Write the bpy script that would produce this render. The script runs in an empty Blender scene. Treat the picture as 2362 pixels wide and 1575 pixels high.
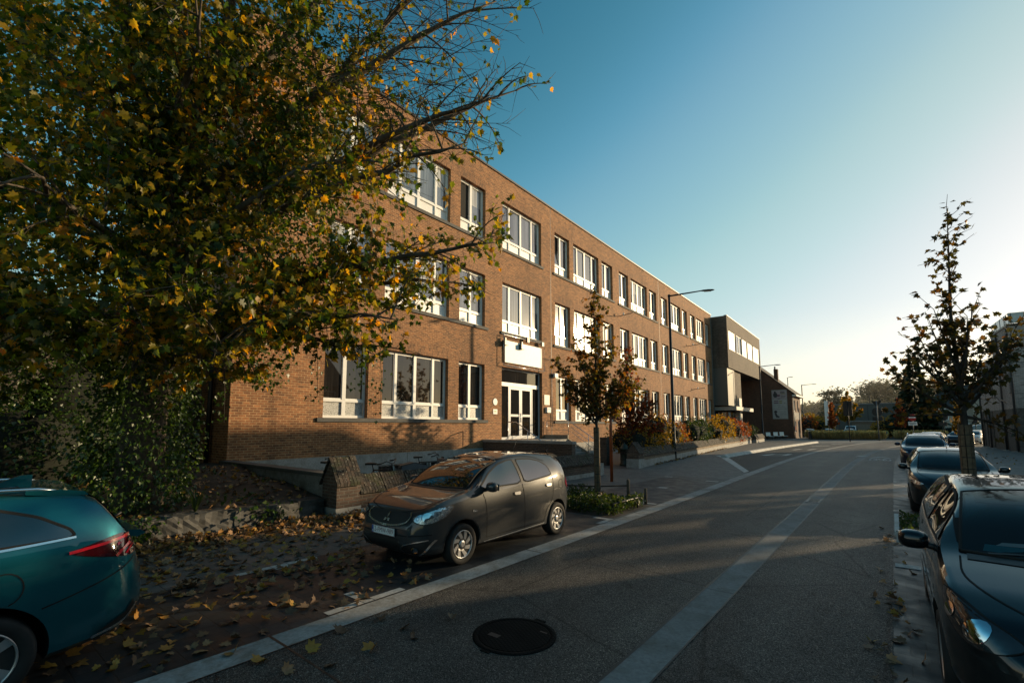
import bpy, bmesh, math, random
import numpy as np
from mathutils import Vector, Matrix
from mathutils.bvhtree import BVHTree
from mathutils.geometry import delaunay_2d_cdt

R = math.radians
sc = bpy.context.scene
COL = sc.collection
rng = random.Random(11)
nrg = np.random.default_rng(5)
PI = math.pi

# ---------------------------------------------------------------- objects
def tag(o, label=None, cat=None, group=None, kind=None):
    if label: o['label'] = label
    if cat: o['category'] = cat
    if group: o['group'] = group
    if kind: o['kind'] = kind
    return o

def empty(name, loc=(0, 0, 0), rz=0.0, label=None, cat=None, group=None):
    o = bpy.data.objects.new(name, None)
    o.empty_display_size = 0.2
    COL.objects.link(o)
    o.location = loc
    o.rotation_euler = (0, 0, rz)
    return tag(o, label, cat, group)

def copy_tree(o, parent=None):
    c = o.copy()
    COL.objects.link(c)
    c.parent = parent
    for ch in list(o.children):
        copy_tree(ch, c)
    return c

class MB:
    """collects geometry for ONE mesh object"""
    def __init__(s):
        s.v = []; s.f = []; s.m = []; s.s = []
    def face(s, idx, mi=0, sm=False):
        s.f.append(idx); s.m.append(mi); s.s.append(sm)
    def poly(s, pts, mi=0, sm=False):
        b = len(s.v); s.v += [tuple(p) for p in pts]
        s.face(list(range(b, b + len(pts))), mi, sm)
    def box(s, x0, x1, y0, y1, z0, z1, mi=0, M=None):
        b = len(s.v)
        c = [(x0,y0,z0),(x1,y0,z0),(x1,y1,z0),(x0,y1,z0),(x0,y0,z1),(x1,y0,z1),(x1,y1,z1),(x0,y1,z1)]
        if M is not None: c = [tuple(M @ Vector(p)) for p in c]
        s.v += c
        for q in ((0,3,2,1),(4,5,6,7),(0,1,5,4),(1,2,6,5),(2,3,7,6),(3,0,4,7)):
            s.face([b+i for i in q], mi)
    def tube(s, pts, rad, n=8, mi=0, caps=True):
        pts = [Vector(p) for p in pts]
        if not hasattr(rad, '__len__'): rad = [rad]*len(pts)
        b0 = len(s.v); prev = None
        for i, p in enumerate(pts):
            if i == 0: t = pts[1]-p
            elif i == len(pts)-1: t = p-pts[i-1]
            else: t = pts[i+1]-pts[i-1]
            if t.length < 1e-9: t = Vector((0,0,1))
            t.normalize()
            if prev is None:
                a = Vector((1,0,0)) if abs(t.x) < .9 else Vector((0,1,0))
                u = t.cross(a).normalized()
            else:
                u = (prev - t*prev.dot(t))
                if u.length < 1e-6:
                    a = Vector((1,0,0)) if abs(t.x) < .9 else Vector((0,1,0)); u = t.cross(a)
                u.normalize()
            prev = u; w = t.cross(u)
            for k in range(n):
                a = 2*PI*k/n
                s.v.append(tuple(p + (u*math.cos(a)+w*math.sin(a))*rad[i]))
        for i in range(len(pts)-1):
            for k in range(n):
                k2 = (k+1) % n
                s.face([b0+i*n+k, b0+i*n+k2, b0+(i+1)*n+k2, b0+(i+1)*n+k], mi, True)
        if caps:
            s.face([b0+k for k in range(n)][::-1], mi)
            e = b0+(len(pts)-1)*n
            s.face([e+k for k in range(n)], mi)
    def lathe(s, prof, n=24, mi=0, M=None, sm=True):
        """profile of (radius, z) around z axis"""
        b = len(s.v)
        for r, z in prof:
            for k in range(n):
                a = 2*PI*k/n
                p = Vector((r*math.cos(a), r*math.sin(a), z))
                if M is not None: p = M @ p
                s.v.append(tuple(p))
        for i in range(len(prof)-1):
            for k in range(n):
                k2 = (k+1) % n
                s.face([b+i*n+k, b+i*n+k2, b+(i+1)*n+k2, b+(i+1)*n+k], mi, sm)
        s.face([b+k for k in range(n)][::-1], mi)
        e = b+(len(prof)-1)*n
        s.face([e+k for k in range(n)], mi)
    def prism(s, poly, h0, h1, f, mi=0):
        """extrude 2D polygon; f(a,b,h)->xyz"""
        b = len(s.v); n = len(poly)
        s.v += [tuple(f(p[0], p[1], h0)) for p in poly] + [tuple(f(p[0], p[1], h1)) for p in poly]
        s.face([b+i for i in range(n)][::-1], mi)
        s.face([b+n+i for i in range(n)], mi)
        for i in range(n):
            j = (i+1) % n
            s.face([b+i, b+j, b+n+j, b+n+i], mi)
    def build(s, name, mats, parent=None, loc=None, rz=0.0, recalc=True):
        me = bpy.data.meshes.new(name)
        me.from_pydata(s.v, [], s.f)
        if not isinstance(mats, (list, tuple)): mats = [mats]
        for m in mats: me.materials.append(m)
        if s.f:
            me.polygons.foreach_set('material_index', s.m)
            me.polygons.foreach_set('use_smooth', s.s)
        me.update()
        if recalc and s.f:
            bm = bmesh.new(); bm.from_mesh(me)
            bmesh.ops.recalc_face_normals(bm, faces=bm.faces)
            bm.to_mesh(me); bm.free()
        o = bpy.data.objects.new(name, me)
        COL.objects.link(o)
        if parent: o.parent = parent
        if loc is not None: o.location = loc
        if rz: o.rotation_euler = (0, 0, rz)
        return o

def np_mesh(name, verts, faces_flat, nper, mats, parent=None, smooth=False):
    """fast mesh from arrays, all faces with nper corners"""
    me = bpy.data.meshes.new(name)
    nf = len(faces_flat)//nper
    me.vertices.add(len(verts)); me.vertices.foreach_set('co', np.asarray(verts, np.float32).ravel())
    me.loops.add(len(faces_flat)); me.loops.foreach_set('vertex_index', np.asarray(faces_flat, np.int32))
    me.polygons.add(nf)
    me.polygons.foreach_set('loop_start', np.arange(0, nf*nper, nper, dtype=np.int32))
    me.polygons.foreach_set('loop_total', np.full(nf, nper, np.int32))
    if not isinstance(mats, (list, tuple)): mats = [mats]
    for m in mats: me.materials.append(m)
    me.update(calc_edges=True)
    me.validate()
    o = bpy.data.objects.new(name, me)
    COL.objects.link(o)
    if parent: o.parent = parent
    return o

# ---------------------------------------------------------------- leaves
def maple_shape():
    # half outline of a five lobed leaf (stem at origin, tip at y=1)
    half = [(0,0.03),(0.14,-0.07),(0.34,-0.02),(0.30,0.13),(0.56,0.28),(0.36,0.40),(0.40,0.64),(0.17,0.56),(0.10,0.80),(0,1.0)]
    return np.array(half)
def oval_shape():
    return np.array([(0,0),(0.22,0.2),(0.3,0.5),(0.18,0.8),(0,1.0)])
def ivy_shape():
    return np.array([(0,0.05),(0.3,-0.08),(0.52,0.28),(0.25,0.5),(0,1.0)])
def blade_shape():
    return np.array([(0,0),(0.035,0.3),(0.06,0.7),(0.075,0.85),(0,1.0)])
SHAPES = {'blade': blade_shape(), 'maple': maple_shape(), 'oval': oval_shape(), 'ivy': ivy_shape()}

def leaf_cloud(name, P, D, size, shape, mat, parent=None, fold=0.25, updir=None):
    """P (n,3) stem points, D (n,3) leaf tip direction, size (n,). Each leaf two folded halves."""
    P = np.asarray(P, float); D = np.asarray(D, float); size = np.asarray(size, float)
    n = len(P)
    D = D/np.maximum(np.linalg.norm(D, axis=1, keepdims=True), 1e-6)
    if updir is None:
        U = nrg.normal(size=(n, 3)); U[:, 2] += 1.0
    else:
        U = np.asarray(updir, float)
    S = np.cross(D, U); S /= np.maximum(np.linalg.norm(S, axis=1, keepdims=True), 1e-6)
    N = np.cross(S, D)
    h = SHAPES[shape]; k = len(h)
    droop = nrg.uniform(-0.25, 0.75, n)
    fo = fold*nrg.uniform(-0.6, 2.6, n)
    verts = np.empty((n, 2*k, 3))
    for j in range(k):
        x, y = h[j]
        zz = fo*x - droop*y*y*0.6
        base = P + D*(y*size)[:, None] + N*(zz*size)[:, None]
        verts[:, j] = base + S*(x*size)[:, None]
        verts[:, k+j] = base - S*(x*size)[:, None]
    idx = np.arange(n)[:, None]*(2*k)
    f1 = idx + np.arange(k)[None, :]
    f2 = idx + k + np.arange(k)[None, ::-1]
    # join halves through the shared mid rib (merge first and last verts)
    f2 = np.where(f2 == idx + k, idx, f2)
    f2 = np.where(f2 == idx + 2*k-1, idx + k-1, f2)
    faces = np.stack([f1, f2], axis=1).reshape(-1)
    return np_mesh(name, verts.reshape(-1, 3), faces, k, mat, parent)

# ---------------------------------------------------------------- materials
def nmat(name):
    m = bpy.data.materials.new(name); m.use_nodes = True
    nt = m.node_tree
    return m, nt, nt.nodes['Principled BSDF']
def lnk(nt, a, b): nt.links.new(a, b)
def ramp(nt, fac, stops, interp='LINEAR'):
    r = nt.nodes.new('ShaderNodeValToRGB'); r.color_ramp.interpolation = interp
    e = r.color_ramp.elements
    while len(e) < len(stops): e.new(0.5)
    for i, (p, c) in enumerate(stops):
        e[i].position = p; e[i].color = (c[0], c[1], c[2], 1) if hasattr(c, '__len__') else (c, c, c, 1)
    if fac is not None: lnk(nt, fac, r.inputs['Fac'])
    return r.outputs['Color']
def coords(nt, scale=(1,1,1), kind='Object', rot=(0,0,0)):
    t = nt.nodes.new('ShaderNodeTexCoord'); mp = nt.nodes.new('ShaderNodeMapping')
    mp.inputs['Scale'].default_value = scale; mp.inputs['Rotation'].default_value = rot
    lnk(nt, t.outputs[kind], mp.inputs['Vector']); return mp.outputs['Vector']
def noise(nt, vec, scale=5, detail=4, rough=0.55, dist=0.0):
    n = nt.nodes.new('ShaderNodeTexNoise')
    n.inputs['Scale'].default_value = scale; n.inputs['Detail'].default_value = detail
    n.inputs['Roughness'].default_value = rough; n.inputs['Distortion'].default_value = dist
    if vec is not None: lnk(nt, vec, n.inputs['Vector'])
    return n.outputs['Fac']
def voro(nt, vec, scale=5, feature='F1', out='Distance'):
    n = nt.nodes.new('ShaderNodeTexVoronoi'); n.feature = feature
    n.inputs['Scale'].default_value = scale
    if vec is not None: lnk(nt, vec, n.inputs['Vector'])
    return n.outputs[out]
def mixc(nt, fac, a, b, mode='MIX'):
    n = nt.nodes.new('ShaderNodeMix'); n.data_type = 'RGBA'; n.blend_type = mode
    for sock, val in ((n.inputs[0], fac), (n.inputs[6], a), (n.inputs[7], b)):
        if hasattr(val, 'is_linked') or hasattr(val, 'links'): lnk(nt, val, sock)
        elif hasattr(val, '__len__'): sock.default_value = (val[0], val[1], val[2], 1)
        else: sock.default_value = val
    return n.outputs[2]
def mth(nt, op, a, b=None):
    n = nt.nodes.new('ShaderNodeMath'); n.operation = op
    for i, v in enumerate((a, b)):
        if v is None: continue
        if hasattr(v, 'links'): lnk(nt, v, n.inputs[i])
        else: n.inputs[i].default_value = v
    return n.outputs[0]
def bump(nt, bs, h, strength=0.3, dist=0.02):
    b = nt.nodes.new('ShaderNodeBump'); b.inputs['Strength'].default_value = strength
    b.inputs['Distance'].default_value = dist
    lnk(nt, h, b.inputs['Height']); lnk(nt, b.outputs['Normal'], bs.inputs['Normal'])

def simple(name, col, rough=0.6, metal=0.0, var=0.15, vscale=6, coat=0.0, ior=1.5):
    m, nt, bs = nmat(name)
    f = noise(nt, coords(nt), vscale, 5)
    a = [max(0, c*(1-var)) for c in col]; b = [min(1, c*(1+var)) for c in col]
    lnk(nt, ramp(nt, f, [(0.3, a), (0.7, b)]), bs.inputs['Base Color'])
    bs.inputs['Roughness'].default_value = rough; bs.inputs['Metallic'].default_value = metal
    bs.inputs['Coat Weight'].default_value = coat; bs.inputs['Coat Roughness'].default_value = 0.06
    bs.inputs['IOR'].default_value = ior
    return m

def brick(name, c1, c2, mortar, bw=0.21, bh=0.063, ms=0.010, bumpd=0.006, along=True, dark=None):
    """bricks on vertical walls whose local axes are x (outward), y (along), z (up)"""
    m, nt, bs = nmat(name)
    t = nt.nodes.new('ShaderNodeTexCoord'); sp = nt.nodes.new('ShaderNodeSeparateXYZ')
    lnk(nt, t.outputs['Object'], sp.inputs[0])
    s = mth(nt, 'ADD', sp.outputs['X'], sp.outputs['Y'])
    cb = nt.nodes.new('ShaderNodeCombineXYZ')
    if along: lnk(nt, s, cb.inputs['X']); lnk(nt, sp.outputs['Z'], cb.inputs['Y'])
    else: lnk(nt, sp.outputs['Z'], cb.inputs['X']); lnk(nt, s, cb.inputs['Y'])
    b = nt.nodes.new('ShaderNodeTexBrick')
    b.inputs['Scale'].default_value = 1.0
    b.inputs['Brick Width'].default_value = bw; b.inputs['Row Height'].default_value = bh
    b.inputs['Mortar Size'].default_value = ms; b.inputs['Mortar Smooth'].default_value = 0.3
    b.inputs['Bias'].default_value = 0.0
    b.inputs['Color1'].default_value = (*c1, 1); b.inputs['Color2'].default_value = (*c2, 1)
    b.inputs['Mortar'].default_value = (*mortar, 1)
    lnk(nt, cb.outputs[0], b.inputs['Vector'])
    big = noise(nt, t.outputs['Object'], 0.35, 5, 0.6)
    fine = noise(nt, t.outputs['Object'], 9, 4)
    c = mixc(nt, 1.0, b.outputs['Color'], ramp(nt, big, [(0.3, (0.72,0.70,0.70)), (0.7, (1.12,1.1,1.08))]), 'MULTIPLY')
    c = mixc(nt, 0.6, c, ramp(nt, fine, [(0.25, (0.6,0.6,0.6)), (0.75, (1.25,1.25,1.25))]), 'MULTIPLY')
    st = noise(nt, coords(nt, (2.2, 2.2, 13.0)), 1.0, 3, 0.7)
    c = mixc(nt, 1.0, c, ramp(nt, st, [(0.28, (0.60,0.58,0.55)), (0.5, (1.0,1.0,1.0)), (0.72, (1.35,1.32,1.25))]), 'MULTIPLY')
    drip = noise(nt, coords(nt, (1.6, 1.6, 0.16)), 1.0, 5, 0.65)
    c = mixc(nt, 0.8, c, ramp(nt, drip, [(0.30, (0.66,0.64,0.62)), (0.46, (1.0,1.0,1.0))]), 'MULTIPLY')
    if dark is not None:   # grime rising from the ground
        g = mth(nt, 'ADD', sp.outputs['Z'], mth(nt, 'MULTIPLY', noise(nt, t.outputs['Object'], 1.2, 4), 1.2))
        c = mixc(nt, 1.0, c, ramp(nt, mth(nt, 'DIVIDE', g, dark), [(0.2, (0.6,0.58,0.56)), (1.0, (1,1,1))]), 'MULTIPLY')
    lnk(nt, c, bs.inputs['Base Color'])
    bs.inputs['Roughness'].default_value = 0.85
    h = mth(nt, 'SUBTRACT', mth(nt, 'MULTIPLY', fine, 0.5), b.outputs['Fac'])
    bump(nt, bs, h, 0.6, bumpd)
    return m

def paver(name, c1, c2, mortar, bw, bh, ms=0.006, rot=0.0, stain=0.5, rough=0.75):
    m, nt, bs = nmat(name)
    v = coords(nt, rot=(0, 0, rot))
    b = nt.nodes.new('ShaderNodeTexBrick')
    b.inputs['Scale'].default_value = 1.0
    b.inputs['Brick Width'].default_value = bw; b.inputs['Row Height'].default_value = bh
    b.inputs['Mortar Size'].default_value = ms; b.inputs['Mortar Smooth'].default_value = 0.2
    b.inputs['Color1'].default_value = (*c1, 1); b.inputs['Color2'].default_value = (*c2, 1)
    b.inputs['Mortar'].default_value = (*mortar, 1)
    lnk(nt, v, b.inputs['Vector'])
    o = coords(nt)
    big = noise(nt, o, 0.9, 5, 0.6)
    fine = noise(nt, o, 60, 3, 0.6)
    c = mixc(nt, stain, b.outputs['Color'], ramp(nt, big, [(0.3, (0.5,0.5,0.5)), (0.7, (1.25,1.22,1.2))]), 'MULTIPLY')
    c = mixc(nt, 0.7, c, ramp(nt, fine, [(0.3, (0.6,0.6,0.6)), (0.7, (1.35,1.35,1.35))]), 'MULTIPLY')
    lnk(nt, c, bs.inputs['Base Color'])
    lnk(nt, ramp(nt, noise(nt, o, 3, 4), [(0.3, rough-0.2), (0.7, rough+0.1)]), bs.inputs['Roughness'])
    bump(nt, bs, mth(nt, 'SUBTRACT', mth(nt, 'MULTIPLY', fine, 0.4), b.outputs['Fac']), 0.5, 0.006)
    return m

def aggregate(name, lo, hi, scale=95, rough=0.6, lanes=True):
    m, nt, bs = nmat(name)
    o = coords(nt)
    v = voro(nt, o, scale, out='Color')
    sp = nt.nodes.new('ShaderNodeSeparateColor'); lnk(nt, v, sp.inputs[0])
    g = ramp(nt, sp.outputs[0], [(0.0, lo), (0.55, [ (a+b)*0.42 for a, b in zip(lo, hi)]), (0.93, hi), (1.0, [min(1, x*2.2) for x in hi])])
    big = noise(nt, o, 0.55, 6, 0.62, 0.4)
    mid = noise(nt, coords(nt, (1.0, 0.12, 1.0)), 1.7, 4, 0.5)
    c = mixc(nt, 1.0, g, ramp(nt, big, [(0.28, (0.55,0.55,0.56)), (0.5, (0.95,0.94,0.93)), (0.72, (1.35,1.32,1.28))]), 'MULTIPLY')
    c = mixc(nt, 0.5, c, ramp(nt, mid, [(0.3, (0.65,0.65,0.66)), (0.7, (1.3,1.28,1.26))]), 'MULTIPLY')
    if lanes:
        track = noise(nt, coords(nt, (1.0, 0.02, 1.0)), 1.15, 2, 0.4)
        c = mixc(nt, 1.0, c, ramp(nt, track, [(0.35, (0.72,0.72,0.73)), (0.55, (1.0,1.0,1.0)), (0.70, (1.32,1.29,1.25))]), 'MULTIPLY')
        oil = noise(nt, coords(nt, (1.0, 0.7, 1.0)), 3.1, 3, 0.55, 0.6)
        c = mixc(nt, 1.0, c, ramp(nt, oil, [(0.26, (0.42,0.40,0.38)), (0.36, (1,1,1))]), 'MULTIPLY')
        wob = nt.nodes.new('ShaderNodeMix'); wob.data_type = 'VECTOR'; wob.inputs[0].default_value = 0.06
        nz = nt.nodes.new('ShaderNodeTexNoise'); nz.inputs['Scale'].default_value = 2.5; nz.inputs['Detail'].default_value = 5; lnk(nt, o, nz.inputs['Vector'])
        lnk(nt, o, wob.inputs[4]); lnk(nt, nz.outputs['Color'], wob.inputs[5])
        cr = voro(nt, wob.outputs[1], 0.42, 'DISTANCE_TO_EDGE')
        c = mixc(nt, 1.0, c, ramp(nt, cr, [(0.0, (0.35,0.34,0.33)), (0.0035, (0.5,0.5,0.5)), (0.006, (1,1,1))]), 'MULTIPLY')
    lnk(nt, c, bs.inputs['Base Color'])
    bs.inputs['Specular IOR Level'].default_value = 0.28
    lnk(nt, ramp(nt, sp.outputs[1], [(0.0, rough-0.25), (0.5, rough+0.1), (1.0, rough+0.3)]), bs.inputs['Roughness'])
    bump(nt, bs, voro(nt, o, scale), 0.7, 0.008)
    return m

def concrete(name, col, stains=0.6, scale=1.0, stain_col=(0.55, 0.48, 0.38)):
    m, nt, bs = nmat(name)
    o = coords(nt)
    f = noise(nt, o, 26*scale, 6, 0.65); b = noise(nt, o, 1.6*scale, 6, 0.62, 0.5); d = noise(nt, o, 5*scale, 5, 0.7)
    c = ramp(nt, f, [(0.25, [x*0.7 for x in col]), (0.75, [min(1, x*1.25) for x in col])])
    c = mixc(nt, stains, c, ramp(nt, b, [(0.3, [x*0.75 for x in stain_col]), (0.58, (1.05,1.05,1.05)), (0.8, (1.2,1.2,1.2))]), 'MULTIPLY')
    c = mixc(nt, stains*0.8, c, ramp(nt, d, [(0.36, stain_col), (0.5, (1,1,1))]), 'MULTIPLY')
    lnk(nt, c, bs.inputs['Base Color']); bs.inputs['Roughness'].default_value = 0.8
    bump(nt, bs, f, 0.4, 0.004)
    return m

def leafmat(name, stops, trans=0.45, rough=0.45, patch=0.5, spec=0.4):
    """foliage: colour by leaf island and by position, light passes through"""
    m = bpy.data.materials.new(name); m.use_nodes = True
    nt = m.node_tree; bs = nt.nodes['Principled BSDF']; out = nt.nodes['Material Output']
    g = nt.nodes.new('ShaderNodeNewGeometry')
    o = coords(nt)
    pos = noise(nt, o, 1.25, 4, 0.65)
    fac = mth(nt, 'ADD', mth(nt, 'MULTIPLY', g.outputs['Random Per Island'], 1-patch), mth(nt, 'MULTIPLY', mth(nt, 'SUBTRACT', mth(nt, 'MULTIPLY', pos, 2.2), 0.6), patch))
    c = ramp(nt, fac, stops)
    vein = noise(nt, o, 30, 3)
    c = mixc(nt, 0.6, c, ramp(nt, vein, [(0.3, (0.6,0.6,0.55)), (0.7, (1.3,1.3,1.25))]), 'MULTIPLY')
    lnk(nt, c, bs.inputs['Base Color']); bs.inputs['Roughness'].default_value = rough
    bs.inputs['Specular IOR Level'].default_value = spec
    tr = nt.nodes.new('ShaderNodeBsdfTranslucent')
    lnk(nt, mixc(nt, 1.0, c, (2.1, 1.9, 1.0), 'MULTIPLY'), tr.inputs['Color'])
    mx = nt.nodes.new('ShaderNodeMixShader'); mx.inputs[0].default_value = trans
    lnk(nt, bs.outputs[0], mx.inputs[1]); lnk(nt, tr.outputs[0], mx.inputs[2]); lnk(nt, mx.outputs[0], out.inputs['Surface'])
    return m

def curtain_glass(name, base, rough, ior):
    """pane with pale net curtains close behind it"""
    m, nt, bs = nmat(name)
    c = ramp(nt, noise(nt, coords(nt, (1.0, 7.0, 0.12)), 2.6, 4, 0.6), [(0.30, [x*0.45 for x in base]), (0.5, base), (0.72, [x*1.7 for x in base])])
    big = noise(nt, coords(nt, (0.2, 0.75, 0.25)), 1.0, 2)
    c = mixc(nt, 1.0, c, ramp(nt, big, [(0.38, (0.35,0.36,0.38)), (0.55, (1,1,1))]), 'MULTIPLY')
    lnk(nt, c, bs.inputs['Base Color']); bs.inputs['Roughness'].default_value = rough; bs.inputs['IOR'].default_value = ior
    return m

def glass(name, base=(0.012,0.014,0.016), rough=0.012, ior=1.75, streak=True):
    """window pane over a dark room: strong mirror at grazing angles, dim interior behind"""
    m, nt, bs = nmat(name)
    o = coords(nt)
    c = ramp(nt, noise(nt, coords(nt, (1.0, 6.0, 0.25)), 2.2, 4, 0.6), [(0.35, [x*0.6 for x in base]), (0.6, base), (0.75, [x*2.2 for x in base])]) if streak else None
    if c is not None: lnk(nt, c, bs.inputs['Base Color'])
    else: bs.inputs['Base Color'].default_value = (*base, 1)
    bs.inputs['Roughness'].default_value = rough; bs.inputs['IOR'].default_value = ior
    b = nt.nodes.new('ShaderNodeBump'); b.inputs['Strength'].default_value = 0.02; b.inputs['Distance'].default_value = 0.02
    lnk(nt, noise(nt, o, 0.9, 2), b.inputs['Height']); lnk(nt, b.outputs[0], bs.inputs['Normal'])
    return m

def carpaint(name, col, metal=0.55, rough=0.38, dust=0.25):
    m, nt, bs = nmat(name)
    o = coords(nt)
    sp = nt.nodes.new('ShaderNodeSeparateXYZ'); lnk(nt, o, sp.inputs[0])
    d = mth(nt, 'ADD', mth(nt, 'MULTIPLY', noise(nt, o, 3, 5, 0.65), 0.9), mth(nt, 'MULTIPLY', sp.outputs['Z'], -0.55))
    dustf = ramp(nt, d, [(-0.0, 0.0), (0.42, 1.0)])
    f = mth(nt, 'MULTIPLY', dustf, dust)
    c = mixc(nt, f, col, (0.10, 0.095, 0.085))
    fl = noise(nt, o, 420, 1)
    c = mixc(nt, 0.25, c, ramp(nt, fl, [(0.35, (0.6,0.6,0.6)), (0.7, (1.5,1.5,1.5))]), 'MULTIPLY')
    lnk(nt, c, bs.inputs['Base Color'])
    bs.inputs['Metallic'].default_value = metal; bs.inputs['Roughness'].default_value = rough
    bs.inputs['Coat Weight'].default_value = 1.0; bs.inputs['Specular IOR Level'].default_value = 0.08
    lnk(nt, mth(nt, 'ADD', mth(nt, 'MULTIPLY', dustf, dust*0.35), 0.03), bs.inputs['Coat Roughness'])
    return m
# ---------------------------------------------------------------- shared materials
M = {}
M['asphalt'] = aggregate('road_aggregate', (0.0075,0.007,0.0068), (0.135,0.122,0.108), 125, 0.6)
M['asphalt2'] = aggregate('lay_by_asphalt', (0.012,0.012,0.012), (0.065,0.063,0.06), 130, 0.65)
M['strip'] = concrete('strip_concrete', (0.31,0.31,0.30), 0.7, 1.0, (0.5,0.42,0.32))
M['strip2'] = concrete('brushed_concrete', (0.20,0.196,0.188), 0.55, 1.0, (0.55,0.48,0.38))
M['kerb'] = concrete('kerb_concrete', (0.50,0.50,0.48), 0.4)
M['paver_light'] = paver('light_pavers', (0.12,0.115,0.108), (0.09,0.087,0.082), (0.03,0.028,0.026), 0.44, 0.22, 0.006, 0.0)
M['paver_small'] = paver('small_pavers', (0.155,0.148,0.138), (0.115,0.11,0.105), (0.05,0.048,0.045), 0.21, 0.105, 0.006, R(45))
M['paver_dark'] = paver('dark_pavers', (0.024,0.029,0.034), (0.013,0.016,0.019), (0.009,0.009,0.009), 0.22, 0.22, 0.006, 0.0, 0.6, 0.62)
M['white_paver'] = concrete('white_paver', (0.42,0.41,0.39), 0.5)
M['marking'] = concrete('road_paint', (0.55,0.55,0.53), 0.5)
M['soil'] = concrete('soil', (0.045,0.036,0.027), 0.9, 1.0, (0.35,0.32,0.28))
M['brick'] = brick('school_brick', (0.355,0.152,0.060), (0.165,0.070,0.032), (0.40,0.265,0.138), 0.22, 0.080, 0.012, 0.012)
M['brick_solid'] = brick('soldier_brick', (0.32,0.135,0.055), (0.135,0.058,0.028), (0.37,0.24,0.125), 0.22, 0.080, 0.012, 0.012, along=False)
M['brick_dark'] = brick('dark_brick', (0.14,0.112,0.088), (0.075,0.06,0.05), (0.12,0.10,0.08), 0.22, 0.06, 0.008, 0.006)
M['brick_old'] = brick('old_wall_brick', (0.13,0.078,0.055), (0.075,0.05,0.038), (0.14,0.125,0.105), 0.22, 0.072, 0.013, 0.01, dark=1.2)
M['brick_gable'] = brick('gable_brick', (0.17,0.075,0.045), (0.11,0.05,0.033), (0.14,0.10,0.075), 0.22, 0.07, 0.010, 0.006)
M['brick_pale'] = brick('pale_brick', (0.50,0.45,0.42), (0.36,0.32,0.30), (0.24,0.22,0.21), 0.24, 0.07, 0.012, 0.006)
M['brick_grey'] = brick('grey_brick', (0.12,0.10,0.085), (0.07,0.06,0.052), (0.16,0.145,0.13), 0.24, 0.07, 0.012, 0.006)
M['white_frame'] = simple('white_window_frame', (0.74,0.74,0.72), 0.4, var=0.05)
M['bluestone'] = concrete('bluestone_sill', (0.085,0.085,0.083), 0.5)
M['plinth'] = concrete('plinth_concrete', (0.34,0.335,0.32), 0.5)
M['render'] = concrete('grey_render', (0.22,0.215,0.205), 0.8)
def lichen_tiles():
    m, nt, bs = nmat('mossy_tiles'); o = coords(nt); g = nt.nodes.new('ShaderNodeNewGeometry')
    c = ramp(nt, g.outputs['Random Per Island'], [(0.0, (0.018,0.016,0.014)), (0.5, (0.045,0.036,0.029)), (0.8, (0.07,0.046,0.034)), (1.0, (0.085,0.078,0.066))])
    c = mixc(nt, 1.0, c, ramp(nt, noise(nt, o, 14, 5), [(0.3, (0.5,0.5,0.5)), (0.7, (1.4,1.4,1.35))]), 'MULTIPLY')
    c = mixc(nt, ramp(nt, noise(nt, o, 3.2, 4), [(0.52, 0.0), (0.66, 0.75)]), c, (0.030,0.038,0.012))
    c = mixc(nt, ramp(nt, noise(nt, o, 21, 3, 0.6), [(0.60, 0.0), (0.68, 0.8)]), c, (0.22,0.21,0.18))
    lnk(nt, c, bs.inputs['Base Color']); bs.inputs['Roughness'].default_value = 0.9; bump(nt, bs, noise(nt, o, 30, 4), 0.5, 0.006)
    return m
M['coping'] = lichen_tiles()
M['zinc'] = simple('dark_zinc', (0.045,0.046,0.048), 0.5, 0.3)
M['pipe'] = simple('grey_pipe', (0.16,0.165,0.17), 0.5, 0.4)
M['metal_dark'] = simple('dark_painted_metal', (0.012,0.013,0.014), 0.42, 0.2)
M['metal'] = simple('galvanised_steel', (0.42,0.42,0.41), 0.4, 0.85)
M['steel'] = simple('stainless_steel', (0.55,0.55,0.55), 0.25, 0.95)
M['glass_up'] = curtain_glass('upper_window_glass', (0.105,0.12,0.14), 0.06, 2.2)
M['glass_dn'] = glass('lower_window_glass', (0.020,0.018,0.016), 0.018, 1.6)
M['room_shade'] = simple('room_shade', (0.008,0.008,0.008), 0.9)  # flat sheet behind open sashes, the room's shade is in its colour
M['white_board'] = simple('white_board', (0.80,0.80,0.77), 0.5, var=0.04)
M['black'] = simple('black_plastic', (0.011,0.011,0.011), 0.5)
M['rubber'] = simple('tyre_rubber', (0.014,0.014,0.014), 0.82, var=0.4)
M['wood'] = simple('stake_wood', (0.13,0.09,0.055), 0.85, var=0.35, vscale=18)
M['bark'] = simple('tree_bark', (0.085,0.068,0.05), 0.9, var=0.45, vscale=14)
M['bark_pale'] = simple('pale_bark', (0.13,0.105,0.075), 0.9, var=0.4, vscale=10)
M['bark_dark'] = simple('young_bark', (0.045,0.035,0.028), 0.9, var=0.35, vscale=16)
M['orange'] = simple('orange_painted_post', (0.36,0.075,0.016), 0.5, var=0.2)
M['orange_back'] = simple('sign_back', (0.23,0.075,0.03), 0.55, var=0.2)
M['blue_paint'] = simple('blue_sign_rim', (0.01,0.05,0.28), 0.4)
M['red_paint'] = simple('red_sign_face', (0.42,0.012,0.014), 0.45)
M['green_paint'] = simple('green_painted_iron', (0.018,0.03,0.022), 0.5, var=0.3)
M['yellow_paint'] = simple('yellow_plastic', (0.55,0.42,0.02), 0.5)
M['roof_tile'] = simple('dark_roof_tiles', (0.055,0.045,0.04), 0.8, var=0.3, vscale=3)
M['render_house'] = simple('pale_house_render', (0.40,0.36,0.30), 0.85, var=0.1)

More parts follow.
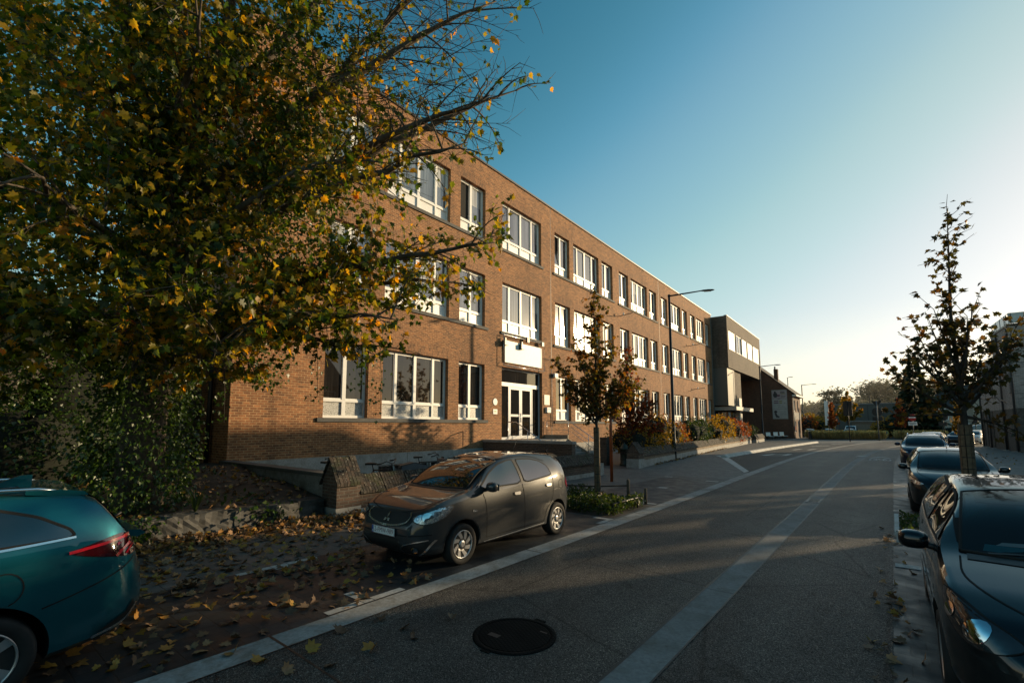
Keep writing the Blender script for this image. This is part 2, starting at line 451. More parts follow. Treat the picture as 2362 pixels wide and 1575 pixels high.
# frosted leaded glass of the low window lights
def frosted(name, base, dark, sc_=55, lo=0.02, hi=0.10):
    m, nt, bs = nmat(name)
    v = voro(nt, coords(nt, (1, 1, 1.4)), sc_, 'DISTANCE_TO_EDGE')
    lnk(nt, ramp(nt, v, [(lo, dark), (hi, base)]), bs.inputs['Base Color'])
    bs.inputs['Roughness'].default_value = 0.35
    bump(nt, bs, v, 0.4, 0.01)
    return m
M['frost_dark'] = frosted('figured_glass', (0.66,0.66,0.64), (0.10,0.11,0.10), 26, 0.03, 0.20)
M['frost_pale'] = frosted('frosted_glass', (0.74,0.74,0.73), (0.62,0.62,0.61), 30)

# ---------------------------------------------------------------- ground, road, strips
def interp_line(pts, ys):
    p = np.array(pts); return np.interp(ys, p[:, 1], p[:, 0])
def smooth_line(pts, y0, y1, step=1.0):
    """resampled and smoothed x(y)"""
    ys = np.arange(y0, y1+step*0.5, step)
    xs = interp_line(pts, ys)
    k = np.ones(7)/7
    xs2 = np.convolve(np.pad(xs, 3, mode='edge'), k, 'valid')
    xs2[:3] = xs[:3]; xs2[-3:] = xs[-3:]
    return ys, xs2
LU = [(-4.70,-14),(-4.70,8),(-4.74,14),(-4.88,22),(-4.98,30),(-4.98,36),(-4.72,46),(-4.05,55),(-3.0,65),(-1.7,73),(-0.15,80),(2.2,87),(5.5,93)]
CU = [(-1.90,-14),(-1.90,15),(-1.94,22),(-1.93,30),(-1.66,39.7),(-1.25,47.6),(0.0,59),(2.0,69),(5.0,79),(9.5,87)]
RE = [(-0.12,-14),(-0.12,24),(-0.08,32),(0.25,42),(1.0,52),(2.7,62),(5.4,72),(9.5,81)]
YS, LUX = smooth_line(LU, -14, 86)
_, CUX = smooth_line(CU, -14, 86)
_, REX = smooth_line(RE, -14, 86)
def xat(arr, y): return float(np.interp(y, YS, arr))
def ribbon(name, xa, xb, z, mat, y0=-14, y1=86, kind='structure', ncross=1):
    mb = MB(); ids = [i for i, y in enumerate(YS) if y0 <= y <= y1]
    for i in ids:
        for k in range(ncross+1):
            t = k/ncross
            mb.v.append((xa[i]*(1-t)+xb[i]*t, float(YS[i]), z))
    w = ncross+1
    for a in range(len(ids)-1):
        for k in range(ncross):
            mb.face([a*w+k, a*w+k+1, (a+1)*w+k+1, (a+1)*w+k])
    o = mb.build(name, mat); o['kind'] = kind
    return o
def sheet(name, pts, z, mat, kind='structure'):
    mb = MB(); mb.poly([(p[0], p[1], z) for p in pts])
    o = mb.build(name, mat); o['kind'] = kind
    return o

g = MB(); g.poly([(-900,-500,-0.05),(900,-500,-0.05),(900,1200,-0.05),(-900,1200,-0.05)])
tag(g.build('ground', aggregate('far_ground', (0.035,0.035,0.033), (0.12,0.115,0.105), 60, 0.8)), kind='structure')
ribbon('road', LUX, REX, 0.0, M['asphalt'], ncross=4)
ribbon('left_gutter_strip', LUX, LUX+0.33, 0.004, M['strip'])
ribbon('centre_strip', CUX, CUX+0.31, 0.004, M['strip2'])
ribbon('left_pavement', np.full_like(LUX, -16.2), LUX, 0.0, M['paver_light'], -14, 19)
# wider pavement farther on, in small herringbone pavers
ribbon('small_paver_pavement', np.full_like(LUX, -16.2), LUX, 0.0, M['paver_small'], 19, 86)
ribbon('right_parking_strip', REX, REX+2.15, 0.0, M['paver_dark'], -14, 62)
ribbon('right_pavement', REX+2.15, np.full_like(REX, 30.0), 0.0, M['paver_small'], -14, 62)
# joints sawn across the concrete
jm = MB()
for y in (-1.6, 2.19, 6.19, 10.3, 14.9, 20.5, 27.0, 34.5):
    xl, xc, xr = xat(LUX, y), xat(CUX, y), xat(REX, y)
    jm.poly([(xl, y-0.012, 0.0065), (xl+0.33, y-0.012, 0.0065), (xl+0.33, y+0.012, 0.0065), (xl, y+0.012, 0.0065)])
    jm.poly([(xl+0.335, y-0.009, 0.0025), (xc-0.01, y-0.009-.05, 0.0025), (xc-0.01, y+0.009-.05, 0.0025), (xl+0.335, y+0.009, 0.0025)])
    jm.poly([(xc, y-0.058, 0.0065), (xc+0.31, y-0.058, 0.0065), (xc+0.31, y-0.042, 0.0065), (xc, y-0.042, 0.0065)])
    jm.poly([(xc+0.32, y-0.055, 0.0025), (xr, y-0.115, 0.0025), (xr, y-0.10, 0.0025), (xc+0.32, y-0.043, 0.0025)])
ed = MB()
for arr, off, w in ((CUX, -0.022, 0.026), (CUX, 0.308, 0.018), (LUX, 0.328, 0.012), (LUX, -0.01, 0.014)):
    for i in range(len(YS)-1):
        if YS[i] > 45: break
        a, b = arr[i]+off, arr[i+1]+off
        ed.poly([(a, YS[i], 0.0062), (a+w, YS[i], 0.0062), (b+w, YS[i+1], 0.0062), (b, YS[i+1], 0.0062)])
jm.v, jm.f, jm.m, jm.s = jm.v+ed.v, jm.f+[[q+len(jm.v) for q in f] for f in ed.f], jm.m+ed.m, jm.s+ed.s
tag(jm.build('road_joints', M['black']), kind='structure')

# parking bays in dark pavers, white marker pavers
sheet('left_parking_bay', [(-6.95,-14),(-4.712,-14),(-4.712,9.3),(-6.95,9.3)], 0.004, M['paver_dark'])
sheet('left_parking_bay', [(-7.0,11.75),(-4.75,11.62),(-4.90,17.85),(-7.05,18.4)], 0.004, M['paver_dark'])
wm = MB()
def wq(x0, x1, y0, y1, z=0.0085): wm.poly([(x0,y0,z),(x1,y0,z),(x1,y1,z),(x0,y1,z)])
for y in (3.30,):
    wq(-6.95,-6.73,y-.11,y+.11); wq(-6.95,-6.84,y+.12,y+.56); wq(-6.95,-6.84,y-.56,y-.12)
    wq(-5.16,-4.72,y-.06,y+.06); wq(-4.83,-4.72,y+.07,y+.50); wq(-4.83,-4.72,y-.50,y-.07)
wq(-5.16,-4.72,9.16,9.29); wq(-4.83,-4.72,8.7,9.15)
wq(-6.0,-5.7,14.75,15.1); wq(-7.04,-6.75,18.1,18.33); wq(-5.35,-4.92,17.6,17.83); wq(-5.2,-4.78,11.66,11.8)
wq(-0.10,0.18,8.72,8.95); wq(-0.10,0.18,10.9,11.12); wq(-0.10,0.18,20.2,20.4)
tag(wm.build('white_marker_pavers', M['white_paver']), kind='structure')
# lay-by with its white kerb
sheet('lay_by', [(xat(LUX,21.9)-.004,21.9),(-8.05,31.2),(-7.9,36),(-7.82,42),(-7.5,50),(-6.95,60),(-6.6,63.5)] +
      [(xat(LUX,y)-.004, y) for y in (66,62,58,54,50,46,42,38,34,30,26)], 0.004, M['asphalt2'])
kb = MB()
kl = [(-8.08,31.1),(-7.98,36),(-7.88,42),(-7.55,50),(-7.0,60),(-6.75,64.5)]
for i in range(len(kl)-1):
    n_ = 6
    for j in range(n_):
        a = [kl[i][q]+(kl[i+1][q]-kl[i][q])*(j+0.02)/n_ for q in (0,1)]
        b = [kl[i][q]+(kl[i+1][q]-kl[i][q])*(j+0.98)/n_ for q in (0,1)]
        h = 0.17
        kb.poly([(a[0],a[1],0.005),(b[0],b[1],0.005),(b[0]-.12,b[1],h),(a[0]-.12,a[1],h)])
        kb.poly([(a[0]-.12,a[1],h),(b[0]-.12,b[1],h),(b[0]-.34,b[1],h),(a[0]-.34,a[1],h)])
        kb.poly([(a[0]-.34,a[1],h),(b[0]-.34,b[1],h),(b[0]-.34,b[1],-.02),(a[0]-.34,a[1],-.02)])
        kb.poly([(a[0],a[1],0.005),(a[0]-.12,a[1],h),(a[0]-.34,a[1],h),(a[0]-.34,a[1],0.005)])
kb.poly([(-5.02,21.85,.0075),(-5.0,22.6,.0075),(-8.0,31.2,.0075),(-8.45,31.2,.0075)])
kb.poly([(-8.0,31.2,.0075),(-8.45,31.2,.0075),(-9.4,33.2,.0075),(-8.3,33.2,.0075)])
tag(kb.build('lay_by_kerb', M['kerb']), kind='structure')
# painted marks: hatch in the lay-by, dashes, bicycle with chevron
pm = MB(); Z = 0.0085
def stroke(pts, w, z=Z, closed=False):
    p = [Vector((a, b)) for a, b in pts]
    if closed: p.append(p[0])
    for a, b in zip(p[:-1], p[1:]):
        d = (b-a).normalized(); n = Vector((-d.y, d.x))*w/2
        pm.poly([(a.x-n.x, a.y-n.y, z), (b.x-n.x, b.y-n.y, z), (b.x+n.x, b.y+n.y, z), (a.x+n.x, a.y+n.y, z)])
        z += 0.0002
stroke([(-6.85,35.0),(-6.55,37.2),(-5.65,37.7),(-5.75,35.7)], 0.26, closed=True)
for q in ([(-6.46,44.4),(-6.15,46.4)], [(-5.5,45.1),(-5.2,47.1)], [(-6.2,53.2),(-5.0,55.6)], [(-5.2,60.5),(-4.4,62.5)]):
    stroke(q, 0.30)
for cx in (-1.02, -0.40):
    stroke([(cx+0.17*math.cos(k*PI/6), 34.6+0.75*math.sin(k*PI/6)) for k in range(12)], 0.06, closed=True)
stroke([(-1.02,34.6),(-0.82,35.9),(-0.52,35.8),(-0.40,34.6)], 0.06); stroke([(-0.82,35.9),(-0.70,34.8),(-0.5,35.8)], 0.06)
stroke([(-1.20,36.2),(-0.72,38.0),(-0.24,36.4)], 0.12)
stroke([(-1.95,38.4),(-1.45,38.2)], 0.5); 
tag(pm.build('road_markings', M['marking']), kind='structure')

# manhole cover in the left lane, gully grate in the centre strip
def gridmat():
    m, nt, bs = nmat('cast_iron_grid')
    o = coords(nt, rot=(0,0,0.5))
    ck = nt.nodes.new('ShaderNodeTexBrick'); ck.inputs['Scale'].default_value = 1
    ck.inputs['Brick Width'].default_value = 0.036; ck.inputs['Row Height'].default_value = 0.036
    ck.inputs['Mortar Size'].default_value = 0.006; ck.offset = 0.0
    lnk(nt, o, ck.inputs['Vector'])
    c = mixc(nt, ck.outputs['Fac'], (0.012,0.0115,0.011), (0.004,0.004,0.004))
    c = mixc(nt, 0.7, c, ramp(nt, noise(nt, o, 4, 5), [(0.3,(0.5,0.5,0.5)),(0.7,(1.6,1.5,1.4))]), 'MULTIPLY')
    lnk(nt, c, bs.inputs['Base Color']); bs.inputs['Roughness'].default_value = 0.75; bs.inputs['Specular IOR Level'].default_value = 0.06; bs.inputs['Metallic'].default_value = 0.0
    bump(nt, bs, mth(nt, 'MULTIPLY', ck.outputs['Fac'], -1.0), 1.0, 0.006)
    return m
mh = empty('manhole_cover', (-2.925,3.665,0.0), 0, 'round dark cast iron manhole cover set in the left lane', 'manhole')
f = MB(); f.lathe([(0.398,0.0),(0.398,0.007),(0.345,0.007),(0.345,0.003)], 48)
f.box(-.06,.06,.385,.44,0.0,0.0062); f.box(-.05,.05,-.43,-.385,0.0,0.0062)
IRON = gridmat(); f.build('frame', IRON, mh)
cv = MB(); cv.lathe([(0.340,0.0),(0.340,0.0065),(0.33,0.0085)], 48)
cvo = cv.build('lid', IRON, mh)
for bx_ in ((-.20,-.08,-.16,-.10),(.15,.23,.20,.22)):
    cv2 = MB(); cv2.box(*bx_,0.0086,0.0095); cv2.build('key_slot', M['black'], cvo)
gr = empty('gully_grate', (-1.745,14.85,0.006), 0, 'small rectangular drain grate set in the pale centre strip', 'drain grate')
q = MB(); q.box(-.15,.15,-.40,-.34,0,.008); q.box(-.15,.15,.34,.40,0,.008); q.box(-.15,-.11,-.34,.34,0,.008); q.box(.11,.15,-.34,.34,0,.008)
q.build('frame', M['zinc'], gr)
q = MB()
for k in range(9): q.box(-.11,.11,-.33+k*.075,-.30+k*.075,0,.006)
q.build('bars', M['metal_dark'], gr)
# ---------------------------------------------------------------- the long school (local axes: x out to the street, y along the front, z up)
FAC = R(1.363); P0 = (-16.07, 15.0, 0.0)
school = empty('school_building', P0, FAC, 'long three storey brown brick school with rows of white framed windows', 'school building')
FD = Vector((-math.sin(FAC), math.cos(FAC), 0)); FN = Vector((math.cos(FAC), math.sin(FAC), 0))
def F2W(n, s, z=0.0): return Vector(P0) + FN*n + FD*s + Vector((0,0,z))
GZ = (2.26, 5.08); F1 = (7.04, 9.80); F2 = (11.70, 14.44)
ROOF = 15.86; S0, S1 = -9.18, 46.5
mods = [[(-6.08,-4.20,2),(-3.53,0.18,4),(0.88,2.78,2)],
        [(9.60,11.46,2),(12.0,15.74,4),(16.25,18.1,2)],
        [(19.28,21.08,2),(21.62,25.2,4),(25.76,27.52,2)],
        [(28.72,30.5,2),(31.1,34.55,4),(34.98,36.75,2)],
        [(37.86,39.6,2),(40.13,43.25,4),(43.9,45.5,2)]]
porch_col = (4.22, 8.06, 4)
openings = []
for m_ in mods:
    for a, b, k in m_:
        for z in (GZ, F1, F2): openings.append((a, b, z[0], z[1], k))
for z in (F1, F2): openings.append((porch_col[0], porch_col[1], z[0], z[1], 4))
DOOR = (4.18, 8.06, 1.22, 5.10)
base_wins = [(-3.63+0.93*i, -2.76+0.93*i, 0.05, 0.40) for i in range(6)]
def holed_wall(mb, holes, s0, s1, z0, z1, depth, mi=0, n=0.0):
    ss = sorted(set([s0, s1]+[h[0] for h in holes]+[h[1] for h in holes]))
    zs = sorted(set([z0, z1]+[h[2] for h in holes]+[h[3] for h in holes]))
    for i in range(len(ss)-1):
        for j in range(len(zs)-1):
            cs, cz = (ss[i]+ss[i+1])/2, (zs[j]+zs[j+1])/2
            if any(h[0] < cs < h[1] and h[2] < cz < h[3] for h in holes): continue
            mb.poly([(n,ss[i],zs[j]),(n,ss[i+1],zs[j]),(n,ss[i+1],zs[j+1]),(n,ss[i],zs[j+1])], mi)
    for h in holes:
        a, b, c, d = h[:4]; e = n-depth
        mb.poly([(n,a,c),(n,a,d),(e,a,d),(e,a,c)], mi); mb.poly([(n,b,c),(e,b,c),(e,b,d),(n,b,d)], mi)
        mb.poly([(n,a,d),(n,b,d),(e,b,d),(e,a,d)], mi); mb.poly([(n,a,c),(e,a,c),(e,b,c),(n,b,c)], mi)
w = MB()
holed_wall(w, openings+[DOOR], S0, S1, 0.86, ROOF, 0.36)
# ends and back
w.poly([(0,S0,-.1),(0,S0,ROOF),(-13,S0,ROOF),(-13,S0,-.1)])
w.poly([(0,S1,-.1),(-13,S1,-.1),(-13,S1,ROOF),(0,S1,ROOF)])
w.poly([(-13,S0,-.1),(-13,S0,ROOF),(-13,S1,ROOF),(-13,S1,-.1)])
w.build('wall', M['brick'], school, recalc=False)
rf = MB(); rf.poly([(-13,S0,ROOF-.05),(0,S0,ROOF-.05),(0,S1,ROOF-.05),(-13,S1,ROOF-.05)]); rf.build('roof', M['zinc'], school)
cp = MB(); cp.box(-.30,.07,S0-.07,S1,ROOF+.002,ROOF+.10); cp.box(-13.07,-.30,S0-.07,S0+.3,ROOF+.002,ROOF+.10)
cp.build('roof_edge', M['zinc'], school)
# concrete plinth with the basement lights
pl = MB(); holed_wall(pl, base_wins, S0, S1, -.1, 0.86, 0.25, 0, 0.03)
pl.poly([(0.03,S0,0.86),(0.03,S1,0.86),(0,S1,0.86),(0,S0,0.86)]); pl.poly([(0.03,S0,-.1),(0.03,S0,.86),(0,S0,.86),(0,S0,-.1)])
pl.box(0.031,0.045,S0,2.6,0.41,0.86)
pl.build('plinth', M['plinth'], school)
for s_, n_, z0_, z1_ in ((9.09,0.001,0.86,ROOF),(28.1,0.001,0.86,ROOF),(-5.3,.046,.41,.86),(-2.2,.046,.41,.86),(.9,.046,.41,.86)):
    jt = MB(); jt.box(n_,n_+.004,s_,s_+(.03 if n_ < .01 else .012),z0_,z1_); jt.build('expansion_joint', M['black'], school)
# soldier courses over the windows and dark sills under them
def band(a, b, z0, z1):
    ln = MB(); ln.box(-.02,0.004,a,b,z0,z1); ln.build('soldier_course', M['brick_solid'], school)
def sill_(a, b, z):
    sl = MB(); sl.box(-.25,0.07,a,b,z-.15,z-.002); sl.build('window_sill', M['bluestone'], school)
for m_ in mods:
    for zz in (GZ, F1, F2):
        for (a, b, k) in m_: band(a-.22 if True else a, b+.22, zz[1]+.003, zz[1]+.44)
        sill_(m_[0][0]-.24,m_[2][1]+.22,zz[0])
for zz in (F1, F2):
    band(porch_col[0]-.0, porch_col[1]+.1, zz[1]+.003, zz[1]+.44)
    sill_(porch_col[0]-.16,porch_col[1]+.16,zz[0])

def window(a, b, z0, z1, k, ground, sky=True):
    mb = MB(); e0, e1 = -0.27, -0.19       # frame depth
    fw = 0.065
    mb.box(e0,e1,a+.003,a+fw,z0+.003,z1-.003); mb.box(e0,e1,b-fw,b-.003,z0+.003,z1-.003)
    mb.box(e0,e1,a+fw,b-fw,z1-fw,z1-.003); mb.box(e0,e1,a+fw,b-fw,z0+.003,z0+.10)
    zt = z0+0.62
    mb.box(e0,e1,a+fw,b-fw,zt-.02,zt+.07)
    cells = []
    W = b-a
    if k == 2: cuts = [0.5]
    else: cuts = [0.215, 0.5, 0.785] if W > 3.6 else [0.23, 0.5, 0.77]
    xs = [a+fw]+[a+W*c for c in cuts]+[b-fw]
    for i, c in enumerate(cuts):
        x = a+W*c; hw = 0.075 if (k == 2 or i == 1) else 0.05
        mb.box(e0,e1+.004,x-hw,x+hw,zt+.07,z1-fw); mb.box(e0,e1+.004,x-hw,x+hw,z0+.10,zt-.02)
    # sash frames
    for i in range(len(xs)-1):
        x0 = xs[i]+(0 if i == 0 else .05); x1 = xs[i+1]-(0 if i == len(xs)-2 else .05)
        mb.box(e0-.02,e1-.02,x0,x0+.045,zt+.07,z1-fw); mb.box(e0-.02,e1-.02,x1-.045,x1,zt+.07,z1-fw)
        mb.box(e0-.02,e1-.02,x0+.045,x1-.045,z1-fw-.05,z1-fw); mb.box(e0-.02,e1-.02,x0+.045,x1-.045,zt+.07,zt+.12)
        cells.append((x0, x1))
    f = mb.build('window', M['white_frame'], school)
    return f, cells, zt
glass_up, glass_dn = M['glass_up'], M['glass_dn']
curtain_mat = simple('white_curtain', (0.42,0.43,0.44), 0.8, var=0.25, vscale=9)
M['blind'] = curtain_glass('lowered_blind', (0.36,0.36,0.35), 0.07, 1.8)
M['curtain'] = curtain_glass('dark_curtain', (0.055,0.045,0.04), 0.03, 1.6)
def pane_quads(mb, x0, x1, z0, z1, n=-0.252, mi=0, tilt=0.0008):
    t1, t2 = rng.uniform(-tilt, tilt), rng.uniform(-tilt, tilt)
    w_, h_ = (x1-x0)/2, (z1-z0)/2
    mb.poly([(n-w_*t1-h_*t2,x0,z0),(n+w_*t1-h_*t2,x1,z0),(n+w_*t1+h_*t2,x1,z1),(n-w_*t1+h_*t2,x0,z1)], mi)
wi = 0
for (a, b, z0, z1, k) in openings:
    ground = z0 < 3
    f, cells, zt = window(a, b, z0, z1, k, ground)
    pm_, lo = MB(), MB()
    openleft = (abs(a-0.88) < .01 and z0 > 11)
    tilted = (abs(a-9.60) < .01 and z0 > 11) or (abs(a-25.76) < .01 and z0 > 11)
    for i, (x0, x1) in enumerate(cells):
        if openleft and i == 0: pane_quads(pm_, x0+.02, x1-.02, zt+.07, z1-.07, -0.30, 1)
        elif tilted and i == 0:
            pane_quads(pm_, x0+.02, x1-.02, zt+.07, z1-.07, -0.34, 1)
        else:
            q_ = rng.random(); zb_ = z1-.07
            if not ground and q_ < .30 and not (9 < a < 16):      # a roller blind part way down
                zb_ = zt+.07+(z1-zt-.14)*rng.choice((.35,.5,.62,.75,.8)); pane_quads(pm_, x0+.02, x1-.02, zb_, z1-.07, -0.252, 2)
            if ground and q_ < .45:                             # dark curtain drawn to one side
                xm_ = x0+.02+(x1-x0)*rng.uniform(.2,.4); pane_quads(pm_, x0+.02, xm_, zt+.07, z1-.07, -0.252, 3); pane_quads(pm_, xm_, x1-.02, zt+.07, z1-.07)
            else: pane_quads(pm_, x0+.02, x1-.02, zt+.07, zb_)
        lo.poly([(-.245,x0,z0+.09),(-.245,x1,z0+.09),(-.245,x1,zt-.01),(-.245,x0,zt-.01)])
    pm_.build('pane', [glass_dn if ground else glass_up, M['room_shade'], M['blind'], M['curtain']], f, recalc=False)
    lo.build('low_light', M['frost_dark'] if (ground and a < 3) else M['frost_pale'], f, recalc=False)
    if tilted:
        t = MB(); x0, x1 = cells[0]
        Mx = Matrix.Translation((-.23, 0, zt+.08)) @ Matrix.Rotation(-0.13, 4, 'Y')
        H = z1-.08-zt-.09
        t.box(-.03,.03,x0+.01,x0+.06,0,H,0,Mx); t.box(-.03,.03,x1-.06,x1-.01,0,H,0,Mx)
        t.box(-.03,.03,x0+.06,x1-.06,0,.06,0,Mx); t.box(-.03,.03,x0+.06,x1-.06,H-.06,H,0,Mx)
        t.poly([tuple(Mx @ Vector(p)) for p in ((0,x0+.06,.06),(0,x1-.06,.06),(0,x1-.06,H-.06),(0,x0+.06,H-.06))], 1)
        t.build('tilted_sash', [M['white_frame'], glass_up], f)
    if openleft:
        t = MB(); x0, x1 = cells[0]
        Mx = Matrix.Translation((-.25, x0+.02, 0)) @ Matrix.Rotation(R(75), 4, 'Z')
        t.box(-.03,.03,0,.05,zt+.08,z1-.08,0,Mx); t.box(-.03,.03,.75,.8,zt+.08,z1-.08,0,Mx)
        t.box(-.03,.03,.05,.75,zt+.08,zt+.14,0,Mx); t.box(-.03,.03,.05,.75,z1-.14,z1-.08,0,Mx)
        t.poly([tuple(Mx @ Vector(p)) for p in ((0,.05,zt+.14),(0,.75,zt+.14),(0,.75,z1-.14),(0,.05,z1-.14))], 1)
        t.build('open_sash', [M['white_frame'], glass_up], f)
for (a, b, z0, z1) in base_wins:
    t = MB(); e0, e1 = -.16, -.08
    t.box(e0,e1,a+.002,a+.06,z0,z1-.002); t.box(e0,e1,b-.06,b-.002,z0,z1-.002); t.box(e0,e1,a+.06,b-.06,z1-.05,z1-.002); t.box(e0,e1,a+.06,b-.06,z0,z0+.04)
    f = t.build('window', M['white_frame'], school)
    t = MB(); t.poly([(-.13,a+.05,z0+.03),(-.13,b-.05,z0+.03),(-.13,b-.05,z1-.04),(-.13,a+.05,z1-.04)]); t.build('pane', glass_dn, f, recalc=False)

# entrance: fanlight, side lights and a pair of glazed doors
a, b, z0, z1 = DOOR
d = MB(); e0, e1 = -.30, -.20
for x0, x1, q0, q1 in ((a,a+.07,z0,z1),(b-.07,b,z0,z1),(a+.07,b-.07,z1-.08,z1),(a+.07,b-.07,4.12,4.34),(5.02,5.10,z0,4.12),(7.24,7.32,z0,4.12),
                       (a+.07,5.02,z0,z0+.13),(7.32,b-.07,z0,z0+.13)):
    d.box(e0,e1,x0+.002,x1-.002,q0+.002,q1-.002)
M['door_frame'] = simple('grey_white_door_frame', (0.50,0.52,0.55), 0.4, var=.08)
ds = d.build('entrance_frame', M['door_frame'], school)
d = MB()
for x0, x1, q0, q1 in ((a+.07,b-.07,4.34,z1-.08),(a+.07,5.02,z0+.13,4.12),(7.32,b-.07,z0+.13,4.12)):
    d.poly([(-.25,x0,q0),(-.25,x1,q0),(-.25,x1,q1),(-.25,x0,q1)])
d.build('pane', glass_dn, ds, recalc=False)
for x0, x1, hs in ((5.11,6.165,1),(6.175,7.23,0)):
    d = MB()
    d.box(-.29,-.21,x0,x0+.13,z0+.01,4.11); d.box(-.29,-.21,x1-.13,x1,z0+.01,4.11)
    d.box(-.29,-.21,x0+.13,x1-.13,3.97,4.11); d.box(-.29,-.21,x0+.13,x1-.13,z0+.01,z0+.19); d.box(-.29,-.21,x0+.13,x1-.13,2.47,2.60)
    do = d.build('door', M['door_frame'], school)
    d = MB()
    for q0, q1 in ((z0+.19,2.47),(2.60,3.97)): d.poly([(-.25,x0+.13,q0),(-.25,x1-.13,q0),(-.25,x1-.13,q1),(-.25,x0+.13,q1)])
    d.build('pane', glass_dn, do, recalc=False)
    d = MB(); hx = x1-.06 if hs else x0+.06
    d.tube([(-.20,hx,2.2),(-.14,hx,2.2),(-.14,hx,2.65),(-.20,hx,2.65)], .016, 6)
    d.build('handle', M['steel'], do)

# porch: side wall, platform, stairs, stringers, handrails
po = MB()
po.box(0.031,5.16,2.66,2.96,-.05,1.16,0)
po.box(0.03,5.20,2.62,3.0,1.162,1.28,1)
po.box(0.031,1.6,2.98,8.28,-.05,1.20,1)
for i in range(7):
    zt = 1.2-(i+1)*.17
    po.box(1.602+i*.3,1.602+(i+1)*.3-.001,3.0,8.26,-.05,zt,1)
pob = po.build('porch', [M['brick_old'], M['plinth']], school)
so = MB()
so.prism([(0.02,1.22),(1.6,1.22),(3.75,0.02),(3.35,0.02),(1.55,0.98),(0.02,0.98)], 8.29, 8.42, lambda q, z, h: (q, h, z))
so.box(0.0,1.6,8.29,8.42,1.222,1.44)
so.build('stringer', concrete('warm_concrete', (0.30,0.25,0.19), 0.4), school)
for s in (8.36, 5.4, 3.2):
    hr = MB()
    if s > 8:
        hr.tube([(0.12,s,2.26),(1.6,s,2.26),(3.6,s,1.02),(3.6,s,0.1)], .025, 8)
        hr.tube([(0.12,s,1.98),(1.6,s,1.98),(3.6,s,0.74)], .012, 6); hr.tube([(0.12,s,1.72),(1.6,s,1.72),(3.6,s,0.48)], .012, 6)
        for q, zt, zb in ((0.12,2.26,1.44),(1.6,2.26,1.44),(2.9,1.45,.45)): hr.tube([(q,s,zb),(q,s,zt)], .018, 6)
    elif s > 5:
        continue
    else:
        hr.tube([(1.2,s,2.15),(1.7,s,2.15),(3.7,s,0.95),(3.7,s,0.05)], .025, 8)
        for q, zt, zb in ((1.2,2.15,1.2),(2.4,1.72,.7)): hr.tube([(q,s,zb),(q,s,zt)], .018, 6)
    hr.build('handrail', M['steel'], school)

# signs and fixings that hang on the front wall: things of their own
def on_front(name, n, s, z, label, cat, group=None):
    p = F2W(n, s, z); return empty(name, p, FAC, label, cat, group)
t = on_front('banner_board', 0.0, 6.1, 5.18, 'blank white board over the school entrance in a frame of steel tube', 'sign board')
b_ = MB(); b_.box(.07,.10,-1.76,1.80,.20,1.40); b_.build('board', M['white_board'], t)
b_ = MB(); b_.tube([(.2,-2.0,0),(.2,1.9,0),(.2,1.9,1.66),(.2,-2.0,1.66),(.2,-2.0,0)], .022, 8)
for k in range(9): b_.tube([(.2,-2+k*.4875,1.66),(0.02,-2+k*.4875,1.66)], .012, 6); b_.tube([(.2,-2+k*.4875,0),(0.08,-2+k*.4875,0.22)], .010, 6)
b_.build('tube_frame', M['steel'], t)
for s_, zz in ((-1.85, 1.35), (-.35, 1.32)):
    b_ = MB(); b_.box(.13,.23,s_-.05,s_+.05,zz,zz+.16); b_.box(.10,.30,s_-.16,s_+.16,zz-.26,zz)
    b_.build('flood_lamp', simple('dark_green_lamp', (0.02,0.045,0.035), 0.4), t)
b_ = MB(); b_.box(.16,.26,.10,.32,1.52,1.82); b_.box(.16,.26,1.6,1.82,1.5,1.74); b_.build('junction_box', M['metal_dark'], t)
t = on_front('round_plaque', 0.002, 3.62, 3.21, 'round white plaque on brick left of the entrance', 'plaque')
b_ = MB(); b_.lathe([(.185,0),(.185,.02),(.17,.025)], 28, 0, Matrix.Rotation(R(90), 4, 'Y')); b_.build('disc', M['white_board'], t)
t = on_front('square_plaque', 0.002, 3.63, 2.70, 'small square pale plaque below the round plaque', 'plaque')
b_ = MB(); b_.box(0,.02,-.17,.17,-.13,.13); b_.build('plate', M['white_board'], t)
b_ = MB(); b_.box(.0205,.023,-.10,.10,-.03,.06); b_.build('emblem', simple('pale_green', (0.35,0.5,0.3), 0.5), t)
t = on_front('name_plate', 0.002, 8.54, 3.52, 'tall cream plate on brick right of the entrance', 'plaque')
b_ = MB(); b_.box(0,.03,-.29,.29,-.30,.30); b_.build('plate', simple('cream_plate', (0.72,0.70,0.58), 0.5, var=.05), t)
t = on_front('letter_box', 0.002, 8.60, 2.91, 'small white letter box below the tall cream plate', 'letter box')
b_ = MB(); b_.box(0,.14,-.2,.2,-.16,.16); b_.build('body', M['white_board'], t)
b_ = MB(); b_.box(.1405,.146,-.14,.14,.06,.09); b_.build('slot', M['black'], t)
t = on_front('wall_lamp', 0.002, 9.30, 5.07, 'white box lamp fixed at the wall joint right of the entrance', 'lamp')
b_ = MB(); b_.box(.02,.22,-.12,.24,-.12,.12); b_.build('housing', M['white_board'], t)
b_ = MB(); b_.box(0,.10,-.26,-.14,-.10,.06); b_.build('bracket', M['metal_dark'], t)
for (s_, z_, lab) in ((19.0, 10.62, 'nearest horizontal flag pole bracket above the first floor windows'),
                      (37.0, 10.65, 'farther flag pole bracket high on the brick front near the dark block'),
                      (38.2, 5.95, 'low flag pole bracket on the brick front above ground floor windows')):
    t = on_front('flag_bracket', 0.002, s_, z_, lab, 'flag bracket', 'flag pole brackets on the brick front')
    b_ = MB(); b_.tube([(.0,0,0),(1.25,.0,.12)], .03, 8); b_.build('arm', M['metal_dark'], t)
    b_ = MB(); b_.tube([(.45,0,.02),(.45,0,.22)], .07, 8); b_.build('insulator', M['white_board'], t)
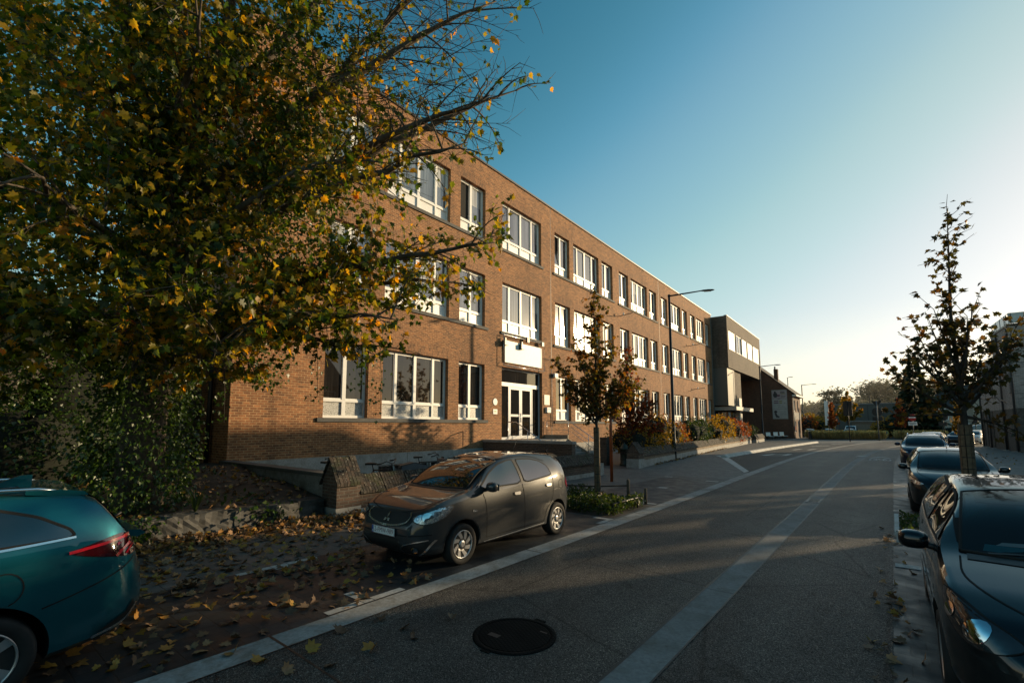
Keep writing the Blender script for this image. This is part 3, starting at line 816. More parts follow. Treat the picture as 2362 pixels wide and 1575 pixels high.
dp = MB(); dp.tube([(.06,9.05,5.6),(.06,9.05,1.9)], .02, 6); dp.tube([(.05,8.1,6.0),(.05,9.05,6.0),(.05,9.05,5.6)], .012, 6)
dp.build('conduit', M['pipe'], school)

# adjoining lower wall left of the school corner, with a drain pipe
lw = MB(); lw.box(-9.0,-2.2,S0-9.0,S0-.01,-.1,5.4); lw.box(-2.3,-2.0,S0-9.0,S0-.01,5.402,5.5,1)
an = empty('school_annex', P0, FAC, 'low dark brick annex set back left of the school corner', 'annex')
lw.build('wall', [M['brick_grey'], M['zinc']], an)
lw = MB(); lw.tube([(-1.2,S0-.12,5.3),(-1.2,S0-.12,.2)], .07, 10); lw.build('drain_pipe', M['metal_dark'], an)
lw = MB(); lw.poly([(-9,S0-9,5.41),(-2.3,S0-9,5.41),(-2.3,S0-.01,5.41),(-9,S0-.01,5.41)]); lw.build('roof', M['zinc'], an)

# ---------------------------------------------------------------- dark brick extension
ex = empty('modern_extension', P0, FAC, 'dark brick modern extension with overhanging upper storey at the school end', 'extension')
NX, E0, E1, ET, EB = 1.85, 46.52, 67.7, 15.62, 9.1
w = MB()
ws = [(47.3,51.0,11.5,13.9),(51.3,54.6,11.5,13.9),(54.8,58.1,11.5,13.9),(58.4,62.0,11.5,13.9),(62.2,67.1,11.5,13.9)]
holed_wall(w, ws, E0, E1, EB, ET, 0.25, 0, NX)
w.poly([(NX,E0,EB),(NX,E0,ET),(-12,E0,ET),(-12,E0,EB)]); w.poly([(NX,E1,EB),(-12,E1,EB),(-12,E1,ET),(NX,E1,ET)])
w.poly([(NX,E0,EB),(-12,E0,EB),(-12,E1,EB),(NX,E1,EB)]); w.poly([(NX,E0,ET),(NX,E1,ET),(-12,E1,ET),(-12,E0,ET)])
w.box(-12,-3.5,54,E1-.5,0,EB-.002); w.box(-6,NX-.35,50.4,54.6,0,EB-.002)
w.build('upper_wall', M['brick_dark'], ex, recalc=False)
t = MB(); t.box(-6,NX-.2,E0+.02,50.2,4.45,EB-.003); t.build('grey_panel', simple('ribbed_grey_panel', (0.105,0.10,0.088), 0.6, var=.06), ex)
t = MB(); t.box(-5,NX-.25,E0+.05,50.0,0,3.6); t.build('glazed_base', M['glass_dn'], ex)
t = MB(); t.box(-3,NX+.6,E0+.4,57.0,3.85,4.3); t.build('canopy', simple('grey_canopy', (0.33,0.31,0.28), 0.5, var=.08), ex)
t = MB(); t.box(-.05,.06,52.6,54.1,0,5.6,0,Matrix.Translation((NX-.3,0,0))); t.build('entrance_panel', simple('pale_door_panel', (0.5,0.48,0.44), 0.4, var=.1), ex)
t = MB(); t.box(-.05,.08,E0-.35,E0-.2,0,ROOF-.4); t.build('down_pipe', M['pipe'], ex)
for i, (a, b, z0, z1) in enumerate(ws):
    t = MB(); e0, e1 = NX-.14, NX-.06
    t.box(e0,e1,a+.003,a+.08,z0+.003,z1-.003); t.box(e0,e1,b-.08,b-.003,z0+.003,z1-.003); t.box(e0,e1,a+.08,b-.08,z1-.08,z1-.003); t.box(e0,e1,a+.08,b-.08,z0+.003,z0+.08)
    t.box(e0,e1,(a+b)/2-.04,(a+b)/2+.04,z0+.08,z1-.08)
    f = t.build('window', M['white_frame'], ex)
    t = MB(); t.poly([(NX-.10,a+.05,z0+.05),(NX-.10,b-.05,z0+.05),(NX-.10,b-.05,z1-.05),(NX-.10,a+.05,z1-.05)])
    t.build('pane' if i == 1 else 'blind', M['glass_up'] if i == 1 else simple('drawn_white_blind', (0.72,0.70,0.66), 0.35, var=.06), f, recalc=False)
t = MB(); t.box(NX-.3,NX+.05,E0-.04,E1+.04,ET+.002,ET+.07); t.build('roof_edge', M['pipe'], ex)
# ---------------------------------------------------------------- street walls, piers
def gabled_pier(name, x0, x1, y0, y1, z_eave, z_ridge, plinth, label, body=True):
    t = empty(name, (0,0,0), 0, label, 'brick pier')
    b = MB(); xm = (x0+x1)/2
    b.box(x0,x1,y0,y1,plinth+.001,z_eave)
    b.prism([(x0,z_eave),(x1,z_eave),(xm,z_ridge-.05)], y0, y1, lambda q, z, h: (q, h, z))
    b.build('brickwork', M['brick_old'], t)
    b = MB(); b.box(x0-.02,x1+.02,y0-.02,y1+.02,-.02,plinth); b.build('plinth', M['plinth'], t)
    # rows of tiles on both slopes
    b = MB()
    for sgn in (-1, 1):
        xe = (x1+.07) if sgn > 0 else (x0-.07)
        n_ = max(2, int((y1-y0+.08)/.075))
        for k in range(n_):
            ya = y0-.04+(y1-y0+.08)*k/n_; yb = ya+(y1-y0+.08)/n_*.88
            j = rng.uniform(-.008, .008)
            for (t0, t1) in ((0,.2),(.2,.4),(.4,.6),(.6,.8),(.8,1.02)):
                if rng.random() < .04: continue
                j = rng.uniform(-.010,.010)
                xa, za = xm+(xe-xm)*t0, z_ridge+(z_eave-.06-z_ridge)*t0
                xb, zb = xm+(xe-xm)*t1, z_ridge+(z_eave-.06-z_ridge)*t1
                o_ = .024+j
                b.poly([(xa,ya,za+o_),(xa,yb,za+o_),(xb,yb,zb+o_+.012),(xb,ya,zb+o_+.012)])
                b.poly([(xb,ya,zb+o_+.012),(xb,yb,zb+o_+.012),(xb,yb,zb-.03),(xb,ya,zb-.03)])
                b.poly([(xa,yb,za+o_),(xb,yb,zb+o_+.012),(xb,yb,zb-.03),(xa,yb,za-.03)])
                b.poly([(xa,ya,za+o_),(xb,ya,zb+o_+.012),(xb,ya,zb-.03),(xa,ya,za-.03)])
    b.build('tiled_cap', M['coping'], t, recalc=False)
    return t
def street_wall(name, pts, thick, z_pl, z_br, z_ridge, label, tile=0.075, body=None):
    """low wall whose street face follows pts (x,y); coping of tiles sloping to the street"""
    t = empty(name, (0,0,0), 0, label, 'garden wall')
    br, pl, cp = MB(), MB(), MB()
    for (xa, ya), (xb, yb) in zip(pts[:-1], pts[1:]):
        L = math.hypot(xb-xa, yb-ya); ang = math.atan2(-(xb-xa), yb-ya)
        Mx = Matrix.Translation((xa, ya, 0)) @ Matrix.Rotation(ang, 4, 'Z')
        br.box(-thick,0,0,L,z_pl+.001,z_br,0,Mx)
        pl.box(-thick-.02,0.02,0,L,-.02,z_pl,0,Mx)
        n_ = int(L/tile)
        for k in range(n_):
            y0, y1 = k*L/n_, (k+.87)*L/n_
            if k % 9 == 8: y1 = (k+.6)*L/n_
            j = rng.uniform(-.009, .009)
            rx, ex_ = -thick*.55, .08
            P = lambda x, y, z: tuple(Mx @ Vector((x, y, z)))
            for t0, t1 in ((0,.26),(.26,.5),(.5,.76),(.76,1.0)):
                j = rng.uniform(-.009, .009)
                xA, zA = rx+(ex_-rx)*t0, z_ridge+(z_br+.02-z_ridge)*t0
                xB, zB = rx+(ex_-rx)*t1, z_ridge+(z_br+.02-z_ridge)*t1
                o_ = j+.016
                cp.poly([P(xA,y0,zA+o_),P(xB,y0,zB+o_+.012),P(xB,y1,zB+o_+.012),P(xA,y1,zA+o_)])
                cp.poly([P(xB,y0,zB+o_+.012),P(xB,y0,zB-.03),P(xB,y1,zB-.03),P(xB,y1,zB+o_+.012)])
                cp.poly([P(xA,y0,zA+o_),P(xA,y0,zA-.03),P(xB,y0,zB-.03),P(xB,y0,zB+o_+.012)])
                cp.poly([P(xA,y1,zA+o_),P(xB,y1,zB+o_+.012),P(xB,y1,zB-.03),P(xA,y1,zA-.03)])
        P = lambda x, y, z: tuple(Mx @ Vector((x, y, z)))
        cp.poly([P(-thick-.06,0,z_br),P(-thick*.55,0,z_ridge),P(-thick*.55,L,z_ridge),P(-thick-.06,L,z_br)])
        cp.poly([P(-thick-.06,0,z_br),P(.06,0,z_br+.012),P(-thick*.55,0,z_ridge-.01)]); cp.poly([P(-thick-.06,L,z_br),P(.06,L,z_br+.012),P(-thick*.55,L,z_ridge-.01)])
        cp.poly([P(-thick-.06,0,z_br+.003),P(.06,0,z_br+.003),P(.06,L,z_br+.003),P(-thick-.06,L,z_br+.003)])
    br.build('brickwork', M['brick_old'] if body is None else body, t); pl.build('plinth', M['plinth'], t)
    cp.build('tiled_coping', M['coping'], t, recalc=False)
    return t
gabled_pier('brick_pier', -9.88, -9.30, 5.60, 6.17, 0.78, 1.27, 0.22, 'old brick pier with a small tiled gable roof beside the grey hatchback')
street_wall('street_wall', [(-9.36,6.18),(-9.30,17.0)], 0.36, 0.15, 0.48, 0.86, 'low old brick wall with mossy sloping tile coping behind the grey hatchback')
es = MB(); es.box(-9.68,-9.24,17.01,17.40,-.02,.46); 
tag(es.build('end_stone', M['plinth']), 'square pale concrete end block of the low wall behind the young tree', 'stone block')
gabled_pier('brick_pier', -9.86, -9.28, 20.85, 21.45, 0.74, 1.18, 0.42, 'old gabled brick pier at the far side of the school gateway')
street_wall('street_wall', [(-9.40,21.46),(-10.30,31.3),(-11.30,42.0),(-12.55,58.5)], 0.36, 0.32, 0.50, 0.90, 'long low brick wall with tile coping in front of the autumn shrubs', 0.16,
            brick('sun_toned_brick', (0.27,0.20,0.14), (0.20,0.15,0.105), (0.22,0.19,0.15), 0.22, 0.065, 0.012, 0.008))  # wall brick lightened in colour to carry sunlight on this stretch
street_wall('street_wall', [(-12.25,59.6),(-12.75,66.6)], 0.36, 0.32, 0.50, 0.95, 'short far piece of low tiled wall just before the white benches', 0.16)
gp = MB(); gp.box(-11.7,-11.2,21.4,21.9,-.02,1.32); gp.box(-11.74,-11.16,21.36,21.94,1.322,1.38)
tag(gp.build('gate_pier', M['brick_old']), 'square brick pier behind the staked young tree near the school steps', 'brick pier')
# yard wall at right angles to the street
yw = empty('yard_wall', (0,0,0), 0, 'rendered yard wall with flat dark coping running from pier to school corner', 'garden wall')
b = MB(); b.box(-15.98,-9.89,5.72,5.96,-.02,.84); b.build('render', M['render'], yw)
b = MB(); b.box(-15.98,-9.86,5.66,6.02,.842,.92); b.build('coping', M['bluestone'], yw)

# dry stone edging of the raised garden
def stone_row():
    b = MB(); y = -14.0; k = 0
    while y < 5.4:
        L = rng.uniform(.34, .62); h = rng.uniform(.37, .44); x0 = -9.70+rng.uniform(-.03,.03)
        p = Vector((x0-.18, y+L/2, h/2))
        # irregular block: subdivided box, jittered
        bm = bmesh.new(); bmesh.ops.create_cube(bm, size=1.0)
        bmesh.ops.subdivide_edges(bm, edges=bm.edges[:], cuts=5, use_grid_fill=True)
        for v in bm.verts:
            q = v.co*2; q = q*(1-0.022*(q.length-1))/2
            v.co = Vector((q.x*.46, q.y*(L+.012), q.z*h)) + Vector((rng.uniform(-.018,.018), rng.uniform(-.012,.012), rng.uniform(-.014,.014)))
        base = len(b.v)
        for v in bm.verts: b.v.append(tuple(v.co+p))
        bm.verts.index_update()
        for f in bm.faces: b.face([base+v.index for v in f.verts], 0, False)
        bm.free(); y += L
    b.box(-10.0,-9.74,-14,5.4,-.02,.35,1)
    return b.build('stone_edging', [concrete('rough_stone', (0.075,0.074,0.071), 0.9, 0.8, (0.35,0.35,0.30)), M['soil']])
tag(stone_row(), 'rough grey stone block edging holding up the leafy garden bed', 'stone wall')
# raised garden ground
def garden_z(x, y):
    t = min(1, max(0, (-9.75-x)/4.5)); s = min(1, max(0, (y+1)/6.6))
    return 0.36+0.42*t+0.03*math.sin(x*2.1+y*1.3)+0.03*math.sin(y*2.9-x)+0.05*s*t
gb = MB(); nx, ny = 26, 60
for i in range(nx+1):
    for j in range(ny+1):
        x = -9.78-i*(16.5-9.78)/nx; y = -14+j*(5.7+14)/ny
        gb.v.append((x, y, garden_z(x, y)+rng.uniform(-.015,.015)))
for i in range(nx):
    for j in range(ny):
        a = i*(ny+1)+j; gb.face([a, a+1, a+ny+2, a+ny+1], 0, True)
tag(gb.build('garden_soil', M['soil']), kind='structure')

# ---------------------------------------------------------------- street lamps
def street_lamp(x, y, H, adx, ady, label, r=0.075, alen=2.6, tilt=0.10):
    t = empty('street_lamp', (x, y, 0), math.atan2(ady, adx), label, 'street lamp', 'street lamps on the school side')
    b = MB(); b.tube([(0,0,-.02),(0,0,1.2),(0,0,1.22),(0,0,H)], [r*1.45,r*1.45,r*1.15,r*.78], 12); b.build('pole', M['metal_dark'], t)
    b = MB(); b.tube([(-.08,0,H-.10),(alen-.75,0,H+tilt)], [.055,.035], 8); b.build('arm', M['metal_dark'], t)
    b = MB()
    secs = [(0,.05,.035),(.12,.10,.05),(.4,.15,.055),(.62,.12,.045),(.74,.05,.02)]
    for k, (dx, wy, hz) in enumerate(secs):
        for a in range(12):
            an = 2*PI*a/12
            b.v.append((alen-.80+dx, wy*math.cos(an), H+tilt+hz*math.sin(an)))
    for k in range(len(secs)-1):
        for a in range(12): b.face([k*12+a, k*12+(a+1)%12, (k+1)*12+(a+1)%12, (k+1)*12+a], 0, True)
    b.face(list(range(12))); b.face([48+a for a in range(12)])
    h = b.build('lamp_head', M['metal_dark'], t)
    b = MB(); b.box(alen-.62,alen-.24,-.09,.09,H+tilt-.062,H+tilt-.05); b.build('lens', simple('lamp_lens', (0.5,0.5,0.46), 0.3), h)
    b = MB(); b.box(-.035,.035,-.12,-.075,2.9,3.2); b.build('service_box', M['metal_dark'], t)
    return t
street_lamp(-10.0, 27.45, 9.80, .92, .40, 'tall dark street lamp at the low wall, nearest of the row', 0.085)
street_lamp(-13.3, 68.7, 9.80, .92, .40, 'second street lamp standing beyond the shrubs before the gable house', 0.095)
street_lamp(-13.3, 105.8, 9.80, .92, .40, 'thin far street lamp against the wooded hill right of the gable', 0.10)
street_lamp(-14.9, 101.0, 10.9, .92, .40, 'small lamp top showing over the gable house roof', 0.08, 1.0)
street_lamp(-3.6, 128.0, 8.7, -.9, -.3, 'faint far lamp behind the give way sign', 0.10, 1.3)
street_lamp(4.0, 112.0, 9.0, -.9, -.3, 'pale far lamp post in front of the tall conifer', 0.09, 1.3)

# ---------------------------------------------------------------- signs
def post(b, h, r=.038, x=0, y=0): b.tube([(x,y,-.02),(x,y,h)], r, 10)
t = empty('orange_sign', (-7.9, 15.45, 0), 0, 'orange post with a brown backed sign plate beside the young tree', 'sign')
b = MB(); b.tube([(0,0,-.02),(0,0,3.1)], .055, 10); b.build('post', M['orange'], t)
b = MB(); b.box(-.24,.22,.058,.075,2.24,3.10); p_ = b.build('plate', M['orange_back'], t)
b = MB(); b.box(-.25,.23,.0755,.09,2.23,3.11); b.build('rim', M['blue_paint'], p_)
def disc(b, r, z, y0, y1, n=28, mi=0):
    b.prism([(r*math.cos(2*PI*k/n), z+r*math.sin(2*PI*k/n)) for k in range(n)], y0, y1, lambda q, zz, h: (q, h, zz), mi)
t = empty('direction_sign', (-4.2, 71.0, 0), R(-8), 'black backed rectangular sign panel on a single post before the grass bed', 'sign')
b = MB(); post(b, 5.0, .05); b.build('post', M['metal_dark'], t)
b = MB(); b.box(-.50,.44,.05,.08,3.15,4.95); p_ = b.build('panel', M['black'], t)
b = MB(); b.box(-.50,.44,.03,.048,3.78,3.83); b.box(-.03,.03,.03,.048,3.15,4.95); b.build('clamp_rail', M['metal_dark'], p_)
t = empty('priority_sign', (-1.55, 79.5, 0), R(-5), 'sign post with backs of an inverted triangle, a disc and a plate', 'sign')
b = MB(); post(b, 5.3, .075); b.build('post', M['pipe'], t)
b = MB(); b.prism([(-.55,5.25),(.55,5.25),(0,4.35)], .08, .11, lambda q, z, h: (q, h, z)); b.build('triangle_plate', M['black'], t)
b = MB(); disc(b, .58, 3.78, .08, .11); b.build('round_plate', M['black'], t)
b = MB(); b.box(-.55,.55,.08,.11,2.6,3.12); b.build('lower_plate', M['black'], t)
t = empty('no_entry_sign', (1.9, 76.0, 0), R(-10), 'red and white no entry sign with a white plate under it', 'sign')
b = MB(); post(b, 3.3, .045); b.build('post', M['pipe'], t)
b = MB(); disc(b, .42, 2.95, -.09, -.06); p_ = b.build('disc', M['red_paint'], t)
b = MB(); b.box(-.33,.33,-.10,-.092,2.88,3.02); b.build('white_bar', M['white_board'], p_)
b = MB(); b.box(-.42,.42,-.09,-.06,1.98,2.44); p_ = b.build('plate', M['white_board'], t)
b = MB()
for k in range(9): b.box(-.36+k*.08,-.36+k*.08+.05,-.094,-.091,2.22,2.30)
for k in range(6): b.box(-.26+k*.09,-.26+k*.09+.06,-.094,-.091,2.08,2.15)
b.build('lettering', M['black'], p_)
t = empty('round_sign', (5.3, 86.0, 0), R(-10), 'dark round sign back above the hedge before the pale house', 'sign')
b = MB(); post(b, 3.6, .05); b.build('post', M['metal_dark'], t)
b = MB(); disc(b, .52, 3.15, .05, .08); b.build('round_plate', M['black'], t)
b = MB(); b.box(-.5,.35,.05,.08,1.9,2.45); b.build('lower_plate', M['black'], t)
t = empty('triangle_sign', (8.2, 84.0, 0), R(-12), 'dark upright triangular sign back in front of the pale house', 'sign')
b = MB(); post(b, 2.9, .045); b.build('post', M['metal_dark'], t)
b = MB(); b.prism([(-.42,2.2),(.42,2.2),(0,2.95)], .05, .08, lambda q, z, h: (q, h, z)); b.build('triangle_plate', M['black'], t)
t = empty('keep_right_sign', (-.9, 86.0, 0), R(-8), 'low round sign with a pale rim beside the yellow bin', 'sign')
b = MB(); post(b, .95, .04); b.build('post', M['metal_dark'], t)
b = MB(); disc(b, .36, .95, -.05, -.02); p_ = b.build('disc', simple('yellow_green_rim', (0.4,0.42,0.12), 0.5), t)
b = MB(); disc(b, .26, .95, -.058, -.052); b.build('face', simple('slate_face', (0.08,0.11,0.15), 0.5), p_)
t = empty('flag_banner', (-8.4, 96.0, 0), R(10), 'tall narrow white and red banner flag on a pole by the car park', 'flag')
b = MB(); post(b, 6.2, .05); b.build('pole', M['pipe'], t)
b = MB(); b.prism([(.05,2.0),(.75,2.1),(.55,4.5),(.62,6.1),(.05,6.15)], -.015, .0, lambda q, z, h: (q-.6, h, z)); 
b.build('cloth', M['white_board'], t)
b = MB(); b.prism([(.76,2.1),(.95,2.15),(.70,4.5),(.72,6.0),(.63,6.1),(.56,4.5)], -.015, .0, lambda q, z, h: (q-.6, h, z)); b.build('red_edge', M['red_paint'], t)
t = empty('wheelie_bin', (-2.3, 88.0, 0), R(15), 'yellow wheelie bin left of the low round sign', 'bin')
b = MB(); b.prism([(-.3,0),(.3,0),(.36,1.0),(-.36,1.0)], -.3, .3, lambda q, z, h: (q, h, z)); b.build('body', simple('olive_bin', (0.22,0.20,0.03), 0.5), t)
b = MB(); b.box(-.38,.38,-.36,.34,1.002,1.10); b.build('lid', M['yellow_paint'], t)
t = empty('litter_bin', (-10.45, 21.85, 0), 0, 'dark green domed litter bin beside the gabled gate pier', 'litter bin')
b = MB(); b.lathe([(.24,0),(.24,.10),(.21,.12),(.21,.78),(.26,.80),(.26,.86),(.21,.88),(.17,.98),(.10,1.06),(.03,1.09),(.03,1.14),(.0,1.15)], 20); b.build('body', M['green_paint'], t)
b = MB(); b.lathe([(.215,.30),(.225,.31),(.225,.34),(.215,.35)], 20); b.box(-.12,.12,-.235,-.20,.58,.70); b.build('rim', M['metal_dark'], t)

# three white seats on dark blocks by the gable
for i, (x, y) in enumerate(((-13.75,75.6),(-13.25,78.2),(-12.85,80.6))):
    t = empty('bench', (x, y, 0), R(-62), ('white bench nearest the low wall end', 'middle white bench of the three by the gable', 'white bench closest to the brick gable corner')[i], 'bench', 'white benches on dark blocks')
    b = MB(); b.box(-.75,.30,-.3,.3,-.02,.42); b.build('block', M['zinc'], t)
    b = MB()
    for k in range(5): b.box(-.62,.95,-.3+k*.122,-.3+k*.122+.105,.425,.47)
    b.build('seat', M['white_board'], t)
    b = MB(); Mx = Matrix.Translation((-.6,0,.47)) @ Matrix.Rotation(R(-14), 4, 'Y')
    for k in range(4): b.box(-.04,0,-.3,.3,.03+k*.135,.15+k*.135,0,Mx)
    b.box(-.06,-.045,-.2,-.15,0,.56,0,Mx); b.box(-.06,-.045,.15,.2,0,.56,0,Mx)
    b.build('backrest', M['white_board'], t)

# ---------------------------------------------------------------- bicycles in the yard
def bicycle(x, y, rz, label, col, lean=0.05):
    t = empty('bicycle', (x, y, 0.02), rz, label, 'bicycle', 'bicycles parked in the school yard')
    t.rotation_euler = (lean, 0, rz)
    fm = simple('bike_frame', col, 0.35, 0.4)
    b = MB()
    seat, bb, head, hd2 = (-.22,0,.78), (-.10,0,.28), (.38,0,.80), (.40,0,.70)
    for p, q, r in ((seat,bb,.016),(bb,hd2,.019),(seat,head,.016),(bb,(-.52,0,.34),.012),(seat,(-.52,0,.34),.010),(head,(.58,0,.34),.014)): b.tube([p, q], r, 6)
    b.build('frame', fm, t)
    for wx, nm in ((-.52,'wheel'),(.58,'wheel')):
        b = MB(); n_ = 28
        for k in range(n_):
            pass
        b.tube([(wx+.335*math.cos(2*PI*k/n_),0,.34+.335*math.sin(2*PI*k/n_)) for k in range(n_+1)], .018, 6, caps=False)
        wo = b.build(nm, M['rubber'], t)
        b = MB()
        for k in range(12): b.tube([(wx,0,.34),(wx+.32*math.cos(2*PI*k/12),0,.34+.32*math.sin(2*PI*k/12))], .003, 4)
        b.build('spokes', M['metal'], wo)
    b = MB(); b.tube([(.38,0,.80),(.35,0,.96)], .014, 6)
    b.tube([(.20,-.29,1.0),(.34,-.22,1.06),(.40,-.05,.98),(.40,.05,.98),(.34,.22,1.06),(.20,.29,1.0)], .013, 6)
    b.tube([(.20,-.29,1.0),(.10,-.30,.99)], .019, 6); b.tube([(.20,.29,1.0),(.10,.30,.99)], .019, 6)
    b.build('handlebar', M['metal_dark'], t)
    b = MB(); b.prism([(-.42,-.09),(-.40,.09),(-.12,.02),(-.12,-.02)], .92, .97, lambda q, w_, h: (q, w_, h)); b.tube([(-.22,0,.78),(-.25,0,.92)], .013, 6); b.build('saddle', M['black'], t)
    b = MB(); b.box(.50,.58,-.04,.04,.86,.94); b.build('headlight', M['black'], t)
    b = MB(); b.box(-.86,-.83,-.05,.05,.62,.70); b.build('tail_light', M['red_paint'], t)
    return t
bicycle(-12.5, 7.3, R(115), 'bicycle nearest the yard wall, its bars over the coping', (0.02,0.02,0.025))
bicycle(-10.7, 7.75, R(20), 'bicycle whose handlebar shows right of the tiled pier', (0.03,0.02,0.02), 0.1)
bicycle(-11.9, 10.3, R(60), 'bicycle whose dark bars show over the grey hatchback windscreen', (0.02,0.02,0.02))
bicycle(-11.6, 12.7, R(75), 'bicycle with bright chrome bars before the plinth near the porch', (0.10,0.10,0.10))
bicycle(-11.0, 15.2, R(85), 'bicycle with red tail light beside the dark porch wall', (0.03,0.01,0.01))
# grey scooter seat behind the wall
t = empty('scooter', (-10.45, 8.9, 0.02), R(80), 'parked scooter, only its dark seat showing over the tiled wall', 'scooter')
b = MB(); b.prism([(-.75,.55),(-.7,.86),(-.3,.93),(.1,.84),(.15,.45),(.5,.42),(.62,1.0),(.72,1.0),(.72,.3),(-.3,.25)], -.16, .16, lambda q, z, h: (q, h, z)); b.build('body', simple('scooter_paint', (0.10,0.12,0.14), 0.3), t)
b = MB(); b.prism([(-.78,.87),(-.3,.945),(.1,.86),(.1,.80),(-.75,.80)], -.14, .14, lambda q, z, h: (q, h*1.05, z)); b.build('seat', M['black'], t)
for wx in (-.55,.72):
    b = MB(); b.lathe([(.12,-.05),(.23,-.05),(.25,-.02),(.25,.02),(.23,.05),(.12,.05)], 20, 0, Matrix.Translation((wx,0,.25)) @ Matrix.Rotation(R(90),4,'X')); b.build('wheel', M['rubber'], t)

# ---------------------------------------------------------------- gable house with the poster board
gh = empty('gable_house', (-11.92, 84.0, 0), 0, 'old red brick house with a blank gable wall carrying a poster board', 'house')
W_, D_ = 10.8, 8.0
b = MB()
b.poly([(0,0,-.1),(-W_,0,-.1),(-W_,0,7.0),(-W_/2,0,11.85),(0,0,7.0)])
b.poly([(0,D_,-.1),(0,D_,7.0),(-W_/2,D_,11.85),(-W_,D_,7.0),(-W_,D_,-.1)]); b.poly([(-W_,0,-.1),(-W_,D_,-.1),(-W_,D_,7.0),(-W_,0,7.0)])
hw = [(1.5,2.6,4.2,6.0),(4.4,5.5,4.2,6.0),(1.5,2.6,.9,2.7),(4.3,5.6,0.05,2.8)]
holed_wall(b, hw, 0, D_, -.1, 7.0, .2)
b.build('wall', [M['brick_gable']], gh, recalc=False)
b = MB()
b.prism([(.45,6.72),(.45,6.84),(-W_/2,12.08),(-W_-.45,6.84),(-W_-.45,6.72),(-W_/2,11.9)], -.15, D_+.15, lambda q, z, h: (q, h, z)); r_ = b.build('roof', M['roof_tile'], gh)
b = MB(); b.box(-2.55,-1.98,1.2,1.8,8.3,11.0); b.tube([(-2.4,1.5,11.0),(-2.4,1.5,11.45)], .11, 8); b.build('chimney', M['brick_gable'], r_)
b = MB(); b.box(.02,.62,-.16,D_+.16,6.5,6.72); b.build('gutter', simple('white_gutter', (0.62,0.6,0.56), 0.5), gh)
b = MB(); b.tube([(.10,.12,6.5),(.10,.12,.1)], .055, 8); b.build('down_pipe', simple('teal_pipe', (0.22,0.28,0.27), 0.5), gh)
for (a, c, z0, z1) in hw:
    door_ = z0 < .5
    b = MB(); b.box(-.16,-.08,a+.002,a+.08,z0,z1-.002); b.box(-.16,-.08,c-.08,c-.002,z0,z1-.002); b.box(-.16,-.08,a+.08,c-.08,z1-.08,z1-.002); b.box(-.16,-.08,a+.08,c-.08,z0,z0+.08)
    f = b.build('door' if door_ else 'window', M['white_frame'], gh)
    b = MB(); b.poly([(-.12,a+.05,z0+.04),(-.12,c-.05,z0+.04),(-.12,c-.05,z1-.04),(-.12,a+.05,z1-.04)]); b.build('pane', M['glass_dn'], f, recalc=False)
b = MB(); b.box(.003,.03,0.4,D_-.4,2.95,4.05); b.build('render_band', M['render'], gh)
t = empty('letter_box', (-11.90, 84.35, 1.25), 0, 'small red letter box on the corner of the brick gable house', 'letter box')
b = MB(); b.box(.005,.20,-.2,.2,0,.62); b.build('body', M['red_paint'], t)
b = MB(); b.box(.201,.206,-.13,.13,.46,.50); b.build('slot', M['black'], t)
pb = empty('poster_board', (-13.65, 83.97, 0), 0, 'framed board with three pale posters on the brick gable', 'poster board')
b = MB(); b.box(-1.06,1.06,-.06,-.005,2.98,7.55); b.build('frame', simple('worn_frame', (0.30,0.30,0.28), 0.6), pb)
pale = simple('faded_pink_poster', (0.36,0.30,0.31), 0.6, var=.12, vscale=2)
pale2 = simple('faded_white_poster', (0.40,0.385,0.37), 0.6, var=.10, vscale=2)
dk, pk, yl = simple('print_dark', (0.05,0.045,0.05), .7), simple('print_plum', (0.16,0.07,0.10), .7), simple('print_gold', (0.26,0.22,0.06), .7)
def bars(b, rows, y=-.067):
    for x0, x1, z0, z1 in rows: b.box(x0, x1, y-.003, y, z0, z1)
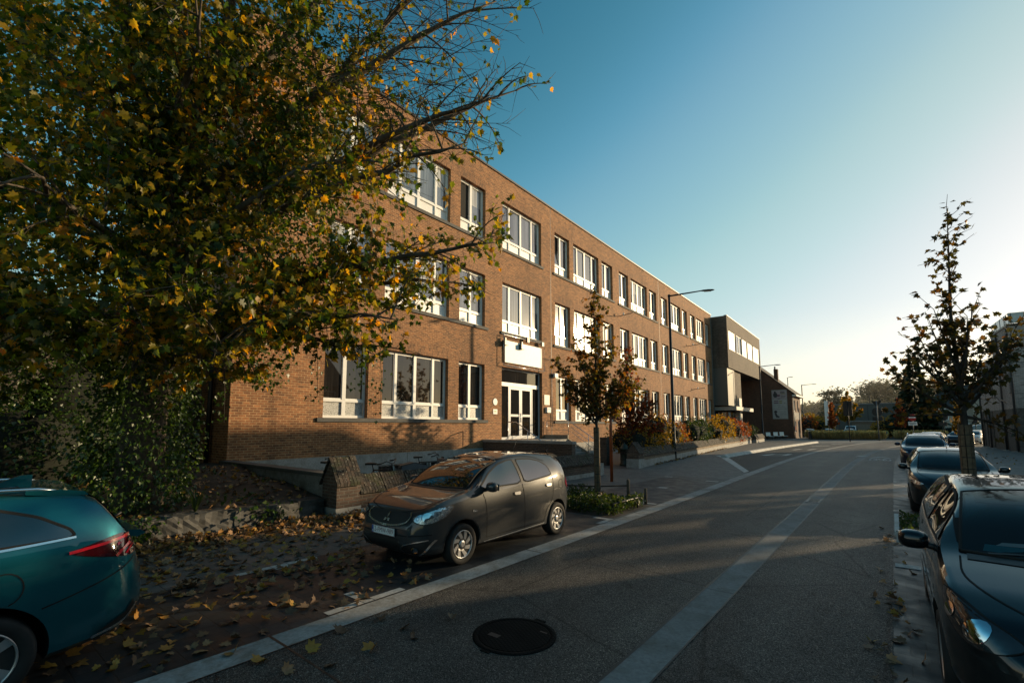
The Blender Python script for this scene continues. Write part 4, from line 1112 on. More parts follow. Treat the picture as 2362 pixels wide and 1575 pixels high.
for k, (z0, z1, mt) in enumerate(((6.08,7.42,pale),(4.60,6.0,pale2),(3.10,4.5,pale2))):
    b = MB(); b.box(-.98,.98,-.066,-.0605,z0,z1); p_ = b.build('poster', mt, pb)
    if k == 0:
        b = MB(); bars(b, [(.15,.75,7.05,7.2),(.25,.85,6.50,6.56),(.25,.8,6.3,6.36)]); 
        b.prism([(-.85+.33*math.cos(a*PI/8)*.9+.3, 6.75+.42*math.sin(a*PI/8)) for a in range(16)], -.0695, -.067, lambda q, z, h: (q, h, z))
        b.prism([(-.58+.13*math.cos(a*PI/6), 7.22+.15*math.sin(a*PI/6)) for a in range(12)], -.0695, -.067, lambda q, z, h: (q, h, z)); b.build('print', dk, p_)
        b = MB(); bars(b, [(.25,.85,6.88,6.97)]); b.build('gold_print', yl, p_)
        b = MB(); bars(b, [(-.25,.15,6.12,6.22),(-.3,.1,6.5,6.8)]); b.build('plum_print', pk, p_)
    elif k == 1:
        b = MB(); bars(b, [(-.8,-.15,5.7,5.85),(-.8,-.15,5.42,5.57)]); b.build('plum_print', pk, p_)
        b = MB(); bars(b, [(-.05,.35,5.7,5.85),(-.05,.35,5.42,5.57)]); b.build('gold_print', yl, p_)
        b = MB(); bars(b, [(-.4,.1,5.12,5.17),(-.3,.75,4.85,4.9),(.55,.8,5.42,5.5)]); b.build('print', simple('print_grey', (0.2,0.2,0.2), .7), p_)
    else:
        b = MB(); b.prism([(-.62+.22*math.cos(a*PI/6), 4.1+.22*math.sin(a*PI/6)) for a in range(12)], -.0695, -.067, lambda q, z, h: (q, h, z))
        b.prism([(-.8,3.9),(-.5,3.85),(-.35,3.5),(-.1,3.4),(-.15,3.2),(-.6,3.25)], -.0698, -.0675, lambda q, z, h: (q, h, z)); b.build('print', dk, p_)
        b = MB(); bars(b, [(-.1,.85,4.15,4.19),(-.1,.8,3.98,4.02),(0,.85,3.8,3.84),(.05,.8,3.62,3.66)]); b.build('print', simple('print_grey2', (0.24,0.24,0.24), .7), p_)

# ---------------------------------------------------------------- right hand building and the houses across the street
rb = empty('corner_building', (7.1, 51.7, 0), R(2.65), 'modern two tone brick building with narrow window slits and dark doors', 'building')
L0, L1, HT, HS, WD = -1.25, 10.9, 9.4, 3.25, 10.0
def rface(mb, holes, z0, z1, depth=.22):
    ss = sorted(set([L0, L1]+[h[0] for h in holes]+[h[1] for h in holes])); zs = sorted(set([z0, z1]+[h[2] for h in holes]+[h[3] for h in holes]))
    for i in range(len(ss)-1):
        for j in range(len(zs)-1):
            cs, cz = (ss[i]+ss[i+1])/2, (zs[j]+zs[j+1])/2
            if any(h[0] < cs < h[1] and h[2] < cz < h[3] for h in holes): continue
            mb.poly([(0,ss[i],zs[j]),(0,ss[i],zs[j+1]),(0,ss[i+1],zs[j+1]),(0,ss[i+1],zs[j])])
    for a, c, z0, z1 in holes:
        mb.poly([(0,a,z0),(depth,a,z0),(depth,a,z1),(0,a,z1)]); mb.poly([(0,c,z0),(0,c,z1),(depth,c,z1),(depth,c,z0)])
        mb.poly([(0,a,z1),(depth,a,z1),(depth,c,z1),(0,c,z1)]); mb.poly([(0,a,z0),(0,c,z0),(depth,c,z0),(depth,a,z0)])
slits = [(-.75,.0,4.45,7.55),(5.75,6.2,4.4,7.0),(8.25,8.6,4.4,7.1)]
doors = [(-1.05,-.15,.06,3.2),(1.9,2.7,.06,3.2),(6.25,6.75,.1,3.2),(8.6,9.15,.1,3.2),(9.9,10.3,.1,3.2)]
SM, HF = 4.4, 7.5        # the far part of the block is a storey lower
def rblock(mb, holes, z0, z1, sa, sb):
    global L0, L1
    k0, k1 = L0, L1; L0, L1 = sa, sb
    rface(mb, [h for h in holes if sa < h[0] < sb], z0, z1); L0, L1 = k0, k1
b = MB(); rblock(b, slits, HS, HT, L0, SM); rblock(b, slits, HS, HF, SM, L1)
b.poly([(0,L0,HS),(0,L0,HT),(WD,L0,HT),(WD,L0,HS)]); b.poly([(0,SM,HF),(WD,SM,HF),(WD,SM,HT),(0,SM,HT)]); b.poly([(0,L1,HS),(WD,L1,HS),(WD,L1,HF),(0,L1,HF)])
b.poly([(WD,L0,HS),(WD,L0,HT),(WD,SM,HT),(WD,SM,HS)]); b.poly([(WD,SM,HS),(WD,SM,HF),(WD,L1,HF),(WD,L1,HS)]); b.poly([(0,L0,HT),(0,SM,HT),(WD,SM,HT),(WD,L0,HT)]); b.poly([(0,SM,HF),(0,L1,HF),(WD,L1,HF),(WD,SM,HF)])
b.build('upper_wall', M['brick_pale'], rb, recalc=False)
b = MB(); rface(b, doors, -.1, HS); b.poly([(0,L0,-.1),(0,L0,HS),(WD,L0,HS),(WD,L0,-.1)]); b.poly([(0,L1,-.1),(WD,L1,-.1),(WD,L1,HS),(0,L1,HS)]); b.poly([(WD,L0,-.1),(WD,L0,HS),(WD,L1,HS),(WD,L1,-.1)])
b.build('lower_wall', M['brick_grey'], rb, recalc=False)
for a, c, z0, z1 in slits:
    b = MB(); b.box(.12,.18,a+.003,c-.003,z0+.003,z1-.003); f = b.build('window', M['zinc'], rb)
    b = MB(); b.poly([(.115,a+.05,z0+.05),(.115,c-.05,z0+.05),(.115,c-.05,z1-.05),(.115,a+.05,z1-.05)]); b.build('pane', M['glass_dn'], f)
    b = MB(); b.box(-.05,.11,a-.03,c+.03,z0-.06,z0-.002); b.build('sill', M['bluestone'], f)
for a, c, z0, z1 in doors:
    b = MB(); b.box(.10,.18,a+.003,c-.003,z0+.003,z1-.003); b.build('door', M['metal_dark'], rb)
    b = MB(); b.box(-.25,.05,a-.05,c+.05,-.02,.06); b.build('door_step', M['plinth'], rb)
for y in (2.3, -1.10, 10.75, 7.5):
    b = MB(); b.tube([(-.07,y,(HT-.05 if y < 4 else HF-.05) if y != 7.5 else 3.2),(-.07,y,.05)], .06, 8); b.build('down_pipe', M['zinc'], rb)
b = MB(); b.box(-.06,WD,L0-.06,SM+.05,HT+.002,HT+.16); b.box(-.06,WD,SM+.06,L1+.05,HF+.002,HF+.14); b.build('parapet_cap', M['zinc'], rb)
for k in range(5):
    b = MB(); b.box(.1,.14,L0+.1+k*1.35,L0+.15+k*1.35,HT+.16,HT+1.0); b.build('balustrade_post', M['metal_dark'], rb)
for k in range(6):
    b = MB(); b.box(.2+k*1.6,.25+k*1.6,L0+.06,L0+.10,HT+.16,HT+1.0); b.build('balustrade_post', M['metal_dark'], rb)
b = MB(); b.poly([(.12,L0+.1,HT+.2),(.12,SM-.1,HT+.2),(.12,SM-.1,HT+1.0),(.12,L0+.1,HT+1.0)]); b.poly([(.12,L0+.08,HT+.2),(WD-.2,L0+.08,HT+.2),(WD-.2,L0+.08,HT+1.0),(.12,L0+.08,HT+1.0)])
b.build('glass_balustrade', simple('frosted_balustrade', (0.42,0.45,0.45), 0.2, var=.2), rb)
b = MB(); b.prism([(1.1,HT+.162),(3.8,HT+3.0),(WD-2,HT+3.0),(WD-.3,HT+.162)], L0+.8, SM-.1, lambda q, z, h: (q, h, z)); b.build('roof', M['roof_tile'], rb)
# houses across the street, seen in the window glass and throwing the morning shade
def house(x, y, rz, w_, d_, he, hr, label, wall, name='terraced_house'):
    t = empty(name, (x, y, 0), rz, label, 'house')
    b = MB(); b.poly([(0,0,-.1),(w_,0,-.1),(w_,0,he),(w_/2,0,hr),(0,0,he)]); b.poly([(0,d_,-.1),(0,d_,he),(w_/2,d_,hr),(w_,d_,he),(w_,d_,-.1)])
    b.poly([(w_,0,-.1),(w_,d_,-.1),(w_,d_,he),(w_,0,he)]); b.poly([(0,0,-.1),(0,0,he),(0,d_,he),(0,d_,-.1)])
    b.build('wall', wall, t)
    b = MB(); b.prism([(-.4,he-.28),(-.4,he-.12),(w_/2,hr+.2),(w_+.4,he-.12),(w_+.4,he-.28),(w_/2,hr+.04)], -.2, d_+.2, lambda q, z, h: (q, h, z)); r_ = b.build('roof', M['roof_tile'], t)
    b = MB(); b.box(w_*.4,w_*.4+.6,d_*.7,d_*.7+.6,hr-1.2,hr+1.2); b.build('chimney', M['brick_grey'], r_)
    n_ = max(1, int(d_/3.2))
    for k in range(n_):
        for z0, z1 in ((.9,2.5),(3.9,5.3)):
            if z1 > he: continue
            yc = (k+.5)*d_/n_
            b = MB(); b.box(-.03,.05,yc-.7,yc+.7,z0,z1); f = b.build('window', M['white_frame'], t)
            b = MB(); b.poly([(-.034,yc-.6,z0+.1),(-.034,yc+.6,z0+.1),(-.034,yc+.6,z1-.1),(-.034,yc-.6,z1-.1)]); b.build('pane', M['glass_dn'], f)
    return t
house(9.6, 10.0, 0, 8.0, 17.5, 5.9, 9.4, 'long brick house across the street from the school', M['brick_gable'])
house(9.8, -12.0, 0, 8.0, 20.0, 5.6, 9.0, 'pale rendered house across the street behind the near cars', M['render_house'])
# ---------------------------------------------------------------- foliage
RV = Vector((0.7785, 0.6277, 0)); TV = Vector((0.6277, -0.7785, 0))   # across the street view, towards the pavement
LM = {}
LM['sycamore'] = leafmat('sycamore_leaf', [(0.0,(0.014,0.032,0.006)),(0.32,(0.032,0.064,0.008)),(0.50,(0.10,0.115,0.010)),(0.67,(0.27,0.19,0.012)),(0.81,(0.50,0.23,0.012)),(0.93,(0.46,0.10,0.012)),(1.0,(0.15,0.055,0.018))], 0.58, 0.40, 0.5)
LM['ivy'] = leafmat('ivy_leaf', [(0.0,(0.012,0.028,0.006)),(0.5,(0.028,0.062,0.010)),(0.85,(0.06,0.11,0.014)),(1.0,(0.12,0.15,0.02))], 0.35, 0.38, 0.4, 0.5)
LM['young'] = leafmat('young_maple_leaf', [(0.0,(0.035,0.045,0.010)),(0.45,(0.08,0.07,0.013)),(0.7,(0.20,0.10,0.014)),(0.9,(0.36,0.09,0.013)),(1.0,(0.40,0.06,0.01))], 0.50, 0.5, 0.4)
LM['young_dark'] = leafmat('dark_maple_leaf', [(0.0,(0.022,0.028,0.008)),(0.6,(0.05,0.045,0.012)),(0.9,(0.16,0.065,0.012)),(1.0,(0.24,0.07,0.012))], 0.40, 0.5, 0.35)
LM['red'] = leafmat('red_leaf', [(0.0,(0.035,0.030,0.010)),(0.4,(0.09,0.035,0.010)),(0.7,(0.26,0.040,0.012)),(1.0,(0.38,0.09,0.012))], 0.42, 0.5, 0.3)
LM['gold'] = leafmat('gold_leaf', [(0.0,(0.05,0.06,0.010)),(0.4,(0.16,0.11,0.012)),(0.75,(0.34,0.19,0.014)),(1.0,(0.34,0.09,0.012))], 0.42, 0.5, 0.35)
LM['rust'] = leafmat('rust_leaf', [(0.0,(0.06,0.04,0.012)),(0.5,(0.20,0.07,0.014)),(1.0,(0.30,0.05,0.02))], 0.42, 0.5, 0.3)
LM['green'] = leafmat('laurel_leaf', [(0.0,(0.012,0.026,0.008)),(0.6,(0.030,0.055,0.012)),(1.0,(0.07,0.10,0.018))], 0.30, 0.4, 0.3)
LM['cover'] = leafmat('ground_cover_leaf', [(0.0,(0.016,0.034,0.010)),(0.6,(0.036,0.065,0.014)),(1.0,(0.09,0.11,0.02))], 0.3, 0.42, 0.3)
LM['needle'] = leafmat('fir_needles', [(0.0,(0.010,0.018,0.010)),(1.0,(0.026,0.042,0.018))], 0.12, 0.6, 0.3)
LM['pine'] = leafmat('pine_needles', [(0.0,(0.022,0.030,0.016)),(1.0,(0.06,0.068,0.030))], 0.2, 0.6, 0.3)
LM['wood'] = leafmat('far_wood_leaf', [(0.0,(0.030,0.036,0.020)),(0.7,(0.065,0.065,0.030)),(1.0,(0.13,0.095,0.035))], 0.25, 0.7, 0.5)
LM['fallen'] = leafmat('fallen_leaf', [(0.0,(0.06,0.038,0.024)),(0.35,(0.15,0.090,0.052)),(0.6,(0.30,0.18,0.095)),(0.80,(0.36,0.17,0.035)),(0.94,(0.26,0.19,0.03)),(1.0,(0.18,0.15,0.03))], 0.10, 0.65, 0.10)
LM['grass'] = leafmat('ornamental_grass', [(0.0,(0.20,0.16,0.07)),(0.5,(0.36,0.28,0.14)),(1.0,(0.50,0.40,0.24))], 0.45, 0.6, 0.1)

def rv(s=1.0): return Vector((rng.gauss(0, s), rng.gauss(0, s), rng.gauss(0, s)))
def bez(a, c, b, n):
    return [a*(1-t)**2 + c*2*t*(1-t) + b*t*t for t in [i/(n-1) for i in range(n)]]

# ---- the big ivy clad sycamore
def big_tree():
    base = Vector((-11.1, 2.6, 0.5))
    t = empty('sycamore_tree', base, 0, 'large ivy clad sycamore with yellowing leaves leaning over the parked cars', 'tree')
    wood = MB(); P, D, S = [], [], []; iP, iD, iS = [], [], []
    trunk = [Vector((0,0,-.2)), Vector((.05,0,1.5)), Vector((.15,.1,3.2)), Vector((.1,.15,5.2)), Vector((.2,.1,7.5)), Vector((.1,.2,10)), Vector((.3,.1,13))]
    wood.tube(trunk, [.42,.36,.33,.27,.21,.14,.05], 12)
    def tp(z):
        zs = [p.z for p in trunk]
        return Vector((np.interp(z, zs, [p.x for p in trunk]), np.interp(z, zs, [p.y for p in trunk]), z))
    limbs = [(3.2,6.7,.2,5.0,1),(4.0,7.1,.0,8.3,1),(5.2,5.6,.3,10.8,1),(2.8,5.0,1.0,3.3,1),(2.4,3.0,2.4,2.5,1),(3.8,1.0,3.4,4.6,1),
             (4.2,-2.0,2.8,5.6,1),(2.8,-3.0,1.8,2.8,1),(5.5,3.0,1.8,11.5,1),(6.5,-1.0,1.0,12.5,1),(5.5,-3.5,.5,10.5,1),(4.8,2.4,2.6,7.8,1),
             (3.6,4.3,1.7,5.8,1),(4.5,-4.5,1.0,6.8,1),(5.5,2.0,-2.3,9.0,.8),(4.5,-2.0,-2.3,7.8,.8),(4.2,6.2,.9,6.6,1),(5.4,6.7,.4,9.9,1),
             (3.0,1.6,2.9,3.0,1.),(2.6,4.2,.6,2.9,1.),(5.0,.5,2.6,9.3,1),(6.4,1.5,1.5,12.0,1),(3.0,-1.2,2.6,3.3,1),(3.4,5.6,-.4,4.4,1),(4.6,6.6,.8,7.6,1),(6.0,4.2,-.6,12.2,1)]
    def zlow(p):       # how low the crown hangs on its street side
        return float(np.interp(p.dot(RV), [-9,.8,1.6,2.8,3.6,4.4,5.5,5.9,6.6,7.5], [1.9,2.1,2.55,2.75,2.85,3.1,3.25,4.2,4.8,5.1]))-base.z
    for (z0, L, T, z1, dens) in limbs:
        a = tp(z0); b = RV*L + TV*T + Vector((0,0,z1)) - Vector((0,0,0))
        mid = a*.5+b*.5 + Vector((0,0,.35+.25*rng.random()*(b-a).length*.35)) + rv(.25)
        pts = bez(a, mid, b, 12)
        for q in range(1, 11): pts[q] = pts[q] + rv(.05)
        LL = (b-a).length; r0 = .035+.014*LL
        wood.tube(pts, [r0*(1-i/11)**.8+.010 for i in range(12)], 7)
        # ivy sleeves on the first part of the limb
        for _ in range(int(150*min(1, LL/4))):
            u = rng.random()**1.3*.55; i = u*11; p = pts[int(i)].lerp(pts[min(11, int(i)+1)], i-int(i))
            o = rv(.20); iP.append(p+o); iD.append(o*1.5+Vector((0,0,-.5))+rv(.3)); iS.append(rng.uniform(.05,.10))
        nb = int(5+LL*2.3)
        for k in range(nb):
            u = .22+.78*(k+rng.random())/nb; i = min(10.99, u*11); p = pts[int(i)].lerp(pts[int(i)+1], i-int(i))
            tan = (pts[int(i)+1]-pts[int(i)]).normalized()
            d = (tan*.75 + rv(.55) + Vector((0,0,.12))).normalized()
            bl = rng.uniform(.8, 1.75)*(1.15-.45*u)
            q = p+d*bl*.5+Vector((0,0,.05)); e = p+d*bl+Vector((0,0,-.14*bl))+rv(.08)
            if e.z < zlow(e): continue
            br = bez(p, q, e, 6)
            wood.tube(br, [.016*(1-j/5)+.005 for j in range(6)], 5, caps=False)
            for m in range(rng.randint(6, 8)):
                w = .15+.85*rng.random(); j = min(4.99, w*5); s_ = br[int(j)].lerp(br[int(j)+1], j-int(j))
                dd = (d*.6+rv(.6)+Vector((0,0,-.05))).normalized(); tl = rng.uniform(.25,.6)
                en = s_+dd*tl+Vector((0,0,-.05)); mi = s_.lerp(en, .5)+rv(.03)
                if en.z < zlow(en)-.05: continue
                wood.tube([s_, mi, en], [.006,.005,.003], 4, caps=False)
                # how leafy: the outer upper right is almost bare
                lat = en.dot(RV); hi = en.z+base.z
                bare = max(0, min(1, (lat-2.6)/2.2))*max(0, min(1, (hi-5.2)/2.2))
                n_ = rng.randint(8, 12)
                if lat > 5.2 and hi > 4: n_ = rng.randint(5, 8)
                for c in range(n_):
                    if rng.random() < bare*.84: continue
                    f_ = rng.uniform(.2, 1.05)
                    p0 = s_.lerp(en, f_)+rv(.03); di = (dd*.5+rv(.55)+Vector((0,0,-.55)))
                    P.append(p0+di.normalized()*.05); D.append(di); S.append(rng.triangular(.06,.19,.13))
    for (L, T, z, rx, rz_, n_) in ((-.5,1.6,6.5,1.9,2.2,1500),(1.6,1.4,5.4,1.8,1.8,1300),(2.6,1.0,8.6,1.8,1.8,900),(-2.2,1.6,4.4,1.8,2.2,1500),(.3,2.4,3.4,1.7,1.2,1100),(3.0,1.4,3.6,1.5,1.0,800),(-2.5,1.2,8.5,2.0,2.2,1400),(.5,1.0,10.0,2.2,2.0,1200),(4.2,.8,4.6,1.3,1.0,450),(1.8,.9,10.8,1.9,1.8,900),(3.4,.5,7.2,1.4,1.3,500),(1.2,1.8,7.6,1.6,1.6,800)):
        c = RV*L+TV*T+Vector((0,0,z))
        for _ in range(n_):
            o = rv(1); o.normalize(); rr = rng.uniform(.3, 1.1)
            P.append(c+Vector((o.x*rx, o.y*rx, o.z*rz_))*rr); D.append(o*.4+rv(.5)+Vector((0,0,-.6))); S.append(rng.uniform(.09,.18))
    # ivy on the trunk, thick mantle with trailing ends
    for _ in range(13000):
        z = rng.uniform(-.1, 9.5); a = rng.uniform(0, 2*PI)
        r = (.36+.30*rng.random()+.30*math.sin(z*1.7+a*2)**2)*(1.15-.05*z)
        c = tp(max(0, z)); o = Vector((math.cos(a), math.sin(a), 0))
        iP.append(c*1+o*r+Vector((0,0,z-max(0,z)))); iD.append(o*.6+Vector((0,0,-.8))+rv(.35)); iS.append(rng.uniform(.05,.105))
    for (L, T, z, rx, rz_, n_) in ((1.9,.2,4.6,1.0,1.5,1500),(2.9,.1,6.6,1.0,1.3,1300),(.4,.7,7.0,1.2,1.7,1500),(2.5,.4,3.0,.5,.9,500),(3.1,.2,9.0,.8,1.2,1100),(2.2,.6,7.6,1.0,1.6,1300),(1.2,.9,9.2,1.0,1.6,1200),(3.0,.5,5.2,.8,1.0,800),(-1.4,.6,5.4,1.2,1.7,1400),(.3,.5,1.2,.9,1.4,1500),(-1.2,.5,2.2,1.3,1.6,1500)):
        c = RV*L+TV*T+Vector((0,0,z))
        for _ in range(n_):
            o = rv(1); o.normalize(); rr = rng.uniform(.65, 1.05)
            p = c+Vector((o.x*rx, o.y*rx, o.z*rz_))*rr
            iP.append(p); iD.append(o*.7+Vector((0,0,-.7))+rv(.35)); iS.append(rng.uniform(.05,.10))
    # hanging strands
    for (L, T, z) in ((3.6,.9,3.0),(4.3,.7,3.3),(2.2,1.2,2.6),(4.7,.9,3.0)):
        p = RV*L+TV*T+Vector((0,0,z)); l_ = rng.uniform(.9,1.5)
        wood.tube([p, p+Vector((.05,.02,-l_*.5)), p+Vector((.02,.05,-l_))], [.006,.005,.003], 4)
        for _ in range(55):
            q = p+Vector((0,0,-l_*rng.random()))+rv(.07); iP.append(q); iD.append(Vector((0,0,-1))+rv(.5)); iS.append(rng.uniform(.05,.09))
    for _ in range(150):
        L0_, z0_ = rng.uniform(2.2, 5.6), rng.uniform(7.6, 11.8)
        a_ = RV*L0_+TV*rng.uniform(-.6,.9)+Vector((0,0,z0_-.5)); d_ = (RV*rng.uniform(.5,1.1)+Vector((0,0,rng.uniform(-.3,.45)))+rv(.25)).normalized()
        l_ = rng.uniform(.7,1.9); e_ = a_+d_*l_+Vector((0,0,-.12*l_)); m_ = a_.lerp(e_,.5)+rv(.07)+Vector((0,0,.06))
        wood.tube([a_, m_, e_], [.011,.007,.003], 4, caps=False)
        for k_ in range(rng.randint(3,6)):
            u_ = rng.uniform(.25,1); p_ = a_.lerp(m_, u_*2) if u_ < .5 else m_.lerp(e_, u_*2-1)
            q_ = p_+(d_*.7+rv(.5)).normalized()*rng.uniform(.2,.55); wood.tube([p_, p_.lerp(q_,.5)+rv(.02), q_], [.005,.004,.002], 3, caps=False)
            if rng.random() < .30: P.append(q_); D.append(d_*.3+rv(.4)+Vector((0,0,-.8))); S.append(rng.uniform(.08,.15))
    wood.build('trunk', M['bark'], t)
    # the crown stops well above the pavement on its street side
    keep = []
    for i, p in enumerate(P):
        L_, z_ = p.dot(RV), p.z+base.z
        zm = np.interp(L_, [-9,.8,1.6,2.8,3.6,4.4,5.5,5.9,6.6,7.5], [2.0,2.2,2.65,2.85,2.95,3.2,3.3,4.3,4.9,5.2])
        if L_ > 2.2 and z_ > 3.6 and rng.random() < .16: continue
        if z_ > zm+rng.gauss(0,.12): keep.append(i)
    P = [P[i] for i in keep]; D = [D[i] for i in keep]; S = [S[i]*.84 for i in keep]
    leaf_cloud('crown', [tuple(p) for p in P], [tuple(d) for d in D], S, 'maple', LM['sycamore'], t)
    leaf_cloud('ivy', [tuple(p) for p in iP], [tuple(d) for d in iD], [q*.8 for q in iS], 'ivy', LM['ivy'], t, 0.2)
    return t
big_tree()

# ---- generic leafy volumes
def blob_points(blobs, n, shell=(.6, 1.05), dz=-.4, s0=.06, s1=.1):
    P, D, S = [], [], []
    vol = [b[3]*b[4]*b[5] for b in blobs]; tot = sum(vol)
    for b, v in zip(blobs, vol):
        for _ in range(int(n*v/tot)):
            o = rv(1); o.normalize(); rr = rng.uniform(*shell)
            P.append((b[0]+o.x*b[3]*rr, b[1]+o.y*b[4]*rr, b[2]+o.z*b[5]*rr))
            d = o*.7+Vector((0,0,dz))+rv(.4); D.append(tuple(d)); S.append(rng.uniform(s0, s1))
    return P, D, S
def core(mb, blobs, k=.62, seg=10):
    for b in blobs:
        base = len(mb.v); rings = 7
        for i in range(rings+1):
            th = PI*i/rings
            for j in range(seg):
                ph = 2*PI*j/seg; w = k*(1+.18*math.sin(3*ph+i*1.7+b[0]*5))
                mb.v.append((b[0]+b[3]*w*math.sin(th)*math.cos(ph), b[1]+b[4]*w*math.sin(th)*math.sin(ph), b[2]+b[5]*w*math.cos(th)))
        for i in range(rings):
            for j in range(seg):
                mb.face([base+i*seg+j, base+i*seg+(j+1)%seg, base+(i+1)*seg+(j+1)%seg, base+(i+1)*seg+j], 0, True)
M['leaf_core'] = simple('painted_inner_shade', (0.008,0.011,0.006), 0.95, var=.4)  # inner foliage shade put into near-black blobs, plus one plain stem
def thicket(name, loc, blobs, n, mat, label, cat, shape='ivy', s=(.06,.1), k=.62, group=None):
    t = empty(name, loc, 0, label, cat, group)
    P, D, S = blob_points(blobs, n, (.66, 1.06), -.45, *s)
    leaf_cloud('foliage', P, D, S, shape, mat, t, .2)
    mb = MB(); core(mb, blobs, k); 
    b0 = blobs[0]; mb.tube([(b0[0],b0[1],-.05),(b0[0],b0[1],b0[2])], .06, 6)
    mb.build('shade_core', M['leaf_core'], t)
    return t
thicket('ivy_thicket', (-14.2, .2, .6), [(-.4,-.3,1.3,1.5,1.9,1.8),(.9,1.1,.8,1.2,1.3,1.3),(-1.0,1.9,1.5,1.2,1.3,2.0),(-.5,-2.0,1.6,1.4,1.8,2.0),(.3,-4.0,1.2,1.5,1.8,1.7),(-.6,.6,3.6,1.4,1.7,1.6),(-1.2,2.6,3.6,1.0,1.0,1.3)], 20000, LM['ivy'],
        'dark ivy thicket filling the garden left of the sycamore', 'shrub', s=(.05,.085))
# a second leafy tree behind it, closing the left edge
def back_tree():
    t = empty('broadleaf_tree', (-17.6, -.4, .3), 0, 'dark leafy tree standing behind the ivy clad sycamore', 'tree')
    b = MB(); b.tube([(0,0,-.2),(.1,0,3),(0,.2,8),(.1,.1,14)], [.3,.24,.15,.05], 8)
    blobs = [(0,0,8.2,2.8,3.0,2.4),(.8,2.6,6.6,1.6,2.2,2.2),(-.5,2.2,11.0,2.4,2.6,2.2),(.6,-2.4,6.4,2.2,2.6,2.2),(.2,.2,14.0,2.6,2.8,2.4),(.6,4.0,9.6,1.5,1.8,2.0),(0,-3,10.5,2.4,2.6,2.4),(.4,3.2,13.0,1.8,2.0,1.8),(.3,-.5,4.6,1.8,2.4,1.6)]
    for q in blobs: b.tube([(0,0,q[2]-2.6),(q[0]*.5,q[1]*.5,q[2]-.8),(q[0],q[1],q[2])], [.09,.06,.02], 6)
    b.build('trunk', M['bark'], t)
    P, D, S = blob_points(blobs, 15000, (.30, 1.08), -.5, .11, .19)
    leaf_cloud('crown', P, D, S, 'maple', LM['sycamore'], t)
back_tree()

# ---- young street trees with their guards
def young_tree(name, x, y, spec, label, mat, leaf=(.09,.14), guard=None, group='young street trees', bark=None, per=5, cat='tree', shape='maple', z0=0.0):
    """spec: trunk height to fork, top height, list of (z_start, dx, dy, z_end) limbs, profile twigs"""
    t = empty(name, (x, y, z0), 0, label, cat, group)
    b = MB(); P, D, S = [], [], []
    fork, top, r0, limbs, tw, sparse = spec
    lead = [Vector((0,0,-.05)), Vector((.01,0,fork*.5)), Vector((0,.01,fork)), Vector((rng.gauss(0,.03),rng.gauss(0,.03),(fork+top)/2)), Vector((rng.gauss(0,.05),rng.gauss(0,.05),top))]
    b.tube(lead, [r0*1.15, r0, r0*.85, r0*.45, .006], 8)
    axes = [(lead[2:], 1.0)]
    for (zs, dx, dy, ze) in limbs:
        f = (zs-fork)/(top-fork) if zs > fork else 0
        a = Vector((0,0,zs)); e = Vector((dx,dy,ze)); m = a.lerp(e,.5)+Vector((dx*.12,dy*.12,-.10*(ze-zs)))+rv(.03)
        pts = bez(a, m, e, 7); rr = r0*.5*(1-.5*f)
        b.tube(pts, [rr*(1-i/6)+.006 for i in range(7)], 6, caps=False)
        axes.append((pts, .8))
    for pts, wgt in axes:
        L = sum((pts[i+1]-pts[i]).length for i in range(len(pts)-1)); n_ = max(4, int(L*tw*wgt))
        for k in range(n_):
            u = (.12+.88*(k+rng.random())/n_)*(len(pts)-1); i = min(len(pts)-2, int(u)); p = pts[i].lerp(pts[i+1], min(1, u-i))
            tan = (pts[i+1]-pts[i]).normalized(); d = (tan*.5+rv(.6)+Vector((0,0,.15))).normalized(); l_ = rng.uniform(.18,.46)*(top/5.5)
            e = p+d*l_; b.tube([p, p.lerp(e,.5)+rv(.015), e], [.006,.005,.003], 4, caps=False)
            for c in range(rng.randint(per-2, per+1)):
                if rng.random() < sparse: continue
                q = p.lerp(e, rng.uniform(.2,1.08))+rv(.02); di = d*.5+rv(.6)+Vector((0,0,-.45))
                P.append(tuple(q)); D.append(tuple(di)); S.append(rng.uniform(*leaf))
    b.build('trunk', bark or M['bark_dark'], t)
    leaf_cloud('crown', P, D, S, shape, mat, t)
    if guard:
        h0, h1, rg = guard
        g_ = MB()
        for k in range(9):
            a = 2*PI*k/9; Mx = Matrix.Rotation(a, 4, 'Z')
            g_.box(rg-.008,rg+.008,-rg*.30,rg*.30,h0,h1+rng.uniform(-.02,.02),0,Mx)
        go = g_.build('trunk_guard', M['wood'], t)
        z = h0+.12
        while z < h1:
            g_ = MB(); g_.lathe([(rg+.010,z),(rg+.016,z+.004),(rg+.016,z+.012),(rg+.010,z+.016)], 14); z += .21
            g_.build('guard_wire', M['metal_dark'], go)
    return t
tA = young_tree('street_tree', -5.95, 10.85, (1.9, 5.35, .045, [(2.0,-.62,-.45,3.0),(2.1,.70,.5,3.1),(2.2,.1,-.6,3.3),(2.3,-.3,.5,3.5),(2.4,-.8,-.5,3.6),(2.5,.75,.6,3.7),(2.7,.35,.1,4.1),(2.9,-.45,-.3,4.0),(2.15,.3,.75,2.7),(2.2,.85,.75,2.9),(2.05,-.3,-.2,2.9)], 36, .0), 'young maple with slatted trunk guard in the planted bed behind the grey hatchback', LM['young'], (.065,.11), (.0, 1.92, .068), per=7)
